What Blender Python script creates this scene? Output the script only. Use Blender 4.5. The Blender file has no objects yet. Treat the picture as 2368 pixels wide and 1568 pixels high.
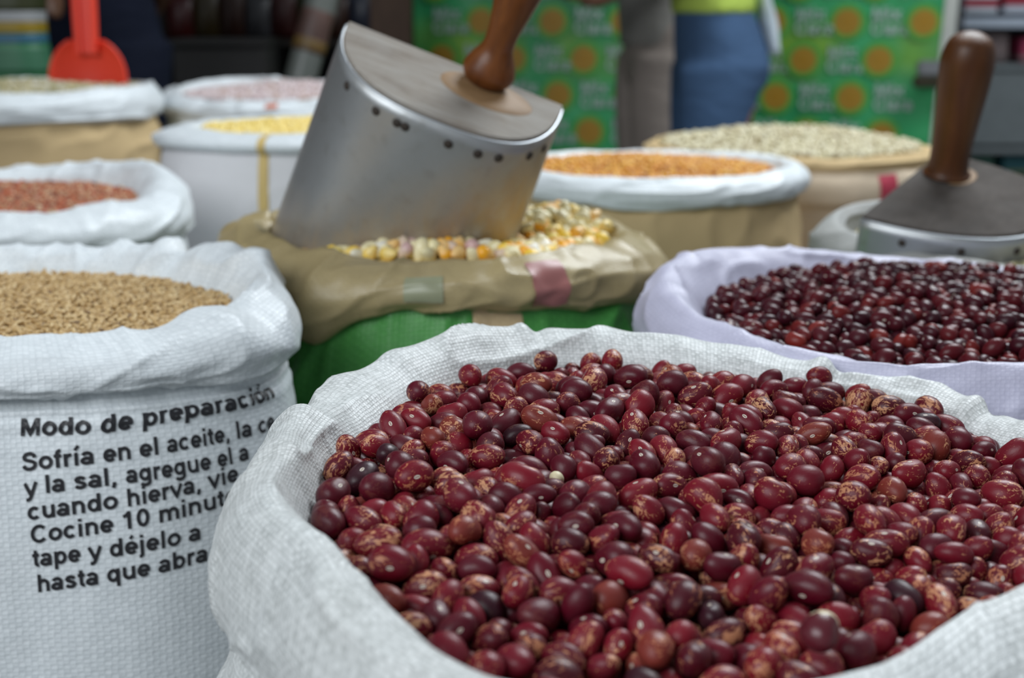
import bpy, bmesh, math, random
import numpy as np
from mathutils import Vector, Matrix, Quaternion

# ------------------------------------------------------------ camera, world, lights, exposure
sc = bpy.context.scene
COL = sc.collection
HC = 0.95                                    # camera height above the market floor (m)
FPX = 35 / 23.6 * 2368
PITCH = math.atan(769 / FPX)
SP, CP = math.sin(PITCH), math.cos(PITCH)
cam_d = bpy.data.cameras.new('camera')
cam = bpy.data.objects.new('camera', cam_d)
COL.objects.link(cam)
cam.location = (0, 0, HC)
cam.rotation_euler = (math.pi / 2 - PITCH, 0, 0)
cam_d.sensor_width = 23.6
cam_d.lens = 35
cam_d.clip_start = 0.02
cam_d.dof.use_dof = True
cam_d.dof.focus_distance = 0.665
cam_d.dof.aperture_fstop = 6.4
sc.camera = cam
sc.view_settings.view_transform = 'Standard'
sc.view_settings.look = 'None'
sc.view_settings.gamma = 1
sc.view_settings.use_curve_mapping = False
sc.view_settings.exposure = 0.0
sc.cycles.use_denoising = True
sc.cycles.max_bounces = 6
sc.cycles.diffuse_bounces = 3
sc.cycles.glossy_bounces = 3
sc.cycles.caustics_reflective = False
sc.cycles.caustics_refractive = False

world = bpy.data.worlds.new('overcast')
sc.world = world
world.use_nodes = True
bgn = world.node_tree.nodes['Background']
bgn.inputs[0].default_value = (0.84, 0.92, 1.0, 1)
bgn.inputs[1].default_value = 0.235

def area_light(name, loc, target, size, power, color):
    d = bpy.data.lights.new(name, 'AREA')
    d.shape = 'RECTANGLE'; d.size, d.size_y = size
    d.energy = power; d.color = color
    o = bpy.data.objects.new(name, d); COL.objects.link(o)
    o.location = loc
    o.rotation_euler = (Vector(target) - Vector(loc)).to_track_quat('-Z', 'Y').to_euler()
    return o
area_light('roof_opening', (0.9, 2.3, 2.6), (0.1, 0.9, 0.75), (1.2, 0.8), 50, (0.90, 0.96, 1.0))
area_light('street_side_opening', (-1.35, -0.95, 2.15), (-0.1, 0.9, 0.75), (1.9, 1.3), 50, (0.92, 0.965, 1.0))
area_light('banner_fill', (1.9, 3.0, 2.9), (0.7, 4.5, 0.8), (1.2, 1.0), 34, (0.92, 0.97, 1.0))  # added fill light to brighten the banner, not a real opening

# ------------------------------------------------------------ helpers
ZB = 0.764                                   # level of the goods in the open sacks

def up(px, py, z):
    a = (px - 1184) / FPX; b = (py - 784) / FPX
    t = (HC - z) / (SP + b * CP)
    return Vector((a * t, (CP - b * SP) * t, z))

def upd(px, py, Y):
    a = (px - 1184) / FPX; b = (py - 784) / FPX
    t = Y / (CP - b * SP)
    return Vector((a * t, Y, HC - (SP + b * CP) * t))

def tag(o, label=None, cat=None, group=None, kind=None):
    if label: o['label'] = label
    if cat: o['category'] = cat
    if group: o['group'] = group
    if kind: o['kind'] = kind
    return o

def empty(name, loc=(0, 0, 0)):
    o = bpy.data.objects.new(name, None); COL.objects.link(o)
    o.location = loc; o.empty_display_size = 0.05
    return o

def mesh_obj(name, V, Fc, mat=None, parent=None, smooth=True, uv=None, attrs=None):
    me = bpy.data.meshes.new(name)
    me.from_pydata([tuple(v) for v in V], [], [tuple(f) for f in Fc])
    return finish(name, me, mat, parent, smooth, uv, attrs)

def finish(name, me, mat=None, parent=None, smooth=True, uv=None, attrs=None):
    if smooth and len(me.polygons):
        me.polygons.foreach_set('use_smooth', [True] * len(me.polygons))
    if uv is not None:
        ly = me.uv_layers.new(name='UVMap')
        li = np.empty(len(me.loops), np.int32); me.loops.foreach_get('vertex_index', li)
        ly.data.foreach_set('uv', np.asarray(uv, np.float32)[li].ravel())
    if attrs:
        for k, v in attrs.items():
            v = np.asarray(v, np.float32)
            if v.ndim == 2:
                a = me.attributes.new(k, 'FLOAT_VECTOR', 'POINT'); a.data.foreach_set('vector', v.ravel())
            else:
                a = me.attributes.new(k, 'FLOAT', 'POINT'); a.data.foreach_set('value', v)
    if mat is not None:
        for m in (mat if isinstance(mat, (list, tuple)) else [mat]): me.materials.append(m)
    o = bpy.data.objects.new(name, me); COL.objects.link(o)
    if parent is not None: o.parent = parent
    return o

def box_data(x0, x1, y0, y1, z0, z1, bev=0.0):
    bm = bmesh.new()
    bmesh.ops.create_cube(bm, size=1)
    for v in bm.verts:
        v.co = Vector((x0 + (v.co.x + .5) * (x1 - x0), y0 + (v.co.y + .5) * (y1 - y0), z0 + (v.co.z + .5) * (z1 - z0)))
    if bev: bmesh.ops.bevel(bm, geom=bm.edges[:], offset=bev, segments=2, affect='EDGES')
    me = bpy.data.meshes.new('box'); bm.to_mesh(me); bm.free()
    return me

def box(name, b, mat, parent=None, bev=0.0):
    me = box_data(*b, bev=bev); me.name = name
    return finish(name, me, mat, parent, smooth=False)

def lathe(name, prof, mat, parent=None, n=40, M=None, squash=1.0):
    V, Fc = [], []
    for (r, z) in prof:
        for i in range(n):
            t = 2 * math.pi * i / n
            V.append(Vector((r * math.cos(t), r * squash * math.sin(t), z)))
    for k in range(len(prof) - 1):
        for i in range(n):
            a, b = k * n + i, k * n + (i + 1) % n
            Fc.append((a, b, b + n, a + n))
    Fc.append(tuple(range(n))[::-1]); Fc.append(tuple((len(prof) - 1) * n + i for i in range(n)))
    if M is not None: V = [M @ v for v in V]
    return mesh_obj(name, V, Fc, mat, parent)

def smoothprof(pts, n=40):
    """Catmull-Rom through (r, z) points"""
    P = np.array([pts[0]] + list(pts) + [pts[-1]], float); out = []
    m = len(pts) - 1
    for k in range(n + 1):
        s = k / n * m; i = min(int(s), m - 1); f = s - i
        p0, p1, p2, p3 = P[i], P[i + 1], P[i + 2], P[i + 3]
        out.append(.5 * ((2 * p1) + (-p0 + p2) * f + (2 * p0 - 5 * p1 + 4 * p2 - p3) * f * f + (-p0 + 3 * p1 - 3 * p2 + p3) * f ** 3))
    return [(max(float(q[0]), 1e-4), float(q[1])) for q in out]

# ------------------------------------------------------------ node material helpers
class N:
    def __init__(s, name):
        s.m = bpy.data.materials.new(name); s.m.use_nodes = True
        s.t = s.m.node_tree; s.b = s.t.nodes['Principled BSDF']
    def new(s, ty, **kw):
        n = s.t.nodes.new(ty)
        for k, v in kw.items(): setattr(n, k, v)
        return n
    def link(s, a, b): s.t.links.new(a, b)
    def val(s, sock, v):
        if hasattr(v, 'is_linked') or hasattr(v, 'links'): s.link(v, sock)
        else: sock.default_value = v
    def math(s, op, a, b=0.0, clamp=False):
        n = s.new('ShaderNodeMath', operation=op); n.use_clamp = clamp
        s.val(n.inputs[0], a); s.val(n.inputs[1], b)
        return n.outputs[0]
    def vmath(s, op, a, b=(0, 0, 0)):
        n = s.new('ShaderNodeVectorMath', operation=op)
        s.val(n.inputs[0], a); s.val(n.inputs[1], b)
        return n.outputs[0]
    def mix(s, f, a, b, bt='MIX'):
        n = s.new('ShaderNodeMix', data_type='RGBA', blend_type=bt)
        s.val(n.inputs[0], f)
        s.val(n.inputs[6], a if not isinstance(a, tuple) else (*a, 1)[:4])
        s.val(n.inputs[7], b if not isinstance(b, tuple) else (*b, 1)[:4])
        return n.outputs[2]
    def noise(s, vec, scale, detail=2, rough=.5, dist=0.0, color=False):
        n = s.new('ShaderNodeTexNoise')
        if vec is not None: s.link(vec, n.inputs['Vector'])
        n.inputs['Scale'].default_value = scale; n.inputs['Detail'].default_value = detail
        n.inputs['Roughness'].default_value = rough; n.inputs['Distortion'].default_value = dist
        return n.outputs['Color' if color else 'Fac']
    def ramp(s, fac, stops, interp='LINEAR'):
        n = s.new('ShaderNodeValToRGB'); n.color_ramp.interpolation = interp
        while len(n.color_ramp.elements) < len(stops): n.color_ramp.elements.new(.5)
        for e, (p, c) in zip(n.color_ramp.elements, stops):
            e.position = p; e.color = (*c, 1) if len(c) == 3 else c
        s.val(n.inputs[0], fac)
        return n.outputs[0]
    def maprange(s, v, a, b, c=0.0, d=1.0):
        n = s.new('ShaderNodeMapRange'); s.val(n.inputs[0], v)
        for i, x in enumerate((a, b, c, d)): s.val(n.inputs[i + 1], x)
        return n.outputs[0]
    def bump(s, h, strength=.5, dist=.001, prev=None):
        n = s.new('ShaderNodeBump'); n.inputs['Strength'].default_value = strength
        n.inputs['Distance'].default_value = dist; s.val(n.inputs['Height'], h)
        if prev is not None: s.link(prev, n.inputs['Normal'])
        return n.outputs[0]
    def out(s, color=None, rough=None, metal=None, normal=None, spec=None, **kw):
        i = s.b.inputs
        if color is not None: s.val(i['Base Color'], (*color, 1) if isinstance(color, tuple) and len(color) == 3 else color)
        if rough is not None: s.val(i['Roughness'], rough)
        if metal is not None: s.val(i['Metallic'], metal)
        if spec is not None: s.val(i['Specular IOR Level'], spec)
        if normal is not None: s.link(normal, i['Normal'])
        for k, v in kw.items(): s.val(i[k.replace('_', ' ')], v)
        return s.m

def plain(name, c, rough=.6, metal=0.0, nscale=30, var=.15, bump=0.0):
    n = N(name); tc = n.new('ShaderNodeTexCoord').outputs['Object']
    f = n.noise(tc, nscale, 3)
    col = n.mix(f, tuple(x * (1 - var) for x in c), tuple(min(1, x * (1 + var)) for x in c))
    nm = n.bump(f, .5, bump) if bump else None
    return n.out(col, rough, metal, nm)

def weave(name, c_hi, c_lo, p=.0023, rough=.45, bump=.0003, contrast=1.0, dirt=.12, spec=.5):
    """woven plastic tape cloth; UV is in metres"""
    n = N(name); uv = n.new('ShaderNodeUVMap').outputs[0]
    warp = n.noise(uv, 60, 2, color=True)
    uvw = n.vmath('ADD', uv, n.vmath('MULTIPLY', n.vmath('SUBTRACT', warp, (.5, .5, .5)), (.0022, .0022, 0)))
    sx = n.new('ShaderNodeSeparateXYZ'); n.link(uvw, sx.inputs[0])
    su = n.math('SINE', n.math('MULTIPLY', sx.outputs[0], math.pi / p))
    sv = n.math('SINE', n.math('MULTIPLY', sx.outputs[1], math.pi / p))
    h = n.maprange(n.math('MULTIPLY', su, sv), -.34, .34, -1, 1)                       # over / under
    gap = n.math('MULTIPLY', n.math('POWER', n.math('ABSOLUTE', su), .35), n.math('POWER', n.math('ABSOLUTE', sv), .35))
    big = n.noise(uv, 9, 3); fine = n.noise(uv, 900, 2)
    # a tape here and there is brighter than its neighbour
    cell = n.new('ShaderNodeTexWhiteNoise', noise_dimensions='2D')
    fl = n.new('ShaderNodeVectorMath', operation='FLOOR'); n.link(n.vmath('MULTIPLY', uvw, (1 / p, 1 / p, 0)), fl.inputs[0])
    n.link(fl.outputs[0], cell.inputs[0])
    k = n.math('ADD', n.math('MULTIPLY', h, .11 * contrast), n.math('MULTIPLY', n.math('SUBTRACT', cell.outputs[0], .5), .45 * contrast))
    k = n.math('ADD', k, n.math('MULTIPLY', n.math('SUBTRACT', gap, .75), .55 * contrast))
    k = n.math('ADD', k, .6, clamp=True)
    st1 = n.noise(n.vmath('MULTIPLY', uvw, (1 / p * .9, 26, 0)), 1.0, 2); st2 = n.noise(n.vmath('MULTIPLY', uvw, (26, 1 / p * .9, 0)), 1.0, 2)
    k = n.math('ADD', k, n.math('MULTIPLY', n.math('SUBTRACT', n.math('ADD', st1, st2), 1.0), .9 * contrast), clamp=True)
    col = n.mix(k, c_lo, c_hi)
    col = n.mix(n.maprange(big, .45, .75, 0, dirt), col, (.30, .27, .22))
    nm = n.bump(n.math('ADD', n.math('ADD', n.math('MULTIPLY', h, .35), gap), n.math('MULTIPLY', n.math('ADD', fine, n.math('ADD', st1, st2)), .5)), .55, bump)
    r = n.math('ADD', rough - .08, n.math('MULTIPLY', fine, .16))
    return n.out(col, r, 0.0, nm, spec)

# ------------------------------------------------------------ smooth random fields (numpy)
def vnoise(u, v, nu, nv, seed, periodic=True):
    r = np.random.RandomState(seed).rand(nu, nv + 2)
    x = (u % 1.0) * nu; y = np.clip(v, 0, .99999) * nv
    i = np.floor(x).astype(int); j = np.floor(y).astype(int)
    fx = x - i; fy = y - j
    fx = fx * fx * (3 - 2 * fx); fy = fy * fy * (3 - 2 * fy)
    i0, i1 = i % nu, (i + 1) % nu
    return (r[i0, j] * (1 - fx) + r[i1, j] * fx) * (1 - fy) + (r[i0, j + 1] * (1 - fx) + r[i1, j + 1] * fx) * fy

def per(d, scale=1.0):
    """periodic smooth interpolation of {degrees: value}"""
    if not isinstance(d, dict): return lambda th: np.full_like(np.asarray(th, float), d)
    ks = sorted(((k + 180) % 360 - 180, v) for k, v in d.items())
    a = np.array([k for k, _ in ks], float); b = np.array([v for _, v in ks], float)
    A = np.concatenate([a - 360, a, a + 360]); B = np.tile(b, 3)
    m = np.gradient(B, A)
    def f(th):
        x = (np.degrees(np.asarray(th, float)) + 180) % 360 - 180
        i = np.clip(np.searchsorted(A, x) - 1, 0, len(A) - 2)
        h = A[i + 1] - A[i]; t = (x - A[i]) / h
        return ((2 * t ** 3 - 3 * t ** 2 + 1) * B[i] + (t ** 3 - 2 * t ** 2 + t) * h * m[i] + (-2 * t ** 3 + 3 * t ** 2) * B[i + 1] + (t ** 3 - t ** 2) * h * m[i + 1]) * scale
    return f

def loftgrid(ctrl, S):
    """ctrl (N,M,2) -> (N,S,2) Catmull-Rom along M"""
    Nn, M, _ = ctrl.shape
    P = np.concatenate([ctrl[:, :1], ctrl, ctrl[:, -1:]], 1)
    out = np.empty((Nn, S, 2))
    for k in range(S):
        s = k / (S - 1) * (M - 1); i = min(int(s), M - 2); f = s - i
        p0, p1, p2, p3 = P[:, i], P[:, i + 1], P[:, i + 2], P[:, i + 3]
        out[:, k] = .5 * (2 * p1 + (p2 - p0) * f + (2 * p0 - 5 * p1 + 4 * p2 - p3) * f * f + (3 * p1 - p0 - 3 * p2 + p3) * f ** 3)
    return out

class Surf:
    """closed ring surface given by (dr, z) profiles round a centre, with cloth wrinkles"""
    def __init__(s, c, rin, prof, Nn, S, seed, wr=.002, coarse=1.0, fold=None, ramp=None):
        th = np.linspace(0, 2 * np.pi, Nn, endpoint=False)
        ctrl = np.stack([np.stack([rin(th) + np.broadcast_to(dr(th) if callable(dr) else dr, th.shape),
                                   np.broadcast_to(z(th) if callable(z) else z, th.shape)], -1) for dr, z in prof], 1)
        g = loftgrid(ctrl, S)
        T = np.linspace(0, 1, S)[None, :].repeat(Nn, 0); U = (th / (2 * np.pi))[:, None].repeat(S, 1)
        # wrinkles: soft folds running over the rim + smaller crumples
        a = vnoise(U + .06 * vnoise(U, T, 9, 3, seed + 9), T, int(26 * coarse), 3, seed) - .5
        b = 1 - np.abs(2 * vnoise(U + .03 * T, T, int(40 * coarse), 5, seed + 1) - 1)
        c2 = vnoise(U, T, int(90 * coarse), 14, seed + 2) - .5
        c3 = 1 - np.abs(2 * vnoise(U + .12 * T, T, int(17 * coarse), 6, seed + 4) - 1)
        mask = vnoise(U, T, 7, 2, seed + 3)
        disp = wr * (1.5 * a + 1.3 * (b ** 4 - .15) * mask + .45 * c2 + 1.4 * (c3 ** 6) * (1 - mask))
        if fold is not None: disp = disp + fold(th[:, None], T)
        d = np.gradient(g, axis=1); ln = np.linalg.norm(d, axis=2, keepdims=True) + 1e-9
        nrm = np.stack([-d[..., 1], d[..., 0]], -1) / ln        # left of travel
        env = np.ones_like(T) if ramp is None else ramp(T)
        g = g + nrm * (disp * env)[..., None]
        s.P = np.stack([c[0] + g[..., 0] * np.cos(th)[:, None], c[1] + g[..., 0] * np.sin(th)[:, None], g[..., 1]], -1)
        R = float(np.mean(rin(th)))
        seg = np.linalg.norm(np.diff(g, axis=1), axis=2)
        v = np.concatenate([np.zeros((Nn, 1)), np.cumsum(seg, 1)], 1)
        s.L = float(v[:, -1].mean()); s.R = R
        s.V = v.mean(0)[None, :].repeat(Nn, 0); s.U = (th * R)[:, None].repeat(S, 1); s.N, s.S = Nn, S
        s.c = c
    def build(s, name, mat, parent, org=(0, 0, 0)):
        Nn, S = s.N, s.S
        P = np.concatenate([s.P, s.P[:1]], 0); U = np.concatenate([s.U, s.U[:1] + 2 * math.pi * s.R], 0); Vv = np.concatenate([s.V, s.V[:1]], 0)
        V = (P - np.array(org)).reshape(-1, 3)
        i, j = np.meshgrid(np.arange(Nn), np.arange(S - 1), indexing='ij')
        a = (i * S + j).ravel(); b = a + 1; c = a + S + 1; d = a + S
        return mesh_obj(name, V, np.stack([d, c, b, a], 1).tolist(), mat, parent, uv=np.stack([U, Vv], -1).reshape(-1, 2))
    def at(s, th, v, off=0.0):
        """point on the surface at angle th, arc length v (arrays), offset outward"""
        x = (np.asarray(th) / (2 * np.pi) % 1.0) * s.N; y = np.interp(v, s.V[0], np.arange(s.S))
        i = np.floor(x).astype(int) % s.N; fx = (x - np.floor(x))[..., None]; j = np.clip(np.floor(y).astype(int), 0, s.S - 2); fy = (y - j)[..., None]
        i1 = (i + 1) % s.N
        A, B, C, D = s.P[i, j], s.P[i1, j], s.P[i, j + 1], s.P[i1, j + 1]
        p = (A * (1 - fx) + B * fx) * (1 - fy) + (C * (1 - fx) + D * fx) * fy
        n = np.cross((B - A), (C - A)); n /= np.linalg.norm(n, axis=-1, keepdims=True) + 1e-12
        out = p - np.array([s.c[0], s.c[1], 0]); out[..., 2] = 0
        sg = np.sign((n * out).sum(-1, keepdims=True))
        return p + n * sg * off

# ------------------------------------------------------------ materials of the sacks
M_white = weave('white_woven_plastic', (.84, .89, .92), (.64, .69, .72), p=.0026, contrast=.8, rough=.42, bump=.00035)
M_front = weave('grey_white_woven_plastic', (.80, .83, .83), (.46, .485, .48), p=.0019, contrast=1.15, rough=.5, bump=.0004, dirt=.2)
M_lilac = weave('lilac_woven_plastic', (.60, .59, .74), (.46, .455, .60), p=.0022, contrast=.5, bump=.0002, dirt=.05)
M_khaki = weave('khaki_bag_plastic', (.43, .34, .17), (.33, .255, .125), p=.0020, contrast=.5, rough=.36, bump=.0002, dirt=.1, spec=.5)
M_green = weave('green_woven_plastic', (.075, .32, .065), (.045, .22, .045), p=.003, contrast=.6, rough=.38, bump=.0004, dirt=.04, spec=.3)
M_tanpl = weave('tan_stripe_plastic', (.62, .47, .27), (.48, .35, .19), p=.003, contrast=.5, rough=.5, bump=.0003)
M_paper = weave('brown_sack_cloth', (.62, .46, .25), (.52, .38, .20), p=.002, contrast=.3, rough=.8, bump=.0002, dirt=.05, spec=.2)
M_pale = weave('pale_sack_cloth', (.80, .66, .50), (.66, .52, .37), p=.0025, contrast=.3, rough=.7, bump=.0002, dirt=.05, spec=.3)
M_grey = weave('dusty_grey_cloth', (.42, .43, .42), (.30, .30, .29), p=.0024, contrast=.5, rough=.6, bump=.0003, dirt=.3)
M_cotton = weave('white_striped_cloth', (.78, .77, .79), (.68, .67, .69), p=.0025, contrast=.3, rough=.8, bump=.0002, dirt=.05, spec=.2)
M_red = plain('faded_red_print', (.50, .05, .09), .5)
M_rose = plain('rose_print', (.34, .13, .12), .4)
M_mint = plain('mint_print', (.29, .30, .19), .35)
M_yel = plain('yellow_stripe', (.62, .45, .16), .6)
M_ink = plain('black_ink', (.018, .018, .022), .45, var=.3, nscale=400)
M_dark = plain('bean_gap_shade', (.03, .01, .012), .8)

def sack(name, label, c, rin, zc, cd, hz, od, oz, m_cuff, m_body, seed, wr=.002, Nn=300, S=70, coarse=1.0, fold=None,
         bseed=None, group=None, body_pts=None, body_wr=None, bodyN=None, bfold=None, inner=-.045):
    rin, cd, hz, od, oz, zc = (per(x) for x in (rin, cd, hz, od, oz, zc))
    root = empty(name, (c[0], c[1], 0)); tag(root, label, 'sack', group)
    L = lambda f: (lambda th: f(th))
    prof = [
        (-.014, lambda t: zc(t) + inner),
        (-.002, lambda t: zc(t) - .010),
        (lambda t: .45 * cd(t), lambda t: zc(t) * .40 + hz(t) * .60),
        (lambda t: cd(t), lambda t: hz(t)),
        (lambda t: cd(t) + .70 * (od(t) - cd(t)), lambda t: hz(t) - .22 * (hz(t) - oz(t))),
        (lambda t: od(t), lambda t: hz(t) * .42 + oz(t) * .58),
        (lambda t: od(t) - .003, lambda t: hz(t) * .08 + oz(t) * .92),
        (lambda t: od(t) - .010, lambda t: oz(t) - .0005),
        (lambda t: od(t) - .020, lambda t: oz(t) + .006),
    ]
    env = lambda T: np.clip(T * 5, 0, 1) * np.clip((1 - T) * 6, .2, 1)
    cuff = Surf(c, rin, prof, Nn, S, seed, wr, coarse, fold, env)
    cuff.build('cuff', m_cuff, root, (c[0], c[1], 0))
    bp = body_pts or [(-.024, .012), (-.012, -.006), (-.005, -.05), (-.003, -.14)]
    prof = [((lambda t, a=a: od(t) + a), (lambda t, b=b: oz(t) + b)) for a, b in bp]
    rm = .945 * float(np.mean(rin(np.linspace(0, 6.28, 60)) + od(np.linspace(0, 6.28, 60))))
    prof += [(lambda t: .5 * (od(t) + rin(t)) * 0 + od(t) * .6 + .4 * (rm - rin(t)) - .003, .38),
             (lambda t: rm - rin(t) - .004, .20), (lambda t: rm - rin(t) - .008, .05), (lambda t: rm - rin(t) - .04, .004)]
    body = Surf(c, rin, prof, bodyN or Nn, 90, seed + 50, wr if body_wr is None else body_wr, coarse, bfold, lambda T: np.clip(T * 12, .2, 1))
    body.build('body', m_body, root, (c[0], c[1], 0))
    root_c = dict(root=root, cuff=cuff, body=body, c=c, rin=rin)
    return root_c

def patch(s, name, surf, th0, th1, v0, v1, mat, off=.0006, nu=16, nv=24):
    """a strip of another colour lying on the cloth: a thin sheet that follows it"""
    th = np.radians(np.linspace(th0, th1, nu)); v = np.linspace(v0, v1, nv)
    A, B = np.meshgrid(th, v, indexing='ij')
    P = surf.at(A.ravel(), B.ravel(), off) - np.array([s['c'][0], s['c'][1], 0])
    i, j = np.meshgrid(np.arange(nu - 1), np.arange(nv - 1), indexing='ij'); a = (i * nv + j).ravel()
    return mesh_obj(name, P, np.stack([a, a + nv, a + nv + 1, a + 1], 1).tolist(), mat, s['root'],
                    uv=np.stack([A.ravel() * surf.R, B.ravel()], -1))

# ------------------------------------------------------------ the sacks
FR_R = {0:.162,30:.165,50:.17,66:.165,83:.17,94:.178,114:.186,132:.175,151:.158,172:.160,-169:.163,-149:.180,-134:.19,-124:.208,-117:.22,-100:.222,-86:.203,-76:.176,-60:.162,-30:.155}
def ffold(th, T):
    d = np.degrees(th)
    def g(c, w): return np.exp(-(((d - c + 180) % 360 - 180) / w) ** 2)
    e = np.exp(-((T - .45) / .25) ** 2)
    return .0015 * g(168, 5) * e - .002 * g(160, 3) * e + .002 * g(136, 2.5) * e + .003 * g(112, 1.2) * e - .003 * g(110, 1.4) * e \
        + .004 * g(66, 1.6) * e - .004 * g(63, 1.6) * e + .0035 * g(41, 1.5) * e - .003 * g(38, 1.6) * e + .003 * g(31, 1.4) * e \
        + .004 * g(-58, 4) * e + .003 * g(168, 2) * e
front = sack('woven_sack', 'nearest open greyish-white woven sack, full of speckled dark red beans, rim rolled outward',
             (.085, .60), FR_R,
             {0: ZB - .026, 40: ZB - .014, 66: ZB - .008, 90: ZB, 120: ZB + .002, 180: ZB, -120: ZB - .002, -90: ZB - .016, -60: ZB - .036, -25: ZB - .036},
             {0: .022, 50: .024, 90: .028, 132: .028, 152: .034, 172: .019, -163: .016, -135: .020, -108: .02, -88: .010, -60: .009, -30: .012},
             {0: ZB - .004, 27: ZB - .006, 50: ZB - .003, 66: ZB, 80: ZB + .005, 95: ZB + .0135, 105: ZB + .016, 132: ZB + .019, 143: ZB + .015, 152: ZB + .009, 172: ZB + .014,
              -163: ZB + .017, -135: ZB + .020, -110: ZB + .013, -86: ZB + .008, -60: ZB + .010, -30: ZB + .004},
             {0: .034, 45: .030, 70: .034, 92: .042, 132: .042, 152: .048, 172: .033, -172: .036, -163: .038, -149: .033, -135: .036, -100: .045, -60: .042},
             {0: ZB - .045, 90: ZB - .04, 150: ZB - .035, 180: ZB - .036, -155: ZB - .034, -130: ZB - .030, -100: ZB - .035, -60: ZB - .045},
             M_front, M_front, 11, wr=.0030, Nn=720, S=110, fold=ffold, body_pts=[(-.024, .012), (-.013, -.004), (-.003, -.024), (.005, -.055), (.006, -.14)])

kid = sack('woven_sack', 'lilac-white woven sack open behind the nearest one, full of glossy dark kidney beans',
           (.30, .96), {180:.177,165:.172,137:.17,115:.17,85:.175,59:.17,0:.18,-60:.178,-99:.178,-125:.203,-133:.207,-144:.198,-165:.183},
           {0: ZB - .006, 90: ZB - .004, 180: ZB - .004, -90: ZB - .004},
           {0: .02, 85: .02, 115: .022, 155: .028, 180: .026, -140: .016, -99: .014},
           {0: ZB - .002, 60: ZB - .008, 88: ZB - .005, 115: ZB + .007, 155: ZB + .018, 180: ZB + .014, -150: ZB + .008, -120: ZB + .003, -99: ZB + .004, -50: ZB + .004},
           {0: .035, 90: .034, 115: .036, 155: .044, 180: .042, -155: .040, -140: .030, -125: .019, -110: .021, -97: .027, -80: .036},
           {0: ZB - .04, 90: ZB - .04, 155: ZB - .028, 180: ZB - .035, -120: ZB - .04},
           M_lilac, M_lilac, 23, wr=.0026, Nn=420)

def wfold(th, T):
    d = np.degrees(th)
    def g(c, w): return np.exp(-(((d - c + 180) % 360 - 180) / w) ** 2)
    e = np.exp(-((T - .5) / .25) ** 2)
    return .008 * g(62, 4) * e - .008 * g(54, 4) * e + .005 * g(78, 3) * e + .004 * g(20, 4) * e - .004 * g(-28, 3) * e + .005 * g(-38, 4) * e
def crease(th, T):
    deg = (np.degrees(th) + 180) % 360 - 180
    down = T * .80                                          # roughly metres down the cloth
    slant = deg + 66 - (down - .032) * 500
    near = np.exp(-((deg + 66) / 7) ** 2)
    pleat = .0045 * np.exp(-(slant / 1.6) ** 2) * near - .003 * np.exp(-((slant + 3.2) / 2.0) ** 2) * near
    return pleat + .0009 * np.sin(down * 520 + .02 * deg) * np.exp(-((down - .17) / .05) ** 2)
wheat = sack('woven_sack', 'white woven sack of husked wheat printed with black cooking instructions in Spanish',
             (-.31, .955), {0: .134, 30: .112, 60: .105, 85: .105, 120: .115, 150: .14, 180: .15, -140: .145, -100: .130, -77: .128, -50: .142, -27: .143},
             {0: ZB, 90: ZB + .002, -90: ZB},
             {0: .020, 30: .030, 60: .03, 85: .03, 120: .03, 180: .025, -120: .02, -77: .012, -50: .018, -27: .024, -16: .024},
             {0: ZB + .022, 30: ZB + .024, 60: ZB + .020, 85: ZB + .016, 120: ZB + .016, 180: ZB + .01, -120: ZB + .004, -77: ZB + .004, -50: ZB + .010, -27: ZB + .016},
             {0: .034, 30: .046, 60: .048, 90: .048, 120: .045, 180: .045, -120: .045, -77: .043, -50: .050, -27: .056, -14: .046},
             {0: ZB - .02, 90: ZB - .02, 180: ZB - .03, -120: ZB - .028, -77: ZB - .020, -50: ZB - .019, -27: ZB - .019, -14: ZB - .018},
             M_white, M_white, 37, wr=.0034, Nn=420, fold=wfold, body_wr=.0012, bfold=crease,
             body_pts=[(-.024, .012), (-.014, -.004), (-.006, -.03), (-.001, -.12)])

redg = sack('woven_sack', 'small white woven sack of reddish-brown grain behind the wheat sack',
            (-.52, 1.51), .140, ZB - .003,
            {0: .03, 90: .03, 180: .03, -90: .018}, {0: ZB + .008, 30: ZB + .022, 60: ZB + .020, 90: ZB + .016, 180: ZB + .008, -90: ZB, -45: ZB + .001},
            {0: .056, 60: .05, 90: .045, 180: .05, -90: .050, -40: .056}, {0: ZB - .035, 90: ZB - .03, -90: ZB - .030},
            M_white, M_white, 41, wr=.0042, Nn=280, coarse=.8)

def kfold(th, T):
    d = np.degrees(th)
    def g(c, w): return np.exp(-(((d - c + 180) % 360 - 180) / w) ** 2)
    return .006 * g(-128, 5) * (T > .5) * (T - .5) + .004 * g(145, 3) - .004 * g(138, 3) + .003 * g(155, 3) + .012 * g(-118, 6) * np.exp(-((T - .85) / .1) ** 2)
khaki = sack('woven_sack', 'green woven sack with a thick khaki plastic cuff, full of mixed white and yellow corn',
             (-.055, 1.17), .132, {0: ZB + .006, 90: ZB + .006, -90: ZB + .010},
             {0: .016, 90: .016, 180: .016, -90: .012},
             {0: ZB + .012, 40: ZB + .016, 90: ZB + .012, 130: ZB + .020, 160: ZB + .022, 180: ZB + .022, -150: ZB + .022, -115: ZB + .016, -90: ZB + .0155, -50: ZB + .018, -20: ZB + .017},
             {0: .044, 90: .038, 180: .044, -90: .036, -45: .040, -135: .042},
             {0: ZB - .025, 90: ZB - .02, 180: ZB - .024, -150: ZB - .030, -128: ZB - .037, -112: ZB - .024, -95: ZB - .013, -70: ZB - .016, -40: ZB - .020},
             M_khaki, M_green, 53, wr=.0042, Nn=360, fold=kfold,
             body_pts=[(-.020, .012), (-.010, -.010), (.000, -.06), (.006, -.14)], body_wr=.005)
patch(khaki, 'tan_stripe', khaki['body'], -80, -67, .006, .40, M_tanpl, .0012)
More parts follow.
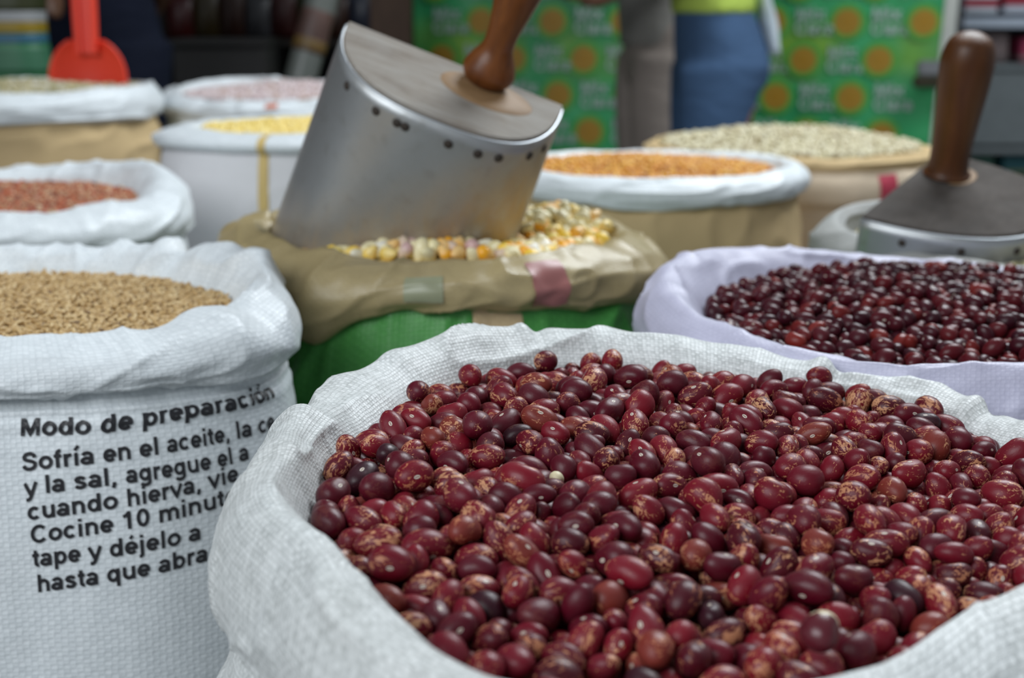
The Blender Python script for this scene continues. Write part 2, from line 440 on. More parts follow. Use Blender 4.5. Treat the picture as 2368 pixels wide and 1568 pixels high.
patch(khaki, 'rose_print', khaki['cuff'], -66, -56.5, .080, .122, M_rose, .0009)
patch(khaki, 'mint_print', khaki['cuff'], -96, -87, .092, .116, M_mint, .0009)

yel = sack('paper_sack', 'brown paper sack with a white cloth lining, full of small yellow corn',
           (.161, 1.765), .147, {0: ZB, 90: ZB, -90: ZB + .003},
           {0: .018, 90: .02, 180: .02, -90: .010}, {0: ZB + .010, 45: ZB + .010, 90: ZB + .008, 180: ZB + .012, -90: ZB + .006},
           {0: .034, 90: .034, 180: .034, -90: .030}, {0: ZB - .018, 90: ZB - .02, 180: ZB - .018, -90: ZB - .022},
           M_white, M_paper, 61, wr=.0026, Nn=240, coarse=.7, body_wr=.005)
cream = sack('paper_sack', 'tan sack heaped with pale cream corn below the green banner',
             (.383, 2.12), .180, {0: ZB - .004, 90: ZB + .004, -90: ZB - .004},
             .006, {0: ZB - .002, 90: ZB + .004, -90: ZB - .004},
             {0: .020, 90: .018, 180: .018, -90: .016}, {0: ZB - .020, -90: ZB - .022, 180: ZB - .016, 90: ZB - .02},
             M_paper, M_pale, 67, wr=.0028, Nn=240, coarse=.7,
             body_pts=[(-.010, .010), (.006, -.012), (.006, -.036), (-.008, -.046), (-.004, -.10)])
patch(cream, 'red_stripe', cream['body'], -65, -57, .018, .056, M_red, .0012)
stripe = sack('cloth_sack', 'plain white cloth sack with a yellow vertical stripe, full of yellow grain',
              (-.259, 1.88), .124, .804, {0: .03, 90: .03, -90: .012}, {0: .808, 90: .811, 180: .808, -90: .808},
              {0: .056, 90: .05, 180: .056, -90: .050}, {0: .788, 90: .79, 180: .788, -90: .789},
              M_white, M_cotton, 71, wr=.0016, Nn=240, coarse=.6)
patch(stripe, 'yellow_stripe', stripe['body'], -99.5, -95.5, .004, .36, M_yel, .0012)
patch(stripe, 'yellow_stripe', stripe['cuff'], -99, -96, .075, .114, M_yel, .0012)
leftb = sack('paper_sack', 'brown paper sack with a tall white cuff, red plastic scoop standing in it',
             (-.790, 2.47), .189, .822, {0: .012, -90: .010}, {0: .828, 90: .828, -90: .818, -50: .822},
             {0: .032, 90: .03, -90: .030}, {0: .780, 90: .78, -90: .778}, M_white, M_paper, 83, wr=.0045, Nn=220, coarse=.6, body_wr=.006)
pink = sack('woven_sack', 'white woven sack lined with pinkish printed plastic at the back of the stall',
            (-.385, 2.665), .184, .806, {0: .012, -90: .012}, {0: .816, 50: .826, 90: .818, 130: .826, 180: .814, -90: .800, -60: .803, -120: .799},
            {0: .032, 90: .03, -90: .034}, {0: .77, 90: .77, -90: .771}, M_white, M_white, 89, wr=.0055, Nn=220, coarse=.6)
patch(pink, 'orange_print', pink['cuff'], -93, -87.5, .068, .088, plain('orange_print', (.60, .14, .04), .5), .0012)
patch(pink, 'brown_print', pink['cuff'], -78, -66, .045, .062, plain('brown_print', (.42, .25, .17), .5), .0012)
greys = sack('woven_sack', 'dusty grey woven sack holding the upright scoop with the dark wooden lid',
             (.450, 1.335), .148, ZB - .02, {0: .02, 180: .014}, {0: ZB - .006, 90: ZB - .002, 150: ZB + .000, 180: ZB - .006, -150: ZB - .010, -90: ZB - .014},
             {0: .036, 90: .034, 180: .036, -90: .030}, {0: ZB - .05, 90: ZB - .05}, M_grey, M_grey, 97, wr=.0028, Nn=240, coarse=.7)

# ------------------------------------------------------------ goods: shapes
def ico(sub):
    bm = bmesh.new(); bmesh.ops.create_icosphere(bm, subdivisions=sub, radius=1)
    V = np.array([v.co[:] for v in bm.verts]); Fc = np.array([[v.index for v in f.verts] for f in bm.faces]); bm.free()
    return V, Fc
def bean_shape(V, k):
    r = random.Random(k); X, Y, Z = V.T
    L, Wd, H = [(.74, .565, .52), (.68, .585, .54), (.80, .55, .49), (.72, .54, .50)][k % 4]
    x = X * L * (1 + .05 * math.sin(k) * X)
    y = Y * Wd * (1 + .10 * (k % 3 - 1) * X) - .10 * X ** 2 * Wd * (1 + .5 * (k % 2))
    dent = np.exp(-((X / .38) ** 2 + (Z / .6) ** 2)) * np.clip(-Y, 0, 1) ** 3
    y = y + .075 * dent
    z = Z * H * (1 - .05 * X * X)
    n = .012 * np.sin(3.1 * X + k) * np.sin(2.7 * Z + 2 * k)
    return np.stack([x * (1 + n), y * (1 + n), z * (1 + n)], 1)
def kernel_shape(V, k=0):
    X, Y, Z = V.T                           # flattened wedge, pointed towards -X
    w = .62 + .30 * X - .06 * X * X
    return np.stack([X * .60, Y * w * .62, Z * (.36 + .06 * X)], 1)
def grain_shape(V, k=0):
    X, Y, Z = V.T
    return np.stack([X * .33, Y * .13 * (1 - .25 * X * X), Z * .11], 1)

def scatter(name, V0, F0, items, mats, scale, parent=None, origin=(0, 0, 0), cls=None, extra=None, mslots=False):
    """items: (pos, quat, s, tone) rows -> ONE mesh"""
    n = len(items)
    pos = np.array([i[0] for i in items]) - np.array(origin); q = np.array([i[1] for i in items]); s = np.array([i[2] for i in items]); tone = np.array([i[3] for i in items])
    w, x, y, z = q.T
    R = np.stack([1 - 2 * (y * y + z * z), 2 * (x * y - z * w), 2 * (x * z + y * w), 2 * (x * y + z * w), 1 - 2 * (x * x + z * z), 2 * (y * z - x * w),
                  2 * (x * z - y * w), 2 * (y * z + x * w), 1 - 2 * (x * x + y * y)], 1).reshape(n, 3, 3)
    Vv = np.einsum('nij,vj->nvi', R, V0) * (s * scale)[:, None, None] + pos[:, None, :]
    m = len(V0)
    Ff = F0[None] + (np.arange(n) * m)[:, None, None]
    V = Vv.reshape(-1, 3); Fc = Ff.reshape(-1, 3)
    loc = np.tile(V0, (n, 1)); tn = np.repeat(tone, m); cl = np.repeat(cls if cls is not None else np.zeros(n), m)
    if extra is not None:                   # a bed surface below the pieces
        eV, eF = extra; b = len(V)
        V = np.concatenate([V, eV - np.array(origin)]); Fc = np.concatenate([Fc, eF + b])
        loc = np.concatenate([loc, np.zeros_like(eV)]); tn = np.concatenate([tn, np.full(len(eV), .5)]); cl = np.concatenate([cl, np.zeros(len(eV))])
    me = bpy.data.meshes.new(name)
    me.vertices.add(len(V)); me.vertices.foreach_set('co', V.astype(np.float32).ravel())
    me.loops.add(len(Fc) * 3); me.loops.foreach_set('vertex_index', Fc.astype(np.int32).ravel())
    me.polygons.add(len(Fc)); me.polygons.foreach_set('loop_start', np.arange(0, len(Fc) * 3, 3, dtype=np.int32))
    me.update(calc_edges=True)
    o = finish(name, me, mats, parent, True, attrs={'loc': loc, 'tone': tn, 'cls': cl})
    o.location = origin
    return o

def proto(name, V, Fc, mat, cls=0.0, tone=0.0, scale=.01):
    me = bpy.data.meshes.new(name); me.from_pydata((V * scale).tolist(), [], Fc.tolist())
    me.polygons.foreach_set('use_smooth', [True] * len(me.polygons))
    a = me.attributes.new('loc', 'FLOAT_VECTOR', 'POINT'); a.data.foreach_set('vector', V.astype(np.float32).ravel())
    for k, v in (('tone', tone), ('cls', cls)):
        a = me.attributes.new(k, 'FLOAT', 'POINT'); a.data.foreach_set('value', np.full(len(V), v, np.float32))
    me.materials.append(mat)
    return me

def item_inputs(n):
    loc = n.new('ShaderNodeAttribute', attribute_name='loc').outputs['Vector']
    tone = n.new('ShaderNodeAttribute', attribute_name='tone').outputs['Fac']
    cls = n.new('ShaderNodeAttribute', attribute_name='cls').outputs['Fac']
    oi = n.new('ShaderNodeObjectInfo').outputs['Random']
    rnd = n.math('FRACT', n.math('ADD', tone, oi))
    return loc, rnd, cls

def bean_mat(name, speck=True):
    n = N(name); loc, rnd, cls = item_inputs(n)
    wn = n.new('ShaderNodeTexWhiteNoise', noise_dimensions='1D'); n.link(n.math('MULTIPLY', rnd, 777.7), wn.inputs['W'])
    sep = n.new('ShaderNodeSeparateColor'); n.link(wn.outputs['Color'], sep.inputs[0])
    r1, r2, r3 = sep.outputs
    off = n.new('ShaderNodeCombineXYZ'); n.val(off.inputs[0], n.math('MULTIPLY', r1, 40)); n.val(off.inputs[1], n.math('MULTIPLY', r2, 40)); n.val(off.inputs[2], n.math('MULTIPLY', r3, 40))
    p = n.vmath('ADD', n.vmath('MULTIPLY', loc, (.75, 1.5, 1.5)), off.outputs[0])
    if speck:
        base = n.ramp(r1, [(0, (.058, .002, .008)), (.35, (.130, .003, .013)), (.7, (.190, .006, .016)), (1, (.095, .003, .013))])
        base = n.mix(n.math('COMPARE', cls, 1.0), base, (.085, .0025, .011))        # plain dark
        base = n.mix(n.math('COMPARE', cls, 2.0), base, (.19, .028, .020))           # pale pinkish brown
        base = n.mix(n.math('COMPARE', cls, 3.0), base, (.030, .003, .009))         # nearly black
        for c in (1.0, 2.0, 3.0): pass
        tan = n.ramp(r3, [(0, (.68, .36, .19)), (1, (.52, .20, .10))])
        a = n.noise(p, 4.2, 5, .70, 1.1); b = n.noise(n.vmath('ADD', p, (9, 3, 1)), .9, 2)
        lo = n.math('ADD', .535, n.math('MULTIPLY', r2, .11))
        pos = n.math('ADD', a, n.math('MULTIPLY', n.math('SUBTRACT', b, .5), .55))
        m = n.maprange(pos, lo, n.math('ADD', lo, .035), 0, .85)
        nspec = n.math('ADD', n.math('COMPARE', cls, 1.0), n.math('COMPARE', cls, 3.0), clamp=True)
        m = n.math('MULTIPLY', m, n.math('SUBTRACT', 1.0, n.math('MULTIPLY', nspec, .93)))
        col = n.mix(m, base, tan)
        dust = n.noise(p, 1.2, 3)
        col = n.mix(n.maprange(dust, .4, .8, 0, .07), col, (.30, .17, .19))
        ro, rv = .25, .20
    else:
        base = n.ramp(r1, [(0, (.028, .003, .008)), (.5, (.060, .004, .010)), (.85, (.095, .006, .010)), (1, (.20, .02, .015))])
        col = n.mix(n.maprange(n.noise(p, 1.2, 3), .4, .8, 0, .10), base, (.22, .12, .14))
        ro, rv = .20, .16
    # the pale eye on the hollow side
    sx = n.new('ShaderNodeSeparateXYZ'); n.link(loc, sx.inputs[0])
    ex = n.math('DIVIDE', sx.outputs[0], .105); ez = n.math('DIVIDE', sx.outputs[2], .062)
    d = n.math('SQRT', n.math('ADD', n.math('MULTIPLY', ex, ex), n.math('MULTIPLY', ez, ez)))
    side = n.math('LESS_THAN', sx.outputs[1], -.2)
    eye = n.math('MULTIPLY', n.math('LESS_THAN', d, 1.0), side)
    slit = n.math('MULTIPLY', n.math('LESS_THAN', n.math('ABSOLUTE', ez), .22), n.math('LESS_THAN', n.math('ABSOLUTE', ex), .75))
    col = n.mix(eye, col, n.mix(slit, (.62, .56, .48), (.22, .12, .09)))
    nm = n.bump(n.noise(p, 6, 3), .25, .0004)
    r = n.math('ADD', ro, n.math('MULTIPLY', n.noise(p, 1.5, 2), rv * 1.6))
    return n.out(col, r, 0, nm, .32 if speck else .26)
M_bean = bean_mat('speckled_bean_skin'); M_kid = bean_mat('kidney_bean_skin', False)

def kernel_mat(name, stops, tip=(.85, .78, .55), tipf=.8, rough=.35):
    n = N(name); loc, rnd, cls = item_inputs(n)
    c = n.ramp(rnd, stops, 'CONSTANT')
    sx = n.new('ShaderNodeSeparateXYZ'); n.link(loc, sx.inputs[0])
    f = n.maprange(sx.outputs[0], -.05, .30, tipf, 0)
    f = n.math('MULTIPLY', f, n.maprange(n.noise(loc, 3, 2), .3, .6, .6, 1))
    return n.out(n.mix(f, c, tip), rough, 0, None, .5)
M_mix = kernel_mat('mixed_corn_skin', [(0, (.86, .76, .46)), (.26, (.92, .62, .07)), (.52, (.84, .74, .42)), (.64, (.90, .42, .02)), (.80, (.90, .72, .20)), (.90, (.62, .40, .38)), (.96, (.93, .90, .80))], (.88, .80, .52), .5)
M_corn = kernel_mat('yellow_corn_skin', [(0, (.66, .28, .018)), (.3, (.56, .20, .010)), (.55, (.74, .36, .03)), (.8, (.46, .15, .008)), (.92, (.70, .44, .10))], (.75, .5, .16), .25)
M_creamc = kernel_mat('cream_corn_skin', [(0, (.58, .52, .33)), (.3, (.43, .36, .20)), (.55, (.66, .61, .42)), (.8, (.30, .23, .11)), (.9, (.70, .66, .50))], (.8, .75, .58), .3)
M_wheat = kernel_mat('wheat_skin', [(0, (.52, .34, .14)), (.2, (.66, .47, .23)), (.45, (.42, .26, .10)), (.6, (.74, .56, .30)), (.75, (.56, .38, .17)), (.95, (.20, .11, .05)), (.97, (.62, .44, .20))], (.5, .35, .17), .3, .5)
M_redg = kernel_mat('red_grain_skin', [(0, (.42, .10, .035)), (.25, (.28, .065, .028)), (.45, (.42, .19, .09)), (.62, (.50, .31, .17)), (.76, (.34, .085, .045)), (.88, (.10, .035, .03)), (.93, (.6, .44, .28))], (.4, .2, .1), .1, .5)
M_yelg = kernel_mat('yellow_grain_skin', [(0, (.86, .66, .18)), (.5, (.80, .58, .14)), (.8, (.90, .74, .32))], (.85, .7, .3), .3)

# ------------------------------------------------------------ goods: the beans lie as they settled
def rq(r, flat=0.0):
    """random orientation; flat>0 keeps the long faces towards the sky"""
    if flat and r.random() < .92:
        q = Quaternion((0, 0, 1), r.uniform(0, 6.283)) @ Quaternion((1, 0, 0), r.gauss(0, flat)) @ Quaternion((0, 1, 0), r.gauss(0, flat))
    else:
        q = Quaternion((r.gauss(0, 1), r.gauss(0, 1), r.gauss(0, 1), r.gauss(0, 1))); q.normalize()
    return q[:]
def unpack(rows, dz):
    """rows of eight whole numbers: x y z (tenths of mm), quaternion (hundredths), size (hundredths)"""
    out = []
    for k in range(0, len(rows), 8):
        x, y, z, qw, qx, qy, qz, s_ = rows[k:k + 8]
        q = Quaternion((qw, qx, qy, qz)); q.normalize()
        out.append(((x / 1e4, y / 1e4, .7 + z / 1e4 + dz), q[:], s_ / 100))
    return out
FRONT = [
-198,4228,585,54,41,30,-67,120,-409,4815,670,100,-5,6,3,120,990,4758,607,4,31,94,11,115,439,4334,573,20,58,-76,-21,114,561,4687,592,53,24,-8,-81,112,1073,4412,532,46,-77,-40,21,109,
392,4818,637,94,18,-1,-30,110,-324,4469,583,2,6,-62,-78,104,-411,4631,610,51,78,-36,-6,105,-379,5636,716,13,-14,98,-11,119,93,4638,557,48,-17,0,-86,119,229,4443,550,74,41,-32,42,102,
555,4328,542,20,-54,65,-50,106,1011,5653,636,53,-78,32,-2,116,846,4716,597,47,-35,27,76,110,1305,5227,552,83,-54,7,-10,106,769,4325,528,34,74,54,21,107,732,5541,670,79,47,8,-38,120,
6,4314,542,7,77,-63,12,114,1180,4951,557,3,-23,74,-63,106,-672,5281,651,40,77,-46,-19,116,955,4340,514,2,-26,-95,-19,108,215,4667,584,35,-51,20,76,104,1489,4516,419,88,31,-13,34,115,
784,4820,583,47,-8,58,-66,109,1528,4722,462,2,-61,-71,35,111,-296,5036,650,13,22,-95,-17,120,1214,4714,513,23,59,59,-50,120,1072,4682,527,17,-13,-59,-78,103,1187,5865,625,21,-96,-17,2,118,
1613,4627,440,68,15,-39,-61,108,725,4962,601,6,-26,71,-65,102,2001,5920,548,21,-7,-24,95,119,327,4742,567,44,13,-76,-46,114,511,4973,625,16,-26,-87,38,99,-193,5404,711,63,-61,37,-30,120,
935,5028,572,39,22,72,-53,112,1394,4716,477,26,3,-26,-93,110,1455,4846,513,62,-42,57,-33,105,-169,5104,685,25,38,-82,-33,104,-518,5574,686,47,-27,22,-81,120,-81,4207,563,12,79,56,22,105,
-474,5052,651,50,-86,-3,-11,110,-70,4465,544,39,33,86,8,105,-542,4883,604,25,-32,-25,88,115,199,5061,651,22,94,-26,-4,106,36,5631,706,53,-81,24,0,118,809,4632,541,49,-22,-43,-72,100,
1175,4598,491,16,19,39,-89,104,133,4247,520,99,12,0,8,118,680,4558,521,1,-28,66,70,102,834,5191,620,56,-32,-48,60,120,-177,4458,579,28,-22,92,-17,104,18,4708,605,69,-50,-47,22,91,
428,4504,553,50,-44,-72,21,120,903,4550,517,17,11,-41,89,105,1091,5407,617,25,55,75,28,114,332,4437,540,51,-21,81,-19,87,33,5000,642,83,-43,35,11,99,515,5441,641,18,-41,5,-89,106,
-291,4803,590,14,2,97,-21,107,793,5874,698,16,-50,-79,33,118,1345,5442,606,25,69,-62,-27,112,407,5167,673,88,-17,5,-44,105,-105,5992,684,10,-9,-7,99,107,1350,5734,601,68,-6,14,72,120,
-44,5126,627,64,49,38,-46,113,1653,6060,592,19,-20,68,-68,115,840,4425,535,61,-64,39,-27,92,1108,5229,587,34,-78,47,-25,101,273,4352,500,27,81,-45,26,93,1445,5989,597,90,14,-26,-33,118,
-120,4914,613,99,14,1,-7,94,644,5041,615,3,77,62,17,100,113,4895,589,78,-29,54,-10,120,159,4768,584,98,13,8,13,107,1383,4494,458,34,32,22,-86,89,539,5905,671,41,-46,-68,40,118,
-545,5293,652,35,13,28,88,111,583,5196,606,7,62,-22,-75,106,715,5231,598,1,-92,2,40,108,361,4972,624,16,43,87,-18,120,931,4687,516,62,-13,-12,76,120,120,6450,721,90,-40,16,-2,120,
-701,5885,676,11,88,17,42,104,208,4910,632,36,-3,-92,-12,83,1615,5236,546,2,-7,-16,-98,93,-467,4753,576,36,-89,26,9,113,621,4435,502,32,-89,23,-25,113,232,5180,675,6,5,99,-15,101,
495,5645,640,28,-5,69,-67,110,1560,4842,482,32,-42,-59,61,103,1661,5450,562,8,-60,79,7,105,-149,6226,758,74,0,-4,-67,116,156,4358,535,79,56,-8,-24,93,619,5740,642,96,-18,2,23,108,
1299,4553,471,84,-18,-31,41,101,-89,4698,558,91,26,2,-31,105,1507,7055,651,7,-13,-58,-80,112,1591,5150,497,51,-85,-6,-6,91,1335,4883,516,34,-82,45,-5,108,583,6696,717,43,15,44,-78,120,
-210,4693,597,8,57,-64,-51,97,866,6950,697,18,1,82,-54,120,1053,4991,575,23,-20,74,-60,109,431,5800,659,57,-81,2,-12,98,757,5388,632,61,22,25,72,104,-370,4546,500,55,-31,-78,-2,120,
1047,6551,676,85,-32,32,-26,120,-691,5584,656,76,-31,-30,48,118,1377,5313,557,81,-57,7,-15,107,1205,5553,551,32,-89,26,-21,117,587,7285,708,12,13,98,7,120,434,4667,562,76,-53,-5,-37,101,
317,5097,649,12,-87,30,-38,98,1538,5866,583,67,45,-36,-46,106,-125,5243,681,49,-22,-42,73,116,207,5853,682,61,48,1,-63,95,2178,6351,585,43,-79,-1,-43,112,-138,4573,575,13,58,39,70,105,
1308,4775,505,13,-62,33,70,87,-245,4566,571,57,-27,-57,53,102,-290,4391,537,3,-23,63,-74,82,817,5059,586,40,60,-62,32,107,-601,5836,639,75,-43,-42,27,120,772,7034,737,28,-1,-39,-88,120,
1328,6463,648,97,-9,-20,-9,106,1026,4586,469,35,-2,90,25,120,-114,4816,569,1,31,-80,51,107,530,4453,564,42,60,64,23,93,-518,6410,688,80,-24,49,-26,120,1777,6053,531,21,-54,-35,-74,102,
-439,5330,661,56,-26,-44,65,95,-126,5031,595,19,-4,6,98,120,874,4255,507,24,12,-17,95,103,653,4666,543,48,-54,-54,43,89,1858,6432,589,23,46,22,-83,120,-328,5281,668,43,18,35,-81,108,
76,5100,639,14,-80,41,42,102,1228,4426,486,43,52,-70,-24,106,1017,6999,681,97,8,-17,14,120,187,6310,694,90,-33,20,-21,100,440,6624,710,31,-39,74,-46,120,-236,5904,687,94,3,-1,-35,102,
155,5995,682,0,76,13,-64,119,325,5409,671,22,-97,-10,-3,102,779,6283,667,89,37,0,-26,102,78,6170,698,2,50,86,9,104,1070,6264,668,94,14,-19,-27,106,1768,6346,603,82,-9,-9,-56,108,
203,5464,647,71,46,-51,-16,100,-37,6883,715,28,-82,49,-9,119,1151,5996,640,12,-86,-49,8,116,1993,6537,596,68,-19,-23,67,120,320,6103,693,29,-84,45,7,105,1734,5378,509,22,84,-42,26,101,
543,6459,690,60,-35,50,-52,120,1644,4904,444,53,-38,76,-5,113,1482,5255,517,25,75,-56,-27,90,1334,6068,612,9,82,44,35,97,1655,6337,619,56,-46,68,-14,106,1778,5221,445,58,-15,76,-26,99,
387,5978,674,17,-63,67,-35,111,-424,6486,704,91,-31,15,-23,108,31,5394,655,39,-23,74,-50,104,295,6907,728,3,94,-33,7,120,1189,4275,474,47,-40,79,-5,120,1570,5339,538,96,12,-5,24,98,
1805,7012,621,9,-99,-3,6,120,63,4428,533,44,-23,-52,-69,87,-242,4943,585,71,-39,-4,-58,106,887,5657,608,17,-13,-96,17,92,54,4523,534,6,20,92,-33,89,102,6787,730,22,26,1,94,120,
-31,6432,695,64,-62,-41,19,120,341,6318,691,6,96,-26,0,115,946,5239,562,25,-21,-61,72,110,1768,4953,478,88,-3,-12,-45,104,1967,6303,569,41,79,-46,2,104,1285,6867,653,26,4,-4,96,111,
-547,4931,482,1,-20,63,-75,109,-332,5151,669,25,-18,4,95,97,107,5533,676,1,-4,100,-1,85,1825,5840,555,55,-7,14,82,96,1665,5052,458,24,-5,11,96,101,1008,5328,576,27,-79,54,12,94,
-601,5013,598,14,45,-86,-19,96,-573,6154,686,45,-17,10,-87,105,-19,5536,661,73,65,18,-9,105,706,6426,698,49,-26,34,-76,108,-422,4670,482,55,78,-24,-17,110,-689,6147,673,79,-12,54,26,102,
-206,7251,725,27,35,68,59,100,885,6063,661,18,56,-72,-38,120,916,6245,674,38,-19,57,-70,114,1449,5404,553,40,-23,-9,89,108,1879,5297,491,22,-91,11,-33,117,1965,6148,550,71,-23,-10,65,103,
1156,6751,681,61,-20,-33,69,110,-329,4907,636,67,-15,61,-40,91,1899,5644,498,45,10,88,-10,106,1718,6488,623,55,-80,1,24,120,1666,7077,619,61,41,-63,24,112,-438,6894,731,20,65,-73,3,109,
1791,5701,531,4,91,-41,9,97,861,5491,598,3,15,41,90,104,242,5599,650,9,52,-77,-36,111,1450,6143,623,5,78,-52,36,102,622,4789,532,62,-76,-9,-15,120,475,4787,545,64,-16,-30,69,117,
390,7150,708,41,-76,-50,-5,120,1182,6276,641,28,-59,72,-23,102,1545,5463,530,53,-36,76,9,110,-570,5122,632,59,73,4,35,90,28,5219,662,25,-90,-35,-9,87,1231,4847,525,47,-36,-26,76,98,
1577,6687,648,66,-18,-16,71,103,-448,5850,691,19,-59,-75,21,112,338,4629,531,50,41,-75,-16,91,-12,4928,562,47,-71,49,-18,112,634,4258,485,5,21,-92,-32,120,673,5875,637,94,20,20,19,120,
639,6125,677,3,61,73,30,106,1060,6140,640,59,-60,-27,47,98,1864,6898,621,7,15,-97,18,107,174,7637,703,21,77,60,-3,108,1527,5634,556,81,17,-12,-55,100,646,5399,599,67,-61,34,25,93,
1714,4695,497,70,71,-6,6,112,1795,5568,501,49,-46,59,-44,102,818,5762,633,7,13,-99,1,112,110,6971,747,2,-94,34,-8,120,738,4465,475,6,45,83,-32,109,-234,6210,663,57,23,-7,-78,120,
626,5497,619,19,5,-44,88,95,-285,6064,673,11,65,67,-35,114,259,6773,705,46,24,-75,-41,103,1433,6301,626,55,-20,-51,64,97,-327,4700,553,99,-13,2,-5,102,492,6227,671,46,-25,81,-27,103,
-334,6176,710,59,-58,34,-45,96,-256,6399,681,45,-29,-47,70,120,413,6421,684,17,-47,-85,-17,106,881,6479,690,56,-21,41,-68,100,1551,6324,616,46,-76,35,-28,92,-238,5645,672,75,65,-11,5,106,
315,5870,647,10,-40,47,-78,95,1114,7151,695,8,-52,85,-4,115,-330,4418,462,14,-53,-83,11,85,1844,6182,562,89,-20,-4,40,98,40,4812,594,6,40,32,86,93,248,4572,536,6,-32,-74,59,98,
2019,7120,587,60,60,-40,-34,119,-268,6644,682,4,16,62,-76,111,1267,7160,677,96,-1,1,29,99,1413,4980,511,62,14,-6,-77,99,-367,6756,705,63,-47,4,-62,93,624,6333,669,29,0,36,89,101,
709,4891,517,1,-2,-98,18,109,-84,5425,647,55,47,-67,-16,119,1691,5269,465,32,-72,15,-59,93,1900,5534,489,73,54,-42,2,98,-514,6045,680,5,-72,-65,24,97,1551,7439,673,13,-5,-73,-67,97,
1276,5836,543,39,83,36,18,111,-199,6783,703,60,21,7,77,99,18,6328,685,97,10,-14,17,88,668,5995,671,40,71,30,49,92,1727,5867,511,69,-38,-13,-60,94,1611,6567,625,14,11,-4,98,85,
1876,6071,544,71,-11,-14,68,90,-488,4835,495,26,-79,-32,-45,106,465,5229,590,82,12,-27,-49,115,1423,5096,506,9,-16,-20,96,84,-649,5112,554,31,-79,37,39,90,41,7445,688,9,97,-20,5,111,
1177,6478,643,3,9,51,-85,99,1319,4379,441,97,0,-14,18,96,706,6913,665,37,-40,83,-7,108,1192,5200,511,75,-17,39,50,105,2077,6422,583,93,-21,3,30,88,518,7637,705,57,-37,-52,52,103,
-598,5035,485,17,23,79,-53,108,-92,5644,652,42,68,-51,-32,107,399,4227,505,23,83,-47,-18,104,-91,6120,699,56,-24,-17,77,105,559,4901,547,7,-4,-94,33,107,543,6058,680,37,-29,-84,28,103,
1633,4765,417,59,62,-3,51,113,1284,5459,507,1,23,-95,23,112,1652,5616,543,3,19,-98,8,100,106,5462,612,54,27,68,-42,83,617,6863,723,11,-48,-53,69,120,1627,5845,527,50,-60,-45,43,91,
2024,6835,582,22,-93,28,2,106,-137,5767,645,22,-7,51,-83,107,1304,5174,451,89,-42,-14,-8,113,1543,5066,478,12,34,92,13,78,889,5869,637,63,-25,-38,63,91,1390,6631,630,9,-6,-75,66,104,
-624,5498,614,28,-74,-28,-55,93,1000,6032,598,0,-25,92,-31,115,1065,4817,532,30,65,54,44,115,1239,6127,615,35,-64,-67,13,108,1420,7396,629,4,-3,-86,51,92,-272,5373,643,34,86,-34,-14,88,
1295,7413,652,47,75,-35,32,105,341,5539,659,31,47,-52,-64,111,1485,7271,642,55,62,3,56,96,1828,5449,464,2,28,-47,84,103,-53,7305,685,32,-93,14,8,110,274,5293,673,65,-37,-1,67,96,
23,6693,696,55,57,61,3,109,790,4554,485,36,20,61,68,88,1890,5752,519,2,-99,2,-12,90,259,4845,559,44,79,-40,17,102,76,5899,655,97,5,25,-4,114,1135,4375,445,38,18,-72,-55,98,
2177,6123,568,72,-52,41,-23,110,981,5897,603,55,32,75,19,108,412,7686,681,69,-40,-21,57,109,1262,5668,539,8,72,-67,-18,107,1396,5262,460,66,-28,-36,-60,100,464,7355,703,32,-67,-57,36,105,
894,6793,684,47,-43,-14,76,88,1063,5550,574,26,-6,-22,-94,104,1455,6723,598,2,-46,-28,85,120,376,6731,674,97,-9,21,3,110,1875,6694,603,7,26,23,93,106,1547,6146,601,1,70,71,0,78,
1646,4679,311,27,52,74,-33,117,1496,4629,421,74,-34,-35,-45,83,994,5448,534,3,-36,19,-91,120,2070,6109,529,21,-62,-51,56,107,213,7237,691,10,97,-21,-3,108,1469,5805,527,74,34,-56,17,87,
1225,5340,515,70,-11,38,59,96,1434,5541,544,84,32,36,-27,120,2064,6337,532,27,10,63,72,94,-168,6932,696,79,0,0,-62,101,-468,6224,663,23,-3,-30,93,95,-425,6335,682,57,-10,3,-81,80,
-417,5986,655,24,-13,89,-37,113,141,6654,697,33,13,-30,-88,120,270,6437,683,92,39,-3,-10,97,1917,6792,606,12,-18,-79,58,96,-416,6111,668,40,37,-40,-74,99,-681,5296,515,38,57,52,-51,102,
-13,4769,519,52,-13,-8,84,97,-326,6873,687,26,13,-13,-95,104,149,5660,649,18,-95,-23,-8,91,403,4380,484,31,-53,-78,13,91,1848,6561,589,0,25,36,-90,120,-63,7027,703,79,35,-49,12,117,
278,5982,668,39,71,-54,-22,88,301,6644,672,56,72,-5,-41,92,1863,5174,477,39,39,-80,-24,98,1040,7289,678,34,6,16,-92,108,1517,6475,596,18,-41,59,-68,117,1578,7348,603,17,-98,-4,-8,120,
1159,6946,668,48,33,-56,-59,111,1921,5418,514,29,82,40,28,93,-384,5418,646,77,-51,39,-1,91,-354,5697,608,61,-25,4,75,104,-231,5158,614,43,1,48,-76,106,-41,4583,523,65,-15,-14,-73,89,
835,6711,640,29,-79,16,-52,102,969,5601,546,32,-78,10,52,82,1633,6221,568,61,15,77,-1,100,-304,6537,674,4,2,100,3,105,1302,6979,663,69,-69,18,-13,94,-462,6609,691,8,-8,-97,21,115,
280,5058,559,19,2,-95,-24,94,-509,5471,610,47,70,54,-5,120,3,6146,618,10,8,-95,29,105,315,5736,628,13,-94,-23,-20,103,-700,5431,634,41,-67,42,-46,101,-250,4296,473,73,-49,33,-35,114,
481,4286,468,56,1,-32,76,97,951,7094,710,27,-55,48,-63,98,1339,6748,612,74,-27,44,-44,94,1379,6922,596,18,-28,6,94,110,-107,6809,640,26,33,80,44,115,1394,4615,428,63,-35,32,61,101,
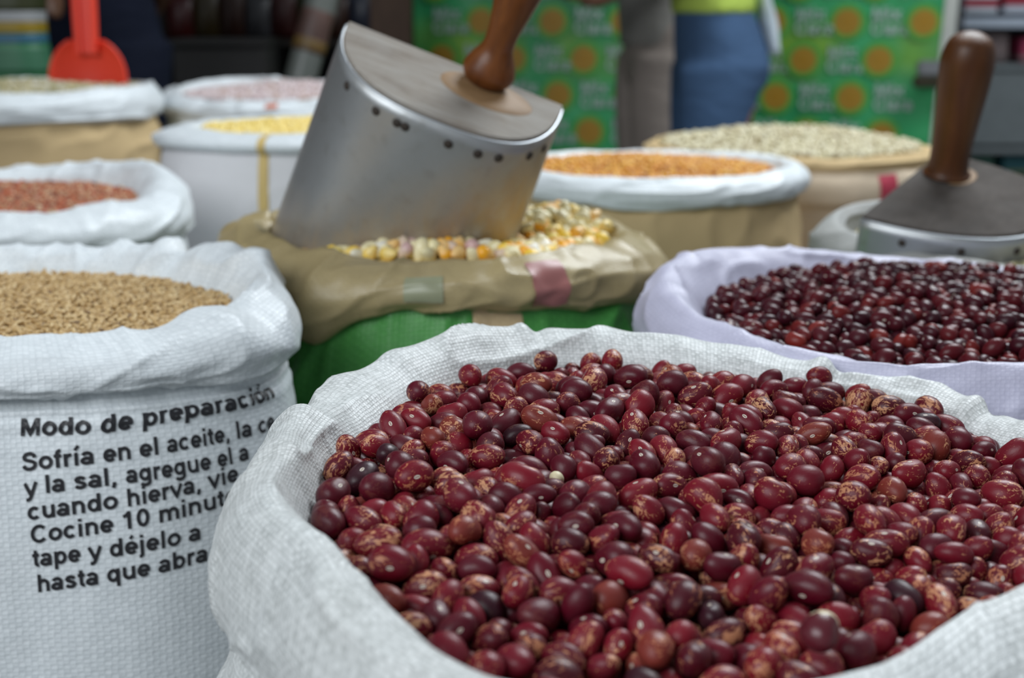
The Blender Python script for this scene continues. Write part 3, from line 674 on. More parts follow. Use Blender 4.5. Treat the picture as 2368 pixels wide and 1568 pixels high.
492,6911,697,74,-36,32,-47,106,2035,5712,504,67,-49,-32,-45,98,-342,7050,677,14,11,39,90,103,-264,7241,626,33,75,-56,-9,116,1148,5694,546,80,-27,-27,46,109,-450,5166,632,21,-7,-90,37,94,
676,6567,667,34,-89,31,1,95,752,6642,652,27,-26,-71,60,111,1764,7139,620,6,39,70,60,111,-669,5196,481,33,-74,14,-57,94,1564,5260,439,86,32,-22,33,119,1279,6272,588,61,-24,37,66,111,
2010,5822,485,44,64,-62,12,96,-602,6314,650,6,23,94,23,119,-262,5789,649,75,50,30,31,103,1017,6764,659,8,-54,52,-66,94,1720,7311,606,34,-81,20,-43,106,169,4613,459,47,85,7,-24,94,
875,6353,663,6,-95,-25,14,86,885,7225,686,49,-13,-20,84,120,1747,6793,590,13,16,96,21,102,1364,6397,559,23,-20,90,-30,120,663,5148,549,63,-2,73,27,98,491,5355,582,54,-3,16,82,93,
974,6465,640,61,13,73,-27,96,183,4808,475,4,23,14,96,113,1315,5981,535,39,91,-9,7,96,390,5327,625,92,-38,-3,-10,100,2107,6551,552,80,1,-31,-50,116,548,5069,560,42,-5,4,-90,106,
805,7416,685,27,-57,-73,27,104,1552,6912,604,14,8,94,30,91,770,6142,628,11,-77,63,1,108,877,7583,647,96,11,-16,22,105,1692,6141,499,72,1,-1,69,109,1209,4532,397,33,-38,-17,-85,108,
-4,5751,678,23,-18,96,0,109,498,6778,703,5,-18,83,-52,101,799,4737,486,37,15,-7,92,95,571,4648,485,51,-85,11,4,85,1077,4473,423,89,-15,-33,27,120,719,5054,526,33,-30,21,-87,102,
959,6880,620,97,21,7,-12,120,1830,6328,515,12,76,-61,21,106,192,5260,603,45,-37,-69,-43,104,116,5774,643,1,-55,82,-14,107,284,7044,714,96,25,-10,-3,107,780,7708,628,30,73,-39,48,97,
90,5321,582,5,-75,-51,42,117,1067,5799,577,88,15,-27,-35,117,-43,5297,624,21,16,67,69,101,943,5763,575,42,-63,-63,18,111,1237,6389,593,4,-56,-36,74,112,1702,6932,574,52,53,66,-12,89,
737,6764,645,69,-50,-44,-28,93,961,6150,612,1,38,90,20,87,979,6349,615,14,39,-46,-78,111,421,6125,647,43,-64,39,-50,94,-261,5477,644,28,2,-60,-75,84,-427,5569,610,36,77,-29,44,97,
1074,6668,680,15,-26,-95,3,95,291,4447,438,14,15,91,35,103,257,4951,558,59,-75,19,-23,82,1211,4927,451,2,-92,33,21,90,1232,6767,590,55,-1,-13,-82,114,185,4512,478,25,81,2,-53,98,
2129,6232,522,96,19,-18,0,104,404,7464,681,93,7,-3,36,101,-423,4928,594,57,-55,-40,47,112,403,5561,566,55,-77,-31,-2,95,286,6263,613,20,83,38,-36,98,319,7698,627,29,41,-79,34,92,
1756,5105,425,12,-59,-35,72,92,651,7403,674,68,-61,-24,35,102,516,4788,441,43,16,-24,-85,100,399,5111,571,17,28,93,15,120,390,6964,641,28,-21,-91,23,120,1963,6425,541,78,51,-31,-21,93,
366,4878,539,81,30,-15,-48,110,1768,5342,415,40,25,-23,-85,105,445,5726,575,93,-11,-19,30,108,1112,5317,510,48,7,-24,84,110,-203,4342,562,29,-14,-95,2,98,166,5405,579,37,70,45,-41,82,
179,6974,654,8,-29,18,94,103,496,4411,478,53,27,30,74,94,555,4555,514,23,-27,-93,-13,92,1166,6588,633,48,-14,-24,83,92,1387,6529,570,10,-9,-43,89,120,-589,6484,610,60,0,-51,61,120,
-68,6677,641,83,-7,44,-33,95,1259,4645,409,83,56,1,-6,119,806,6847,625,57,-7,-21,79,106,-98,6289,666,73,12,-1,-68,113,319,7309,674,24,55,-21,-77,90,736,5653,613,99,8,10,-9,120,
907,4839,533,40,12,21,-88,120,788,6501,636,16,-59,-70,38,103,-150,4415,477,38,77,-45,25,98,143,5010,574,25,-37,-35,83,96,1404,4831,406,21,96,6,-14,120,1362,5627,486,9,-63,-75,19,101,
321,6528,650,70,-66,20,-16,113,978,4455,477,2,-76,63,-17,97,-608,6099,599,32,63,60,38,91,-184,6092,647,25,70,-65,13,84,-116,7397,633,30,-47,83,3,112,1521,5972,514,59,-39,-61,36,93,
237,7465,663,12,44,-41,-79,78,1618,6989,579,49,-63,-8,-60,98,-153,4526,464,34,10,-15,92,92,765,4914,424,15,-90,39,13,96,1145,4829,458,68,22,-18,-68,100,1513,6610,564,19,97,13,10,120,
-587,5210,579,15,12,81,-55,104,-540,6013,590,23,-63,55,-51,91,-452,6819,646,90,1,31,30,111,585,5446,533,94,-1,18,30,98,1584,6139,518,44,20,84,26,94,1367,7200,589,25,-19,-21,93,102,
1902,5856,465,74,-11,-65,10,116,188,6538,672,61,68,-37,-14,97,342,6208,676,16,-15,89,-39,78,871,5385,563,31,15,-75,56,106,1074,5931,569,13,55,73,37,93,1289,6650,580,44,44,51,60,93,
1825,5950,484,38,-1,65,-66,120,-674,5986,626,82,-55,-13,-5,107,309,7532,647,43,-55,62,-36,84,455,7056,656,22,-5,-97,2,88,762,5989,620,90,-7,-42,7,115,995,6657,629,82,-6,36,43,83,
1370,5812,501,76,-47,-23,38,89,745,7602,587,15,18,40,-89,115,1129,6101,573,3,-51,86,0,102,-571,5603,581,20,-94,-29,6,117,-445,5756,616,71,-44,-12,54,95,1208,5947,547,7,50,79,35,97,
1668,5187,402,65,-59,26,41,108,229,6350,611,55,17,35,-74,92,86,7253,642,16,-89,19,39,116,1382,6110,524,17,-61,77,-11,113,1272,4987,491,8,12,71,69,78,1943,6987,574,15,26,95,-3,107,
339,4512,493,38,-9,-67,64,78,1547,4615,335,35,-30,-14,87,107,1546,4859,362,28,40,70,52,120,-58,5936,595,34,59,-61,40,100,-36,6354,593,16,10,38,-91,103,-144,7248,628,43,-44,44,-65,103,
441,4971,543,27,-71,63,-16,100,1463,5166,437,9,23,91,-33,113,-707,5502,517,73,-12,-66,-14,89,35,6010,625,12,2,30,-94,103,1503,5365,458,87,45,16,-12,98,1616,5984,504,56,-38,-21,70,96,
1658,6687,568,12,32,-12,-93,120,1999,5601,474,41,83,21,31,104,702,4797,433,56,-48,-33,59,117,533,6134,596,55,-83,-3,-5,110,44,6256,610,6,90,-2,42,106,1020,4726,435,74,-39,53,-13,105,
1410,7310,555,27,-96,-9,-3,120,1712,5995,467,26,-64,-64,32,99,-663,6239,572,69,49,-48,-23,112,204,5150,571,22,-15,28,92,108,892,5132,522,6,70,62,34,102,1052,5197,485,98,15,-2,16,120,
1330,4537,362,47,21,-53,-68,111,581,5658,570,3,88,-47,-5,91,533,6590,632,19,33,69,-62,120,1198,5084,463,68,-10,1,72,104,1098,7201,599,83,-30,33,-32,91,1471,4929,440,11,-88,-10,-44,98,
1941,6024,479,95,-10,-27,-12,103,81,5187,577,83,28,-30,37,104,-25,6557,680,12,-6,90,-42,100,1085,5074,494,24,40,11,-88,113,2114,5974,483,21,90,28,-26,102,-368,6196,598,24,-2,73,64,107,
385,4594,439,91,-29,20,19,99,-383,5075,562,93,-15,12,-30,115,-135,5165,562,32,-65,66,-20,97,218,5914,595,90,41,-2,16,114,388,5433,578,24,-21,94,14,116,480,6006,596,40,0,-20,89,117,
815,5288,541,35,-80,48,0,100,1003,7512,621,31,-37,69,-54,95,1720,6278,527,1,-89,45,-6,107,-308,5579,587,23,38,82,-37,118,-160,5530,654,1,-67,-74,0,96,-186,6406,593,6,9,32,-94,78,
528,5548,574,92,-15,21,-30,98,487,7169,637,90,-12,-26,34,105,750,7020,615,1,19,98,-7,120,734,5478,556,12,95,28,1,101,1604,6801,581,37,-80,-44,17,108,-499,5889,589,19,-15,89,39,102,
-551,6209,582,80,-25,-55,-3,92,-164,5912,604,58,-30,-37,66,104,611,5306,561,92,-10,-12,-35,106,1604,7236,560,4,56,-83,2,90,145,7367,639,17,-37,-5,91,120,773,7174,701,20,-38,-90,5,109,
1727,6602,607,45,-3,67,-60,95,-139,5593,486,60,42,39,56,105,639,5243,468,81,-52,17,-18,107,-354,5136,473,28,42,70,50,93,-399,4920,480,38,56,-51,-52,103,115,5565,578,11,11,-1,-99,119,
1428,7080,554,91,-25,8,33,120,-120,4295,467,1,-42,-82,39,113,-162,4972,496,60,57,-56,-3,112,-185,5505,556,97,-17,6,-15,105,-26,4676,466,64,-76,-4,-12,90,299,4858,457,15,-55,-81,10,93,
987,4840,451,53,-71,-40,22,93,1556,4994,397,29,-91,-26,-15,109,444,6498,607,27,-63,-72,10,103,654,5566,536,92,-27,-17,23,109,625,6035,576,95,23,4,-19,117,604,7604,626,77,55,-30,13,120,
1040,7627,585,51,-77,36,-15,110,1317,5061,444,2,25,-40,-88,105,1175,7086,616,40,19,89,12,112,1681,4987,376,10,96,-13,22,103,242,6077,620,20,20,-56,78,96,567,7093,642,52,-18,24,-80,92,
681,7109,673,89,37,-28,-2,97,664,7705,620,1,-90,44,4,98,1124,6221,563,56,-56,0,60,92,1199,7380,580,58,-23,-63,47,104,1752,4743,385,92,-12,6,36,113,2095,6682,524,51,-9,60,61,97,
2213,6797,476,23,-18,59,-75,96,614,6782,632,87,-38,17,-27,106,741,7369,607,14,-84,-20,49,103,100,4722,465,55,9,-27,79,96,-166,5101,475,96,14,6,22,101,229,5089,475,17,-79,-59,6,107,
-334,5208,562,23,-2,-16,-96,120,83,4357,450,42,20,31,83,108,57,4853,474,68,17,-9,-71,106,-98,6050,582,13,3,27,-95,120,276,4555,436,32,11,-14,93,88,703,5132,445,13,58,-79,-15,90,
754,6389,592,58,-63,34,-39,112,1567,5729,490,5,47,88,5,120,1437,6325,462,12,-85,49,11,120,-551,5729,596,61,39,-35,60,99,-368,6074,578,16,97,20,3,102,-347,5336,569,23,12,-55,-79,108,
-170,6311,581,90,-24,15,33,101,310,5236,586,2,71,-59,39,120,268,5503,566,28,5,23,93,99,193,6756,609,8,39,77,-49,102,567,5801,574,9,89,-31,-33,89,720,4349,433,32,-37,-85,22,98,
728,4660,487,28,73,-55,-29,86,823,5713,537,97,-22,6,-7,98,1027,5699,524,50,-24,11,82,102,860,6287,578,2,69,72,10,111,876,6574,610,38,-77,48,-14,116,-696,5880,556,14,55,80,22,114,
-486,5365,563,91,-40,-6,12,110,-394,5482,546,47,60,63,15,112,-491,6125,581,8,15,-59,79,101,-359,6896,582,11,28,-23,-93,99,-212,5279,582,65,-66,17,-34,111,165,6224,622,79,-1,30,54,118,
197,6861,645,88,-47,3,10,115,161,7155,619,46,27,-36,-77,101,504,6718,608,54,71,43,16,113,550,7370,619,17,-54,-82,7,110,841,4368,448,42,86,-28,-7,96,825,4958,512,30,-1,-3,95,120,
856,5590,537,12,97,8,-20,107,1015,6235,574,9,-35,-90,22,97,1082,4947,474,5,-30,94,-14,111,1252,4820,422,33,22,-61,-69,106,1449,5045,425,92,2,7,38,101,1676,4802,321,21,-20,92,-25,89,
1849,5262,367,82,26,-34,-39,117,1968,6742,514,11,-19,26,94,120,-503,5132,555,6,93,36,-3,91,-605,6364,556,88,3,18,-43,87,-148,6465,681,8,-60,79,9,107,-210,6504,598,69,65,30,11,105,
-230,6987,611,72,-41,42,-38,109,-101,7131,632,26,55,7,79,97,100,7622,614,87,-18,-2,45,109,460,7274,617,1,-24,31,-92,100,863,4472,437,7,38,51,-77,107,991,5109,533,8,-67,-71,-23,82,
1268,7515,577,32,-88,-10,33,113,1516,6992,548,58,3,-32,75,90,1795,5023,390,5,38,-44,81,82,2191,6465,503,85,5,-22,-48,116,-336,6296,648,18,-79,27,-52,110,-217,7122,621,23,-16,-95,-14,78,
1158,7284,622,22,-80,45,34,104,1118,7523,607,11,95,15,24,97,1250,6526,577,68,-20,44,-55,98,2108,6824,498,11,34,-50,-79,98,-677,5401,476,92,30,-2,-25,102,-685,5734,490,44,19,6,88,120,
-691,6042,480,35,-2,30,-89,97,-684,6167,481,4,-44,89,-15,97,-164,4169,458,45,60,-40,-53,104,-302,5000,478,14,-95,27,-8,110,340,3902,366,74,62,-1,-27,104,312,4232,420,76,62,15,12,118,
269,4695,465,25,60,-67,-35,119,435,3940,345,12,-68,-63,-37,78,454,4101,375,31,-12,41,-85,108,506,3999,347,83,-15,45,-30,92,733,4048,322,53,36,-32,-70,114,862,4160,315,84,28,0,46,119,
898,4414,338,79,-50,35,2,91,969,4041,254,95,17,2,24,103,997,4268,281,7,89,45,10,85,1149,4199,226,44,-69,-43,39,78,1177,4389,264,10,39,89,-22,86,1297,4380,254,57,-59,15,55,120,
1395,4481,232,49,6,-11,87,120,1383,4676,270,80,-26,-20,50,106,1510,4545,228,19,34,46,-80,116,1475,4645,221,15,15,24,95,78,1583,4813,244,7,-3,-98,-20,114,1607,4629,200,16,10,-50,-84,108,
1809,4932,197,58,-18,19,-78,100,1794,4772,166,14,-22,64,-72,97,1877,4854,169,67,33,-50,43,91,1946,4945,184,49,66,-11,56,113,2005,5063,177,88,12,-7,-45,113,1996,5197,204,69,-9,14,70,98,
2086,5332,207,90,-24,22,31,105,2092,5153,171,42,64,23,59,104,2219,5392,179,22,5,-14,-96,105,2290,5505,178,61,31,5,-73,92,2348,5688,215,45,42,-17,-77,112,2386,5843,228,23,57,-73,-30,112,
2410,6119,265,11,-51,-85,11,100,-141,4637,478,27,-10,-77,57,108,-186,5392,569,3,-14,-57,81,108,182,4410,442,12,58,75,-28,92,42,6805,617,2,-3,-41,91,119,444,3879,431,65,18,-68,28,107,
337,6854,630,74,-35,9,-56,101,615,4027,341,80,-6,-31,52,114,599,5110,462,33,-42,-68,50,103,846,4000,297,3,-73,-59,35,120,987,4203,371,76,-41,21,-46,115,1102,4581,383,26,-37,86,23,91,
1206,4286,251,58,70,32,-28,102,1095,4326,278,6,-76,-59,-27,98,1265,4488,261,18,3,45,-87,96,1379,6258,540,75,-19,-22,59,96,1384,4432,352,73,-39,-49,-29,108,1543,4707,239,35,-37,-44,-74,95,
1671,4738,192,27,-88,-18,35,89,1664,5091,369,6,-4,12,-99,84,1783,5676,424,91,-26,10,30,120,1916,4912,313,10,55,-36,-75,120,1964,5137,291,42,-85,-28,-12,96,1885,5392,372,83,-21,34,38,114,
1928,5735,424,45,-14,60,-65,103,1901,6231,470,37,-31,88,4,120,2004,5023,289,29,71,63,12,105,1995,5266,299,27,-21,75,-56,120,2121,5230,279,55,72,42,-7,118,2264,5564,353,23,-35,8,91,120,
2203,5974,394,35,92,5,16,93,2279,6072,383,60,78,-15,-15,120,2397,5984,248,18,27,-82,-48,105,-591,5482,494,33,2,53,78,120,-673,5600,485,3,-1,57,-82,113,-702,6093,575,19,-75,-45,44,96,
-657,6343,482,54,23,-33,-74,86,-462,5254,569,33,-9,89,-29,102,-369,5922,578,59,-24,-11,76,92,-514,6659,597,14,87,-42,-20,102,-273,5975,593,70,-31,-21,61,103,-238,6094,552,60,54,0,-59,111,
-49,4180,459,36,-11,61,70,104,45,4597,460,8,93,36,3,96,21,5820,588,50,16,20,83,105,54,6930,641,23,-18,-70,65,118,272,3932,455,34,-83,-35,28,90,207,4300,428,97,-10,5,22,102,
262,5368,577,22,79,53,21,106,231,5796,576,74,62,17,20,103,338,6388,593,8,-96,27,-5,111,534,3887,341,82,45,-21,29,106,652,4147,414,26,59,44,-63,120,506,6352,607,53,-57,11,-61,120,
443,6823,619,36,59,-36,-63,102,446,7584,619,8,35,-90,24,119,664,3913,307,43,83,34,-11,98,715,5728,478,16,94,-19,24,78,596,6239,608,64,-73,-12,-19,116,950,4052,364,11,-96,15,-21,118,
966,4494,361,36,64,-14,66,106,956,5333,488,63,-12,-5,76,95,1066,4201,263,71,-42,-50,25,96,1151,4307,364,18,72,-66,-10,94,1130,4692,420,78,-23,7,57,99,1089,6584,567,91,-25,26,-20,96,
971,7217,598,16,93,-34,6,109,985,7369,601,46,-46,46,-60,106,1233,4421,362,25,5,58,-77,112,1348,4729,370,11,-28,-92,24,107,1338,4943,417,34,16,-1,-93,112,1210,6063,511,40,77,-43,26,104,
1478,4741,341,64,-33,12,69,118,1586,6388,529,62,-35,-38,59,117,1690,5763,473,58,27,54,54,115,1704,7022,533,83,-49,-23,-12,78,1810,4821,276,22,16,-64,72,119,1807,4955,307,65,56,31,40,108,
1797,5809,449,55,-55,19,-60,103,1822,6503,475,1,7,0,-100,120,1799,6930,532,4,70,71,-6,106,1797,7200,533,6,-84,-48,-25,105,1925,7226,524,99,4,-9,-10,103,2066,5108,338,58,-42,-15,68,95,
2068,5209,401,44,80,-38,-18,106,2075,5363,383,65,25,65,-30,106,2019,5679,398,12,96,26,7,95,2049,6049,434,18,24,-64,-70,99,2112,6159,420,31,-4,-60,74,111,1925,6616,517,19,26,-7,-94,108,
2107,7029,498,80,2,-12,-59,83,2182,5343,272,92,32,15,-19,99,2240,5450,289,2,-33,25,91,120,2142,5533,353,71,24,-58,-32,112,2206,5863,371,30,9,27,-91,108,2268,6188,385,69,-70,10,-17,97,
2198,6593,474,12,-3,59,-80,100,2321,5576,258,38,-59,-58,42,89,2394,5884,336,1,66,-67,33,107,2400,6162,372,16,-47,-69,53,114,2335,6435,445,28,6,-17,-94,120,-623,5371,573,60,3,19,78,105,
-704,5761,599,18,-37,-23,88,87,-297,4889,517,82,-45,24,-26,95,-503,4990,564,31,3,-6,-95,85,-73,4075,463,47,-15,67,55,107,-254,4486,477,48,-70,33,-41,107,-188,5613,580,44,84,-2,31,97,
-269,6746,623,74,-59,32,-6,113,-242,6857,620,10,-38,24,89,103,-343,7142,612,12,85,4,51,101,19,5059,549,57,-5,-20,-79,91,-63,5558,559,18,56,-80,-13,111,-136,6181,589,28,-26,-40,83,111,
-133,6590,631,79,-41,42,19,105,9,5466,575,14,84,50,11,93,29,5678,588,8,26,-95,16,120,106,6371,621,8,-42,-90,-10,120,36,6477,618,8,51,14,-84,78,95,6705,612,38,-80,-45,-9,82,
229,7624,606,23,-62,59,-47,110,350,4011,395,82,-41,-23,-32,111,514,4170,462,5,3,100,-1,98,338,5639,576,76,36,46,28,98,354,5815,563,36,-31,-27,84,98,432,5892,592,13,-25,-54,79,112,
333,6153,601,21,62,74,17,94,223,7064,626,6,81,-44,-40,84,391,7356,615,26,35,-41,-80,100,560,4070,433,44,-48,3,76,103,527,7713,621,41,-90,14,-3,106,787,4128,402,34,-94,-7,4,95,
762,4230,451,7,45,-89,-2,104,760,7258,625,65,71,3,27,107,830,4036,412,12,-27,65,70,99,870,4242,405,3,-45,87,-20,94,867,5959,572,95,-24,-7,20,105,873,6429,594,49,-11,18,-85,93,
929,6750,595,80,9,-6,-59,109,866,7073,639,21,9,25,94,107,1054,4110,323,86,-31,-24,34,95,1047,4317,377,10,63,-55,-54,102,1135,5452,519,12,22,-80,-55,98,1122,5981,477,76,24,34,50,112,
1108,6336,574,29,-8,9,-95,117,1073,6456,579,16,90,41,-2,105,1102,6702,584,36,-91,21,6,108,1108,6830,592,15,-18,95,18,118,1005,7095,610,13,19,18,-96,110,1247,4316,368,74,-7,-66,-8,88,
1356,5371,462,5,0,-91,-42,107,1276,6142,515,89,-3,-45,-11,85,1240,7176,572,3,27,95,19,111,1438,4575,321,9,80,-1,59,104,1449,5456,456,10,7,-67,-73,88,1561,5564,468,42,-82,-35,14,103,
1429,5718,511,54,84,-9,-4,99,1521,6252,537,89,-4,39,24,120,1482,6835,569,35,-89,28,12,102,1482,7464,572,35,-91,17,-15,110,1739,4886,383,60,1,80,9,105,1718,5446,405,97,-18,-1,16,100,
1681,5541,463,2,56,-79,23,120,1717,6426,519,58,-79,-18,8,100,1638,6509,538,26,-92,26,13,94,1567,7103,554,14,84,45,25,97,1737,4733,264,74,-28,60,-9,95,1855,4837,385,75,25,-42,-44,92,
1842,5121,390,55,-38,-32,67,91,1935,5508,383,43,8,70,-56,101,1914,5610,390,67,-65,-36,2,86,1795,6663,516,10,-18,34,-92,120,1841,6769,536,17,-5,84,51,83,1801,7326,540,14,-94,25,-17,96,
2030,5076,447,29,-11,-53,79,117,1974,5307,418,40,17,84,-33,113,2008,5437,340,88,10,-14,45,97,2033,5568,355,74,-16,3,-65,101,1988,5938,433,23,95,3,22,104,1980,6125,454,9,-29,-54,79,85,
2137,6364,451,4,-5,82,57,104,1909,6871,521,51,-7,4,85,107,2168,5292,394,55,56,61,12,117,2123,5648,374,30,22,50,-79,96,2190,5759,346,38,-43,-57,-59,83,2156,6054,412,90,26,-22,25,78,
2233,6140,472,19,88,39,22,96,2173,6259,420,6,62,70,-35,98,2152,6933,453,54,42,-41,-60,102,2345,5681,335,74,-30,-21,56,113,2299,5799,321,21,20,-96,3,102,2317,5950,371,68,-55,-42,23,96,
2413,6022,356,45,60,-62,-21,106,2270,6324,418,94,30,-9,10,90,2322,6553,489,25,-42,14,86,111,-679,5665,575,11,16,31,-93,92,-463,6306,594,95,22,1,-22,112,-457,6517,594,57,-14,17,-79,120,
-366,6623,596,82,-17,-26,-49,98,-413,6980,622,5,-59,70,-40,102,-249,5696,574,78,44,-4,45,99,-211,7339,643,52,-67,-4,-53,89,-84,6934,619,15,96,25,3,101,-32,7210,611,24,-36,-52,73,104,
90,7059,659,32,-67,-67,-7,105,153,7505,614,67,-31,-33,60,101,536,3958,433,36,-84,-5,41,94,639,3919,428,49,49,70,-14,109,758,3942,384,18,6,61,-77,101,643,6485,618,92,-23,3,-31,96,
658,7304,617,59,54,-55,23,86,940,4019,482,54,-3,80,-28,101,955,4368,410,83,-2,8,56,99,872,7301,603,22,7,97,-5,79,1107,4195,398,27,-47,-41,73,109,1028,4251,453,84,-1,-3,-55,84,
1179,7602,568,22,-2,-59,78,93,1285,5278,451,30,-27,-40,-82,94,1432,5915,506,64,4,6,77,91,1330,7099,623,97,-22,-10,10,88,1279,7294,608,24,-38,69,-56,105,1491,6095,534,53,-35,46,-62,97,
1482,6373,552,10,81,47,-35,86,1896,7099,534,12,96,25,-5,111,1918,5048,350,75,-53,-33,22,106,1976,4965,431,84,-22,30,39,110,1950,5169,394,12,88,44,-11,103,1984,5417,437,11,26,91,-30,95,
2034,5501,457,44,40,-59,55,96,2058,6928,530,88,46,1,11,106,2014,7037,506,10,-59,69,-41,83,2099,5294,490,92,-3,-37,12,106,2223,5411,405,1,-21,-96,18,108,2227,5515,452,16,-90,39,-10,98,
2096,5873,425,12,-84,6,-52,117,2213,5901,480,70,-13,9,-70,106,2315,6231,466,60,-38,-25,-66,94,2228,6289,501,68,-2,-3,73,97,2284,6681,451,15,28,-35,88,82,2243,5682,396,45,74,-17,46,113,
2375,5749,461,60,26,64,-40,114,2337,5862,438,24,-12,-65,71,103,2390,6067,457,54,-84,2,8,100,2390,6282,385,16,-12,-28,-94,88,2296,6468,544,41,-66,-43,-46,78,-361,5819,625,17,-44,-86,20,80,
-380,6418,614,25,-19,87,-37,109,-421,6713,623,69,-22,-55,-41,101,128,4121,516,64,-73,23,-7,102,254,4042,472,43,-87,1,23,105,238,4157,490,4,32,95,3,96,138,6106,594,34,15,1,93,85,
455,4026,462,79,18,18,56,98,379,4097,490,15,-41,88,-18,100,641,4001,526,65,-23,-17,70,119,523,4007,540,65,-31,32,-62,108,561,7495,637,45,89,-7,-10,106,712,4037,435,30,-83,-46,-8,108,
813,4111,506,20,1,-98,-7,116,619,6995,661,56,-50,-66,3,112,911,4144,431,39,21,16,-88,93,907,7487,617,46,-68,3,-57,79,1033,4109,465,12,0,90,-42,115,1080,7419,600,36,-82,38,-23,88,
1496,7189,562,42,86,-19,21,94,1564,5108,406,94,7,-20,27,89,1627,5375,452,66,20,-36,63,103,1805,4817,468,21,17,-9,-96,97,1849,4947,405,1,-95,-32,2,93,1903,5056,479,81,22,-39,37,115,
1983,5213,473,10,-2,-78,62,82,2124,5434,488,85,-33,-5,40,120,2117,5573,465,83,-20,-35,-40,107,2135,5746,451,19,4,96,22,115,2220,6028,489,32,5,-94,7,97,2062,6437,492,10,-98,-17,-6,93,
2183,6690,474,45,-76,-45,-14,88,2340,5618,452,31,57,-76,-9,107,2259,5791,433,86,-40,31,0,97,2406,5943,451,20,53,41,71,103,2411,6185,489,35,-63,53,-44,104,2374,6319,511,76,-59,-10,-26,120,
2372,6418,556,70,-46,12,53,93,-373,5749,686,93,-24,-9,26,81]
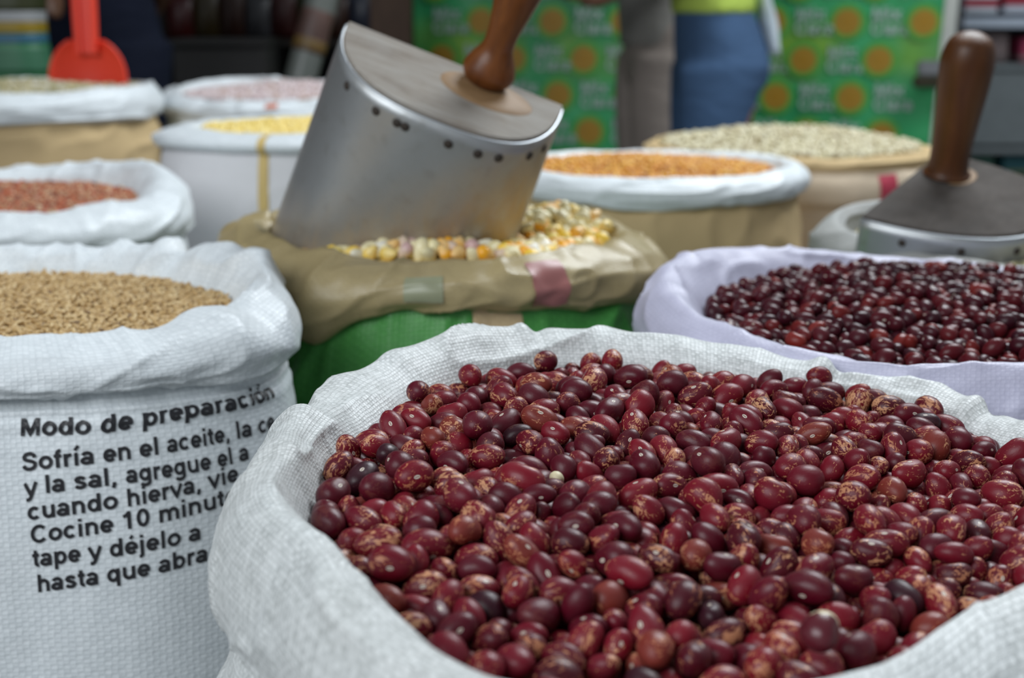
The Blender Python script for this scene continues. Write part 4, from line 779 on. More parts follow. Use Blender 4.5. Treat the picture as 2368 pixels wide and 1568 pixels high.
KIDNEY = [
2117,7920,418,10,20,97,-12,99,1883,7980,553,41,-82,40,1,96,2463,7887,512,53,79,30,3,102,1694,8093,417,45,-10,-12,88,103,2546,7882,431,36,4,92,-15,97,2000,7945,439,50,31,75,-30,96,
2407,7876,419,55,81,-17,-10,90,2720,8359,558,0,-24,33,91,105,1600,8185,474,18,78,-57,-17,106,1755,8045,549,4,17,98,12,93,2272,7893,416,8,-9,3,-99,95,1647,8259,544,34,20,64,66,103,
2220,7940,491,2,-13,98,-16,93,2063,8178,536,19,-34,90,22,106,2448,8232,560,1,-18,60,78,97,2089,8350,569,82,-44,15,-32,101,1633,8537,558,56,-75,33,-14,91,2897,8730,628,64,-72,10,-23,93,
1904,7991,413,45,-3,-11,-89,92,2339,7889,493,79,-35,-2,-50,84,2487,8028,558,17,-64,74,-11,98,1998,8561,569,37,-13,-26,88,94,1853,8041,481,8,99,5,-5,94,1787,8598,578,14,60,69,38,98,
2116,7986,489,0,-85,-49,20,94,1540,8305,490,10,91,29,-28,96,2658,7873,425,46,-53,54,45,71,1476,8396,505,44,30,-76,37,90,2561,7975,507,56,-4,80,-19,95,2525,8574,588,9,61,-78,-14,97,
2292,8008,546,67,-12,-21,71,88,2208,8885,620,2,-3,100,0,102,1366,8731,551,96,14,-18,18,92,2474,9955,639,22,-4,-20,95,95,1544,8252,407,39,5,-13,91,81,2107,8951,604,20,-17,46,-84,94,
1378,8626,494,39,-19,-38,82,90,2380,8957,597,2,-73,1,68,95,2574,9528,655,7,-65,-74,16,101,1302,8924,552,65,-33,-58,37,92,1779,8011,419,52,44,-63,37,69,1343,8762,449,50,-53,68,-6,106,
2753,8620,567,31,-47,-35,-75,92,2098,9352,647,45,0,-8,-89,99,2173,10200,639,1,-47,-87,13,106,2870,9269,631,50,-24,-51,66,99,1452,8447,413,3,47,87,14,92,1942,9496,620,54,17,-11,-82,106,
2018,9130,599,48,-83,-17,23,95,2260,8747,614,75,-13,-1,-65,85,2381,8470,561,25,-69,-65,20,86,2630,7909,507,36,-60,46,-55,78,1651,8989,603,8,-62,75,-20,93,1960,8011,502,67,35,-59,28,82,
2825,8680,578,53,63,-56,9,99,3100,9173,662,13,46,-77,42,91,1893,8411,538,77,55,18,27,100,1274,9406,540,3,61,-19,77,104,1449,8637,565,94,-5,-2,-33,87,2533,8941,610,33,84,39,20,90,
2869,8346,574,22,-95,19,-9,93,1773,8355,549,31,91,-15,-23,87,2647,9109,615,60,-9,21,-77,93,2799,8870,619,88,6,7,47,82,1578,8942,546,89,-28,24,28,94,1684,8114,506,82,6,-5,56,80,
2285,8500,558,40,-71,-25,52,82,2190,10677,607,8,-19,-13,97,90,2221,8151,521,29,19,-50,-79,82,2444,9481,622,6,95,-31,-5,89,1274,9273,506,41,-49,76,-12,98,1956,10072,604,51,23,-23,-80,106,
3001,9547,658,96,6,-4,-28,102,2039,8797,557,48,-85,22,9,93,2337,9305,633,23,96,14,9,80,2686,9536,646,55,-46,53,-46,102,1652,9479,584,19,-16,-31,92,96,1631,9745,589,63,-42,-31,58,90,
2751,7978,462,58,-34,-16,-72,88,1413,8535,553,4,-57,74,-35,77,2042,8050,488,24,52,-28,-77,88,2438,8653,582,51,68,-50,-15,80,2965,9379,647,48,-41,-62,48,86,2933,10134,640,6,-93,34,-10,91,
1417,9777,562,7,91,40,-2,98,2171,8780,566,45,-22,-61,62,94,1893,9268,593,9,-58,72,-37,89,2127,8611,571,2,-89,45,-3,86,2313,9504,635,51,-81,23,-16,102,2301,9824,621,33,11,-15,-93,104,
2801,9062,618,7,63,-77,-6,96,1396,8559,414,44,75,-31,-37,78,1505,8346,414,7,22,-45,86,80,1294,8938,458,58,-24,-29,72,78,1781,9079,564,72,69,0,-3,97,2569,9267,608,9,-59,80,10,99,
1411,9935,584,27,96,-2,13,83,2620,8549,581,32,60,-55,-50,88,2715,10542,620,18,-96,19,-5,99,1531,8458,538,55,-1,-44,71,75,1455,9402,556,14,-3,64,-75,81,1762,9968,600,7,-11,-4,-99,90,
1876,8727,571,5,41,81,-43,87,1622,10342,563,85,-13,20,-47,90,1828,9656,606,72,-30,20,-59,86,2665,8702,610,38,-15,1,-91,80,2631,8854,594,5,89,-40,20,92,2681,9265,627,6,-80,55,-25,93,
1552,9032,571,45,-89,-6,-6,84,1638,9355,564,12,-87,-46,16,96,2716,8099,507,73,58,-35,5,82,2989,10635,586,74,14,-66,2,97,3118,9402,623,34,-10,-75,-55,95,1900,8993,579,9,-8,-42,90,88,
2262,9400,626,18,48,81,29,96,2603,8373,556,64,-65,12,39,70,2679,10232,623,5,85,-52,-2,86,2396,8071,506,20,98,4,4,90,3559,10699,591,36,34,-67,-54,106,1553,8716,536,50,60,34,-53,81,
1891,8185,548,59,-69,23,-34,85,2360,10723,584,11,-39,83,38,98,2610,9892,625,1,4,4,100,89,2761,7890,421,27,95,-18,0,96,2051,9774,614,5,99,-2,9,85,2606,10460,623,4,25,96,-11,83,
3096,9674,663,14,-67,-63,36,92,2931,9811,621,83,27,-11,-47,95,1449,8882,561,87,-42,14,-22,83,1355,9515,537,46,78,43,-3,86,1548,9799,562,33,2,-38,-86,90,1650,9868,587,3,9,21,-97,95,
1307,9162,507,66,-70,-6,27,93,1958,10751,562,2,7,95,-31,83,2360,8303,513,84,-10,33,43,88,2439,9033,607,4,-27,-21,94,78,2653,8029,504,86,-11,-19,-46,97,1690,8605,572,40,-74,54,-9,77,
1712,8869,567,49,-34,-30,74,86,3035,9106,608,54,-14,4,83,105,2450,8338,558,3,-7,-1,100,88,2319,9137,602,29,-23,-33,87,82,2956,10847,572,11,-76,61,17,92,1292,9595,540,46,-67,-17,-56,102,
1778,9505,565,24,-53,-78,23,83,1969,9854,610,11,-50,85,-15,95,2257,8599,531,56,68,24,41,96,2296,10026,617,19,-79,45,-37,86,2843,10900,590,1,17,-98,10,99,3111,10151,643,60,78,10,-14,81,
3057,10766,604,89,-13,-2,-44,101,1458,9502,558,11,-73,-52,-43,98,1290,9062,426,52,-41,62,-43,100,2129,9273,597,56,16,-26,-77,80,2244,8268,508,45,71,-52,-14,91,2206,9256,626,29,42,-50,-70,75,
2367,8758,547,68,-7,-14,71,97,3281,9715,603,16,8,62,-77,87,1719,10249,576,49,-80,23,-26,93,1921,8810,581,39,20,83,-35,84,2474,9218,609,28,55,49,62,88,2531,11041,547,38,-31,-70,52,105,
2773,9284,600,54,51,-44,-50,99,3185,10827,598,26,-92,28,-2,98,3406,10292,606,41,91,-3,4,88,1846,8653,521,23,-41,-61,64,96,2224,8056,488,8,-42,89,-15,91,1862,10706,559,54,46,-69,-15,82,
2269,8369,501,32,5,-49,81,90,2193,10027,602,22,75,53,35,89,3129,10607,599,14,0,-96,23,84,2010,8384,500,80,4,30,-52,91,1464,8521,485,21,61,77,-4,96,2336,10175,627,17,7,0,98,81,
2366,8626,539,77,-6,43,46,96,2867,10526,576,6,29,92,-26,96,2126,10487,552,61,23,-75,8,80,2410,7971,503,14,26,-95,-12,86,2566,10902,577,17,36,-68,-61,84,2953,8564,571,88,-47,-6,-1,106,
1809,8826,565,96,-3,-27,10,87,1270,9194,418,63,48,-45,-41,83,1395,9258,510,27,11,36,89,101,2539,8439,539,86,-25,-25,36,106,2667,11012,548,35,-73,41,42,98,1815,9181,578,24,58,-77,11,91,
2073,9491,611,14,27,91,-29,99,2706,9010,587,89,-29,-3,-35,84,1724,9685,575,74,-65,-12,12,79,2189,9849,592,46,-82,-27,20,89,2079,10976,555,8,-24,76,-60,84,2510,9758,602,33,-39,-27,-81,81,
2665,8452,547,86,2,48,17,89,2700,9384,622,11,10,0,99,88,2604,11113,579,11,-92,30,-22,96,2814,9450,610,70,-32,16,-62,88,2799,9911,639,17,-46,75,-44,91,2967,9003,617,71,-9,19,-67,81,
1947,8670,521,57,4,58,-58,85,2194,7989,413,93,14,-1,-33,86,2935,9115,586,67,-10,58,-44,79,1511,9208,537,24,-77,51,-31,87,2063,9028,547,34,5,-44,83,101,2165,9127,593,61,12,-14,-77,104,
2109,10641,544,6,79,28,-54,99,2566,8302,519,4,17,98,-9,95,2795,9794,611,17,-46,71,51,98,2005,10624,556,37,-25,-26,-86,88,2575,8090,532,83,-19,-37,37,81,2880,8215,535,13,58,54,59,105,
2859,9720,600,17,-14,96,-18,83,3209,10690,577,24,-1,74,-63,93,3401,10079,586,79,-59,2,-16,88,3435,10769,581,75,-45,15,-46,77,2642,7966,424,7,7,-95,-29,99,1266,9341,425,58,-34,-56,48,94,
1562,9521,511,62,72,22,20,99,2439,10123,608,61,-9,19,-77,96,2928,8683,546,90,-8,-30,-30,96,1919,10341,543,64,-73,-23,-2,96,2406,11143,531,78,-24,-55,-16,101,2782,8250,507,35,-92,7,14,70,
3006,8748,577,56,1,-17,81,93,1947,9728,586,63,-73,-26,-8,80,1846,10037,580,53,-72,45,-8,82,2244,9626,606,1,8,-98,20,76,3136,9816,661,5,-56,-81,17,99,3194,10254,620,67,-53,-29,43,106,
3307,10018,583,26,-36,8,-89,86,1508,9887,564,6,-14,98,15,86,1331,8868,410,50,-1,-12,-86,81,2137,8244,483,33,24,-15,-90,93,2414,8876,530,73,-49,-15,-46,101,2450,7962,417,6,30,95,-10,91,
2591,8740,564,36,-90,-22,8,95,2846,8114,504,32,-3,-48,81,84,2798,10347,573,12,-3,-68,72,96,2983,8881,603,74,-49,4,-46,99,1626,8368,507,37,-89,26,-1,87,2203,8468,518,17,45,-87,-8,91,
2783,11265,520,51,-82,-17,-21,92,3045,9240,603,48,-6,-40,-78,92,3339,11005,557,46,-49,74,-4,100,1727,8295,503,71,63,-30,-3,84,1805,8959,540,78,-35,24,-45,104,1803,10300,567,44,-40,-33,73,94,
2404,8161,505,64,-61,22,41,78,2482,10360,601,48,-48,62,-40,86,2552,10635,586,1,39,-92,0,97,2704,9840,622,30,24,-89,-24,88,3107,10071,614,11,15,-87,45,90,3360,10473,585,10,99,7,-8,75,
1783,8180,412,10,96,27,-4,87,2333,7986,453,19,-78,47,35,87,2738,8181,496,84,-47,24,9,82,1911,9606,553,27,-69,66,-10,106,2270,8726,525,48,8,65,59,91,2472,8749,560,26,48,-68,49,91,
2621,10332,580,37,-64,15,-66,86,2802,8345,502,1,81,-59,7,81,2835,10131,593,31,31,-43,79,91,3107,11132,549,4,-40,-83,38,85,3476,10862,582,9,-9,97,-19,85,2043,9380,572,79,27,22,-50,92,
2833,11090,559,4,98,13,-13,90,3129,10424,598,41,-4,13,-90,78,3030,9763,637,9,-47,88,1,86,3274,10578,599,59,22,-13,-76,91,3359,10718,581,37,53,-76,8,91,1486,9314,507,24,-68,36,59,89,
1518,10215,539,2,-79,-49,-37,73,2311,8446,494,12,-2,61,78,82,2735,9183,570,42,79,-41,17,81,2951,10045,585,5,-19,95,-26,104,3170,9636,605,44,50,70,24,97,1657,8217,403,54,3,-13,83,71,
1643,10230,519,6,77,45,-45,85,2522,9400,602,44,-78,-36,27,88,2630,8965,565,27,22,26,90,85,2907,9501,604,60,22,23,74,106,3046,9983,605,39,26,-89,0,93,3382,10187,582,58,-53,51,-36,81,
3387,9977,593,74,-5,-12,67,78,1805,8120,510,64,72,2,26,82,1728,8521,513,33,19,90,22,93,1743,9240,558,23,-85,-31,36,84,1888,9378,580,6,2,18,-98,86,2004,10461,561,99,-13,-1,6,91,
2123,8117,482,75,-32,-25,52,82,2030,9262,587,2,30,-33,90,78,2933,8430,596,76,-54,7,-36,87,3542,10385,582,82,-57,-11,-5,79,1451,9054,536,19,-3,-90,-39,81,1702,8708,552,73,38,5,56,93,
1567,9626,503,84,-31,-41,-16,92,1952,8232,502,30,26,91,11,89,2079,8015,408,9,29,-88,-37,74,2311,10445,552,62,36,3,-70,106,2462,8527,524,72,-9,8,-68,93,2562,9136,563,74,-37,14,-55,95,
2939,9640,604,12,74,-61,-26,94,1541,10391,516,32,-49,60,-54,96,1691,8998,514,69,-15,-4,71,102,1769,9366,553,30,-2,3,-95,84,1852,9839,569,53,-67,-35,40,102,2763,9558,599,1,90,8,43,84,
2889,8978,578,32,36,23,85,92,3012,9447,615,43,16,82,36,80,1891,8890,575,11,-11,-97,-16,69,1750,10501,567,11,-47,-87,4,71,2015,9619,588,71,-57,19,-35,87,2208,9735,603,63,-26,16,-71,80,
2098,10859,540,47,87,-4,16,100,2416,10465,593,4,44,-90,8,91,3160,9097,616,48,76,-44,3,105,3475,10610,560,68,13,-71,-11,78,3460,11054,541,34,29,-78,44,90,3642,10652,576,83,-39,-18,36,89,
1813,8089,411,37,-19,-21,-89,74,1524,8623,503,65,12,-41,-63,91,1638,8864,502,96,-17,20,12,96,1719,10145,567,11,3,-1,99,88,2237,10388,595,28,-36,-64,61,96,2748,9664,609,81,56,-12,-17,106,
1325,9828,531,44,50,-60,-45,99,1831,8265,494,9,-85,-27,-45,85,1999,8485,499,52,-85,-11,-5,82,2181,8665,514,29,23,36,-86,94,2466,8979,544,84,-17,-14,49,88,2620,8173,508,32,-6,-52,79,88,
2834,8489,511,4,1,-35,94,92,2883,8883,564,44,54,-56,45,78,1344,9014,517,20,-91,34,15,99,1398,9355,508,86,-39,32,3,72,1563,9729,509,13,83,-47,27,85,1962,10850,549,32,88,-33,11,97,
2249,9049,608,71,15,15,67,97,2376,10323,599,24,-1,0,97,89,2726,8730,539,46,-69,40,-39,86,2351,8539,499,29,-13,-26,91,78,1289,9574,421,45,-81,-38,-7,85,1938,10569,513,43,-14,-35,-82,91,
1976,9203,544,90,-22,38,-1,97,2142,10149,549,43,45,63,47,98,2155,8355,496,2,24,-94,-25,75,2384,9231,573,65,-19,15,-72,101,2539,8839,544,20,-32,-93,0,93,2752,8443,459,35,-48,22,-77,94,
3020,9360,575,10,-40,89,-20,84,1767,8196,508,51,-66,-54,-9,85,2051,10196,572,71,-56,3,44,81,2047,8277,502,8,51,-79,-32,85,2099,8711,538,19,48,-5,-86,82,2163,9390,573,68,-54,-50,6,82,
2063,10734,534,71,-52,-47,10,95,2309,11083,530,7,18,98,5,95,1604,9429,507,31,-25,25,-88,88,2278,8829,550,53,-83,-18,3,92,2618,9733,610,97,-21,4,10,95,3030,11274,507,18,-48,27,-82,100,
1744,8273,414,5,-6,-9,-99,90,2121,8176,413,99,-8,-9,-8,78,2832,8181,435,58,-63,46,-26,90,1457,8733,495,19,74,-63,9,100,1280,9463,416,12,90,42,-1,87,1763,9862,535,72,18,34,-58,95,
2264,9232,560,32,-32,69,-56,104,3030,10137,580,91,40,6,-12,92,3295,10132,576,62,-49,-7,61,98,1633,8746,498,47,-35,-71,37,91,1957,8870,513,33,22,89,-23,85,1869,9464,542,53,33,6,78,88,
2431,9880,578,26,72,65,2,97,2506,8157,515,79,-32,-35,39,99,2805,8952,551,77,-19,23,-57,92,2811,10221,554,20,-85,-25,-41,100,3054,8956,587,56,-22,-14,78,92,3194,9835,588,21,-8,97,-12,85,
3315,9896,574,10,-69,-71,8,94,1456,9140,494,13,28,16,94,97,1280,9514,485,7,-43,-89,14,78,1386,9440,493,97,-17,7,-17,81,1739,9771,559,0,3,96,29,88,1849,9727,535,38,-60,-49,-51,87,
2261,10150,568,22,-73,-57,32,103,2337,9047,542,33,12,-2,-94,101,2390,10551,549,62,-71,27,21,90,2540,10175,606,33,90,-24,-18,93,2729,8859,559,8,64,-67,-36,88,2619,9620,595,22,-95,18,12,102,
2865,9172,575,5,26,-96,7,84,2949,9261,571,74,16,-3,-65,91,3294,10240,579,17,-14,76,-61,85,3358,10381,557,22,-51,50,-67,89,3361,10561,552,50,-75,-43,-1,97,3774,11038,508,18,-67,-71,-11,105,
1475,9677,528,20,-76,50,-37,106,1568,8526,482,60,17,-26,-74,89,2752,10063,582,18,14,-93,30,94,2932,10440,552,53,23,80,-17,86,3344,10877,550,31,43,-1,-85,92,3651,10764,560,34,-66,65,-12,78,
1436,10177,544,9,76,56,-32,82,1690,10445,536,88,-44,4,-16,86,1323,9680,424,10,6,99,8,102,1636,8318,417,52,-77,-33,20,89,1885,8255,415,92,29,-2,-25,85,2541,8011,413,9,61,-78,-10,78,
1704,9526,509,23,-3,-9,-97,88,1923,8114,404,10,84,52,6,69,1845,9953,515,22,97,-9,-6,103,1811,10630,512,75,59,29,8,98,1993,8052,404,11,-58,-80,8,71,2174,8906,532,2,54,84,5,89,
2192,10271,559,9,-50,-85,12,89,2337,8386,428,17,-98,4,-5,85,2470,9436,540,31,18,9,93,81,2684,8053,418,4,1,55,83,75,2777,8093,433,48,-68,36,-43,97,1441,8650,424,84,34,-18,-39,104,
1695,8206,462,1,-73,64,23,69,1722,9437,516,59,80,12,4,85,1977,9999,527,39,25,-51,-72,93,2002,8212,420,5,22,-96,-14,97,2058,8628,508,23,1,-95,22,85,2184,10561,526,39,-45,-15,79,93,
2183,11031,505,37,90,21,11,95,2485,9309,565,10,96,-20,-16,84,2619,9466,579,0,69,-73,3,97,3561,10291,562,31,24,-89,-21,104,3567,11163,519,86,16,21,-45,96,1303,9703,529,52,10,69,-49,93,
1389,10011,511,45,-4,82,-35,105,1560,10281,495,91,-5,-16,37,85,1951,8114,480,93,-25,27,-6,93,1968,9440,532,73,14,16,65,92,2050,8112,420,49,-2,-51,71,84,2020,9551,529,7,13,-91,38,83,
2519,8660,522,6,18,96,22,90,2429,9585,587,24,-4,-26,93,96,2560,10419,560,2,18,-10,98,83,2492,10938,504,99,9,-5,-10,100,2710,8547,527,29,12,11,94,90,2618,9350,571,11,-12,-46,87,76,
2857,8612,519,4,-100,7,-1,75,2933,9937,572,65,62,-12,42,87,3000,10525,555,20,-26,-7,94,102,3112,9755,589,33,-15,0,93,88,2089,10018,564,0,-11,-61,-78,85,2374,9986,584,17,-57,78,-21,90,
2447,9118,557,17,92,-32,16,96,2516,9923,566,44,-25,-17,85,71,2905,8408,518,95,-26,10,-13,79,2901,10916,503,77,-24,-7,-58,91,3017,9859,593,30,25,25,89,94,2955,11115,524,1,27,39,-88,92,
3240,9411,605,47,4,45,-76,96,3152,9994,613,75,49,-30,34,79,3429,10935,537,30,-60,71,22,96,3557,10542,560,17,4,-98,-12,76,1382,9629,501,17,-62,-75,-15,91,2897,7878,413,34,6,-13,93,82,
2912,8067,426,12,98,-14,1,96,3171,7901,418,4,-54,83,13,92,3288,7892,421,6,11,-87,-47,90,3501,7984,416,13,-59,80,0,87,3748,8034,416,33,-87,-21,31,78,3667,8074,424,87,41,24,12,85,
3760,8155,419,14,-67,-73,7,91,3989,8186,414,6,9,-11,99,85,4094,8260,416,46,9,6,-88,89,4237,8389,407,82,-12,-1,-57,70,4463,8675,420,60,-12,1,-79,97,4522,8776,426,14,58,73,-32,89,
1323,9812,425,57,-25,30,-72,99,1353,9935,426,12,72,56,-39,82,2213,9320,556,36,20,-39,-82,89,2311,8155,484,77,-6,-10,63,89,2839,7982,417,2,-73,-68,11,85,3073,7889,417,17,-71,-60,32,83,
3105,8004,440,76,-32,54,-15,99,3176,8378,507,93,2,-36,7,90,3264,9615,572,25,-49,-81,18,85,3392,8441,502,38,-69,58,-22,85,3318,8890,544,3,-74,67,-8,89,3428,8061,425,67,1,-13,-73,95,
3430,9391,586,28,88,30,25,92,3603,7977,422,77,-51,4,38,86,3724,8169,509,12,98,10,9,101,3909,8125,431,38,25,58,-68,89,4291,8458,417,6,10,35,93,85,4415,8779,456,46,-56,38,57,104,
4527,10258,489,28,-54,-79,1,91,4580,8896,425,0,90,42,8,106,4670,9089,485,31,77,23,51,86,4703,9886,512,28,60,-68,31,91,1637,10385,482,98,-6,-21,-1,86,1788,9624,522,33,-66,60,-32,99,
1666,9710,498,9,-47,56,-67,93,1959,9093,526,80,-28,26,-46,91,2063,9697,559,84,50,8,-19,89,2149,8567,498,92,-14,17,31,81,2517,10726,539,77,60,2,-23,98,2941,7891,491,43,44,37,70,89,
2956,8094,513,73,44,42,32,92,2996,7983,450,27,-41,-74,-46,106,3051,8082,525,79,-1,13,60,92,2925,8302,503,26,-83,36,-35,87,3047,8853,535,79,-22,-12,56,87,3079,10677,549,7,0,15,99,86,
3118,7900,494,26,-72,61,-19,88,3221,8284,496,43,-65,-47,42,79,3163,8471,530,33,87,-36,9,80,3224,8780,555,85,5,5,52,103,3253,9152,618,65,-69,29,-13,106,3402,7937,416,1,33,93,15,89,
3368,9592,592,46,-87,18,3,89,3307,11257,499,73,-20,63,-17,89,3490,7936,499,4,-35,53,77,86,3517,8254,499,12,-4,84,54,92,3467,8525,550,35,-39,74,-41,88,3583,9506,568,14,94,28,-10,75,
3636,8095,518,83,49,-24,-10,94,3651,8411,524,75,-36,-3,-56,99,3645,9108,554,11,-98,-2,-14,87,3710,9284,555,26,66,67,22,90,3757,9407,559,81,4,-14,-57,97,3658,10394,550,5,-10,99,10,95,
3820,8086,456,62,-19,32,-69,82,3860,9149,544,8,7,-96,-25,106,3861,8126,531,37,87,-31,-15,93,4029,8234,481,5,83,-53,18,90,3987,8715,521,70,-67,6,-24,95,3998,9333,557,50,24,16,82,103,
3998,9735,552,61,10,42,66,106,4145,8368,418,41,-8,-12,90,90,4162,8544,507,72,12,8,-68,87,4059,9198,522,53,58,-15,-60,92,4126,9470,544,34,-53,78,2,98,4091,9681,518,20,46,72,-48,82,
4346,8503,509,64,7,61,-46,95,4369,8600,457,88,-8,15,-44,100,4338,8854,517,3,97,-14,20,91,4209,9032,503,12,-94,21,-24,79,4163,9182,525,69,56,-13,-44,93,4219,10260,527,65,56,45,25,86,
4444,9147,493,99,-4,-9,-2,98,4506,9735,512,75,-12,-37,53,106,4407,9899,502,1,92,-36,18,106,4687,9170,417,77,10,12,62,91,4697,9675,499,5,88,33,33,92,4601,10200,526,21,-42,-87,-14,93,
1382,8890,485,22,-11,49,-84,88,1663,8450,494,80,53,-23,-16,92,1672,9613,533,50,-47,-51,-52,89,1873,10213,543,43,51,-60,-45,98,2072,8908,525,61,2,22,76,85,1966,9318,531,13,18,94,27,89,
2175,9663,557,20,17,-76,59,82,2286,8936,548,13,-21,-95,-19,99,2352,9389,581,25,-29,90,-23,90,2592,10800,564,3,-66,75,2,85,2662,11245,537,3,-28,74,-61,79,2827,7908,498,97,-1,19,17,95,
2992,7875,412,47,-68,36,-43,71,3004,8198,506,70,-59,15,-38,90,3019,8310,495,45,41,71,-36,86,2910,8814,616,91,39,-12,-4,75,3017,10262,584,18,-91,-30,21,96,3190,7989,495,11,-32,-90,-26,82,
3121,8183,509,10,97,-23,1,90,3121,8294,515,50,-72,48,-9,93,3072,8529,541,79,-30,-3,53,104,3120,8704,538,1,7,-63,77,79,3112,8786,550,9,-31,57,-75,83,3142,8992,612,22,-35,-41,81,87,
3202,10041,579,19,30,7,-93,69,3142,10332,554,51,-21,-2,-83,96,3336,8013,490,10,-11,32,-94,95,3383,8379,575,46,81,24,29,82,3261,8624,540,66,-69,10,28,91,3306,8705,558,11,5,-96,25,80,
3374,8893,620,13,-58,-80,7,96,3405,9267,575,1,89,-43,-13,95,3329,9386,583,34,63,64,28,81,3393,9684,589,24,-4,-83,-51,87,3354,9798,587,50,-78,-22,29,80,3560,8022,485,37,-88,-18,23,77,
3474,8360,530,38,-53,-74,13,89,3547,8395,591,27,13,-3,95,97,3413,8713,570,30,19,-93,4,83,3531,9211,580,2,68,-63,38,105,3397,9482,596,50,-76,-43,0,83,3642,9590,574,86,20,-25,-39,82,
3528,10092,568,43,89,-11,9,87,3454,10437,565,79,26,-40,39,89,3370,11180,521,56,-59,38,-45,75,3654,7997,503,68,-61,20,34,91,3732,8297,508,37,-68,63,-7,96,3745,8572,507,84,7,-9,-54,84,
3659,8912,543,52,-63,-32,47,79,3606,8999,559,31,19,93,3,92,3583,9082,621,20,-19,92,29,98,3621,9330,579,16,-50,-48,70,92,3721,9660,586,70,-28,-34,56,91,3571,9848,565,17,-1,-95,-28,76,
3654,9869,592,72,25,40,51,77,3644,10220,584,89,-41,-19,9,100,3749,10520,558,13,5,-98,10,81,3581,10823,534,18,-92,33,14,73,3748,8053,510,39,-55,-23,70,89,3844,8296,493,31,10,-16,93,91,
3816,8830,564,87,-29,-5,40,96,3867,9223,615,94,-16,20,23,88,3821,9712,608,68,-7,-2,73,98,3799,9914,553,12,3,-92,36,90,3852,10464,578,97,-2,-17,-19,82,3806,10662,592,34,-94,4,-2,88,
3915,8208,490,33,-94,-8,7,86,3998,8794,573,13,99,-6,0,91,3957,8887,530,32,12,-12,93,98,3997,9106,528,7,-84,51,-14,99,3989,9199,607,9,74,-66,-12,106,3921,9667,597,94,-5,-33,12,90,
4102,9759,548,62,-59,32,41,89,3969,9914,595,93,-10,-1,34,98,4032,10451,542,46,31,-9,-83,96,3939,10556,536,24,-22,81,-48,94,4026,10791,549,74,-17,-10,-64,79,4159,8322,513,29,-24,86,-35,106,
4140,8675,506,12,-83,52,-13,89,4115,8850,518,77,-39,-23,-44,81,4061,8907,564,17,-76,49,-39,93,4115,9293,549,58,-41,-23,-66,100,4077,9383,544,22,45,56,-66,69,4117,9980,593,15,-21,-4,96,100,
4181,10145,533,89,38,-14,-22,95,4253,8513,493,58,-11,10,-80,83,4220,8825,498,80,-49,1,-35,91,4182,8925,514,40,-75,-28,44,84,4326,9474,587,7,-87,-49,9,104,4248,9609,583,86,20,7,-46,96,
4393,10306,536,44,80,-36,-17,80,4478,8704,511,11,11,-39,-90,91,4403,9023,499,58,-61,-11,52,99,4487,9075,550,4,-12,-96,-27,82,4406,9258,507,76,-28,-54,22,96,4399,9534,515,8,5,98,-16,81,
4458,9997,510,94,4,-31,-15,89,4612,8997,492,0,-33,-94,2,89,4501,9322,519,6,90,-9,42,84,1403,8818,535,88,-46,11,-7,82,1474,10283,518,69,-54,-44,20,77,1452,8967,540,78,47,-34,25,79,
1581,9091,501,94,1,16,-29,102,1577,10095,516,57,-70,-9,42,84,1656,9101,554,7,-64,-76,-3,71,1765,10050,546,37,-60,69,-18,73,1651,10046,524,37,55,3,-75,84,1910,8533,519,39,67,60,19,87,
2029,10278,571,1,-20,97,-15,77,2036,10358,541,55,24,21,-77,77,2271,10619,574,22,91,35,-4,90,2330,10876,526,24,93,16,-22,84,2412,10915,562,19,63,59,47,83,2570,11211,523,24,-33,-5,-91,80,
2886,8002,485,55,-13,-52,63,76,2841,10029,621,32,75,57,13,76,2720,10816,543,32,-37,64,-60,81,3029,7891,501,54,-49,-44,52,87,2989,8250,588,80,-36,12,-47,91,3013,8385,538,93,-26,19,18,86,
2904,10988,551,7,29,93,-20,75,3168,8089,500,15,15,-97,13,88,3266,8106,552,40,-5,-30,86,105,3112,8402,558,9,56,-39,-73,73,3217,8494,603,0,-5,-35,94,83,3151,8614,585,58,29,-68,-34,95,
3163,8825,616,73,-7,-9,68,78,3258,8884,625,73,-21,19,-62,106,3164,9303,620,25,85,46,1,84,3130,10915,554,41,87,19,-22,85,3231,7895,507,15,-27,92,21,96,3390,8092,545,61,-6,53,59,95,
3284,8292,560,80,39,16,-42,91,3382,8510,574,88,33,-34,0,69,3363,8626,576,58,-34,-37,-64,82,3332,8778,599,88,-8,-3,-47,81,3281,9035,623,86,-17,12,-47,82,3418,9153,565,11,-33,91,23,85,
3328,9204,580,65,47,-25,-54,85,3296,9512,593,24,3,77,-59,92,3490,9670,617,36,4,4,-93,79,3455,9789,590,2,-37,90,22,94,3240,10928,528,49,-81,2,-31,82,3329,11094,519,13,5,-90,-40,77,
3367,7918,504,34,-4,27,-90,95,3455,8019,510,40,-78,-26,40,86,3460,8202,569,75,0,4,66,89,3491,8641,597,2,81,-58,7,91,3561,8673,541,91,-9,-34,-22,87,3460,8818,603,53,19,-36,-74,98,
3497,8977,579,54,11,-19,-81,96,3483,9270,626,63,10,-55,-54,74,3556,9589,584,62,29,29,-66,72,3582,10006,618,32,93,-19,6,89,3532,8090,523,55,37,51,-54,73,3574,8195,570,91,-28,9,-30,88,
3641,8240,513,31,80,6,50,92,3614,8495,582,33,-91,25,-7,83,3775,8640,562,84,-41,18,-29,88,3565,8826,596,6,-39,89,-22,84,3751,8912,572,44,-31,20,82,85,3695,9360,625,21,-39,-80,40,88,
3640,9432,574,80,49,26,-23,90,3627,9696,618,8,-80,60,4,92,3696,9988,598,82,-4,-14,56,93,3661,10320,606,66,-75,6,-4,86,3767,10405,610,6,-94,32,10,101,3671,10888,543,13,-10,-98,-6,88,
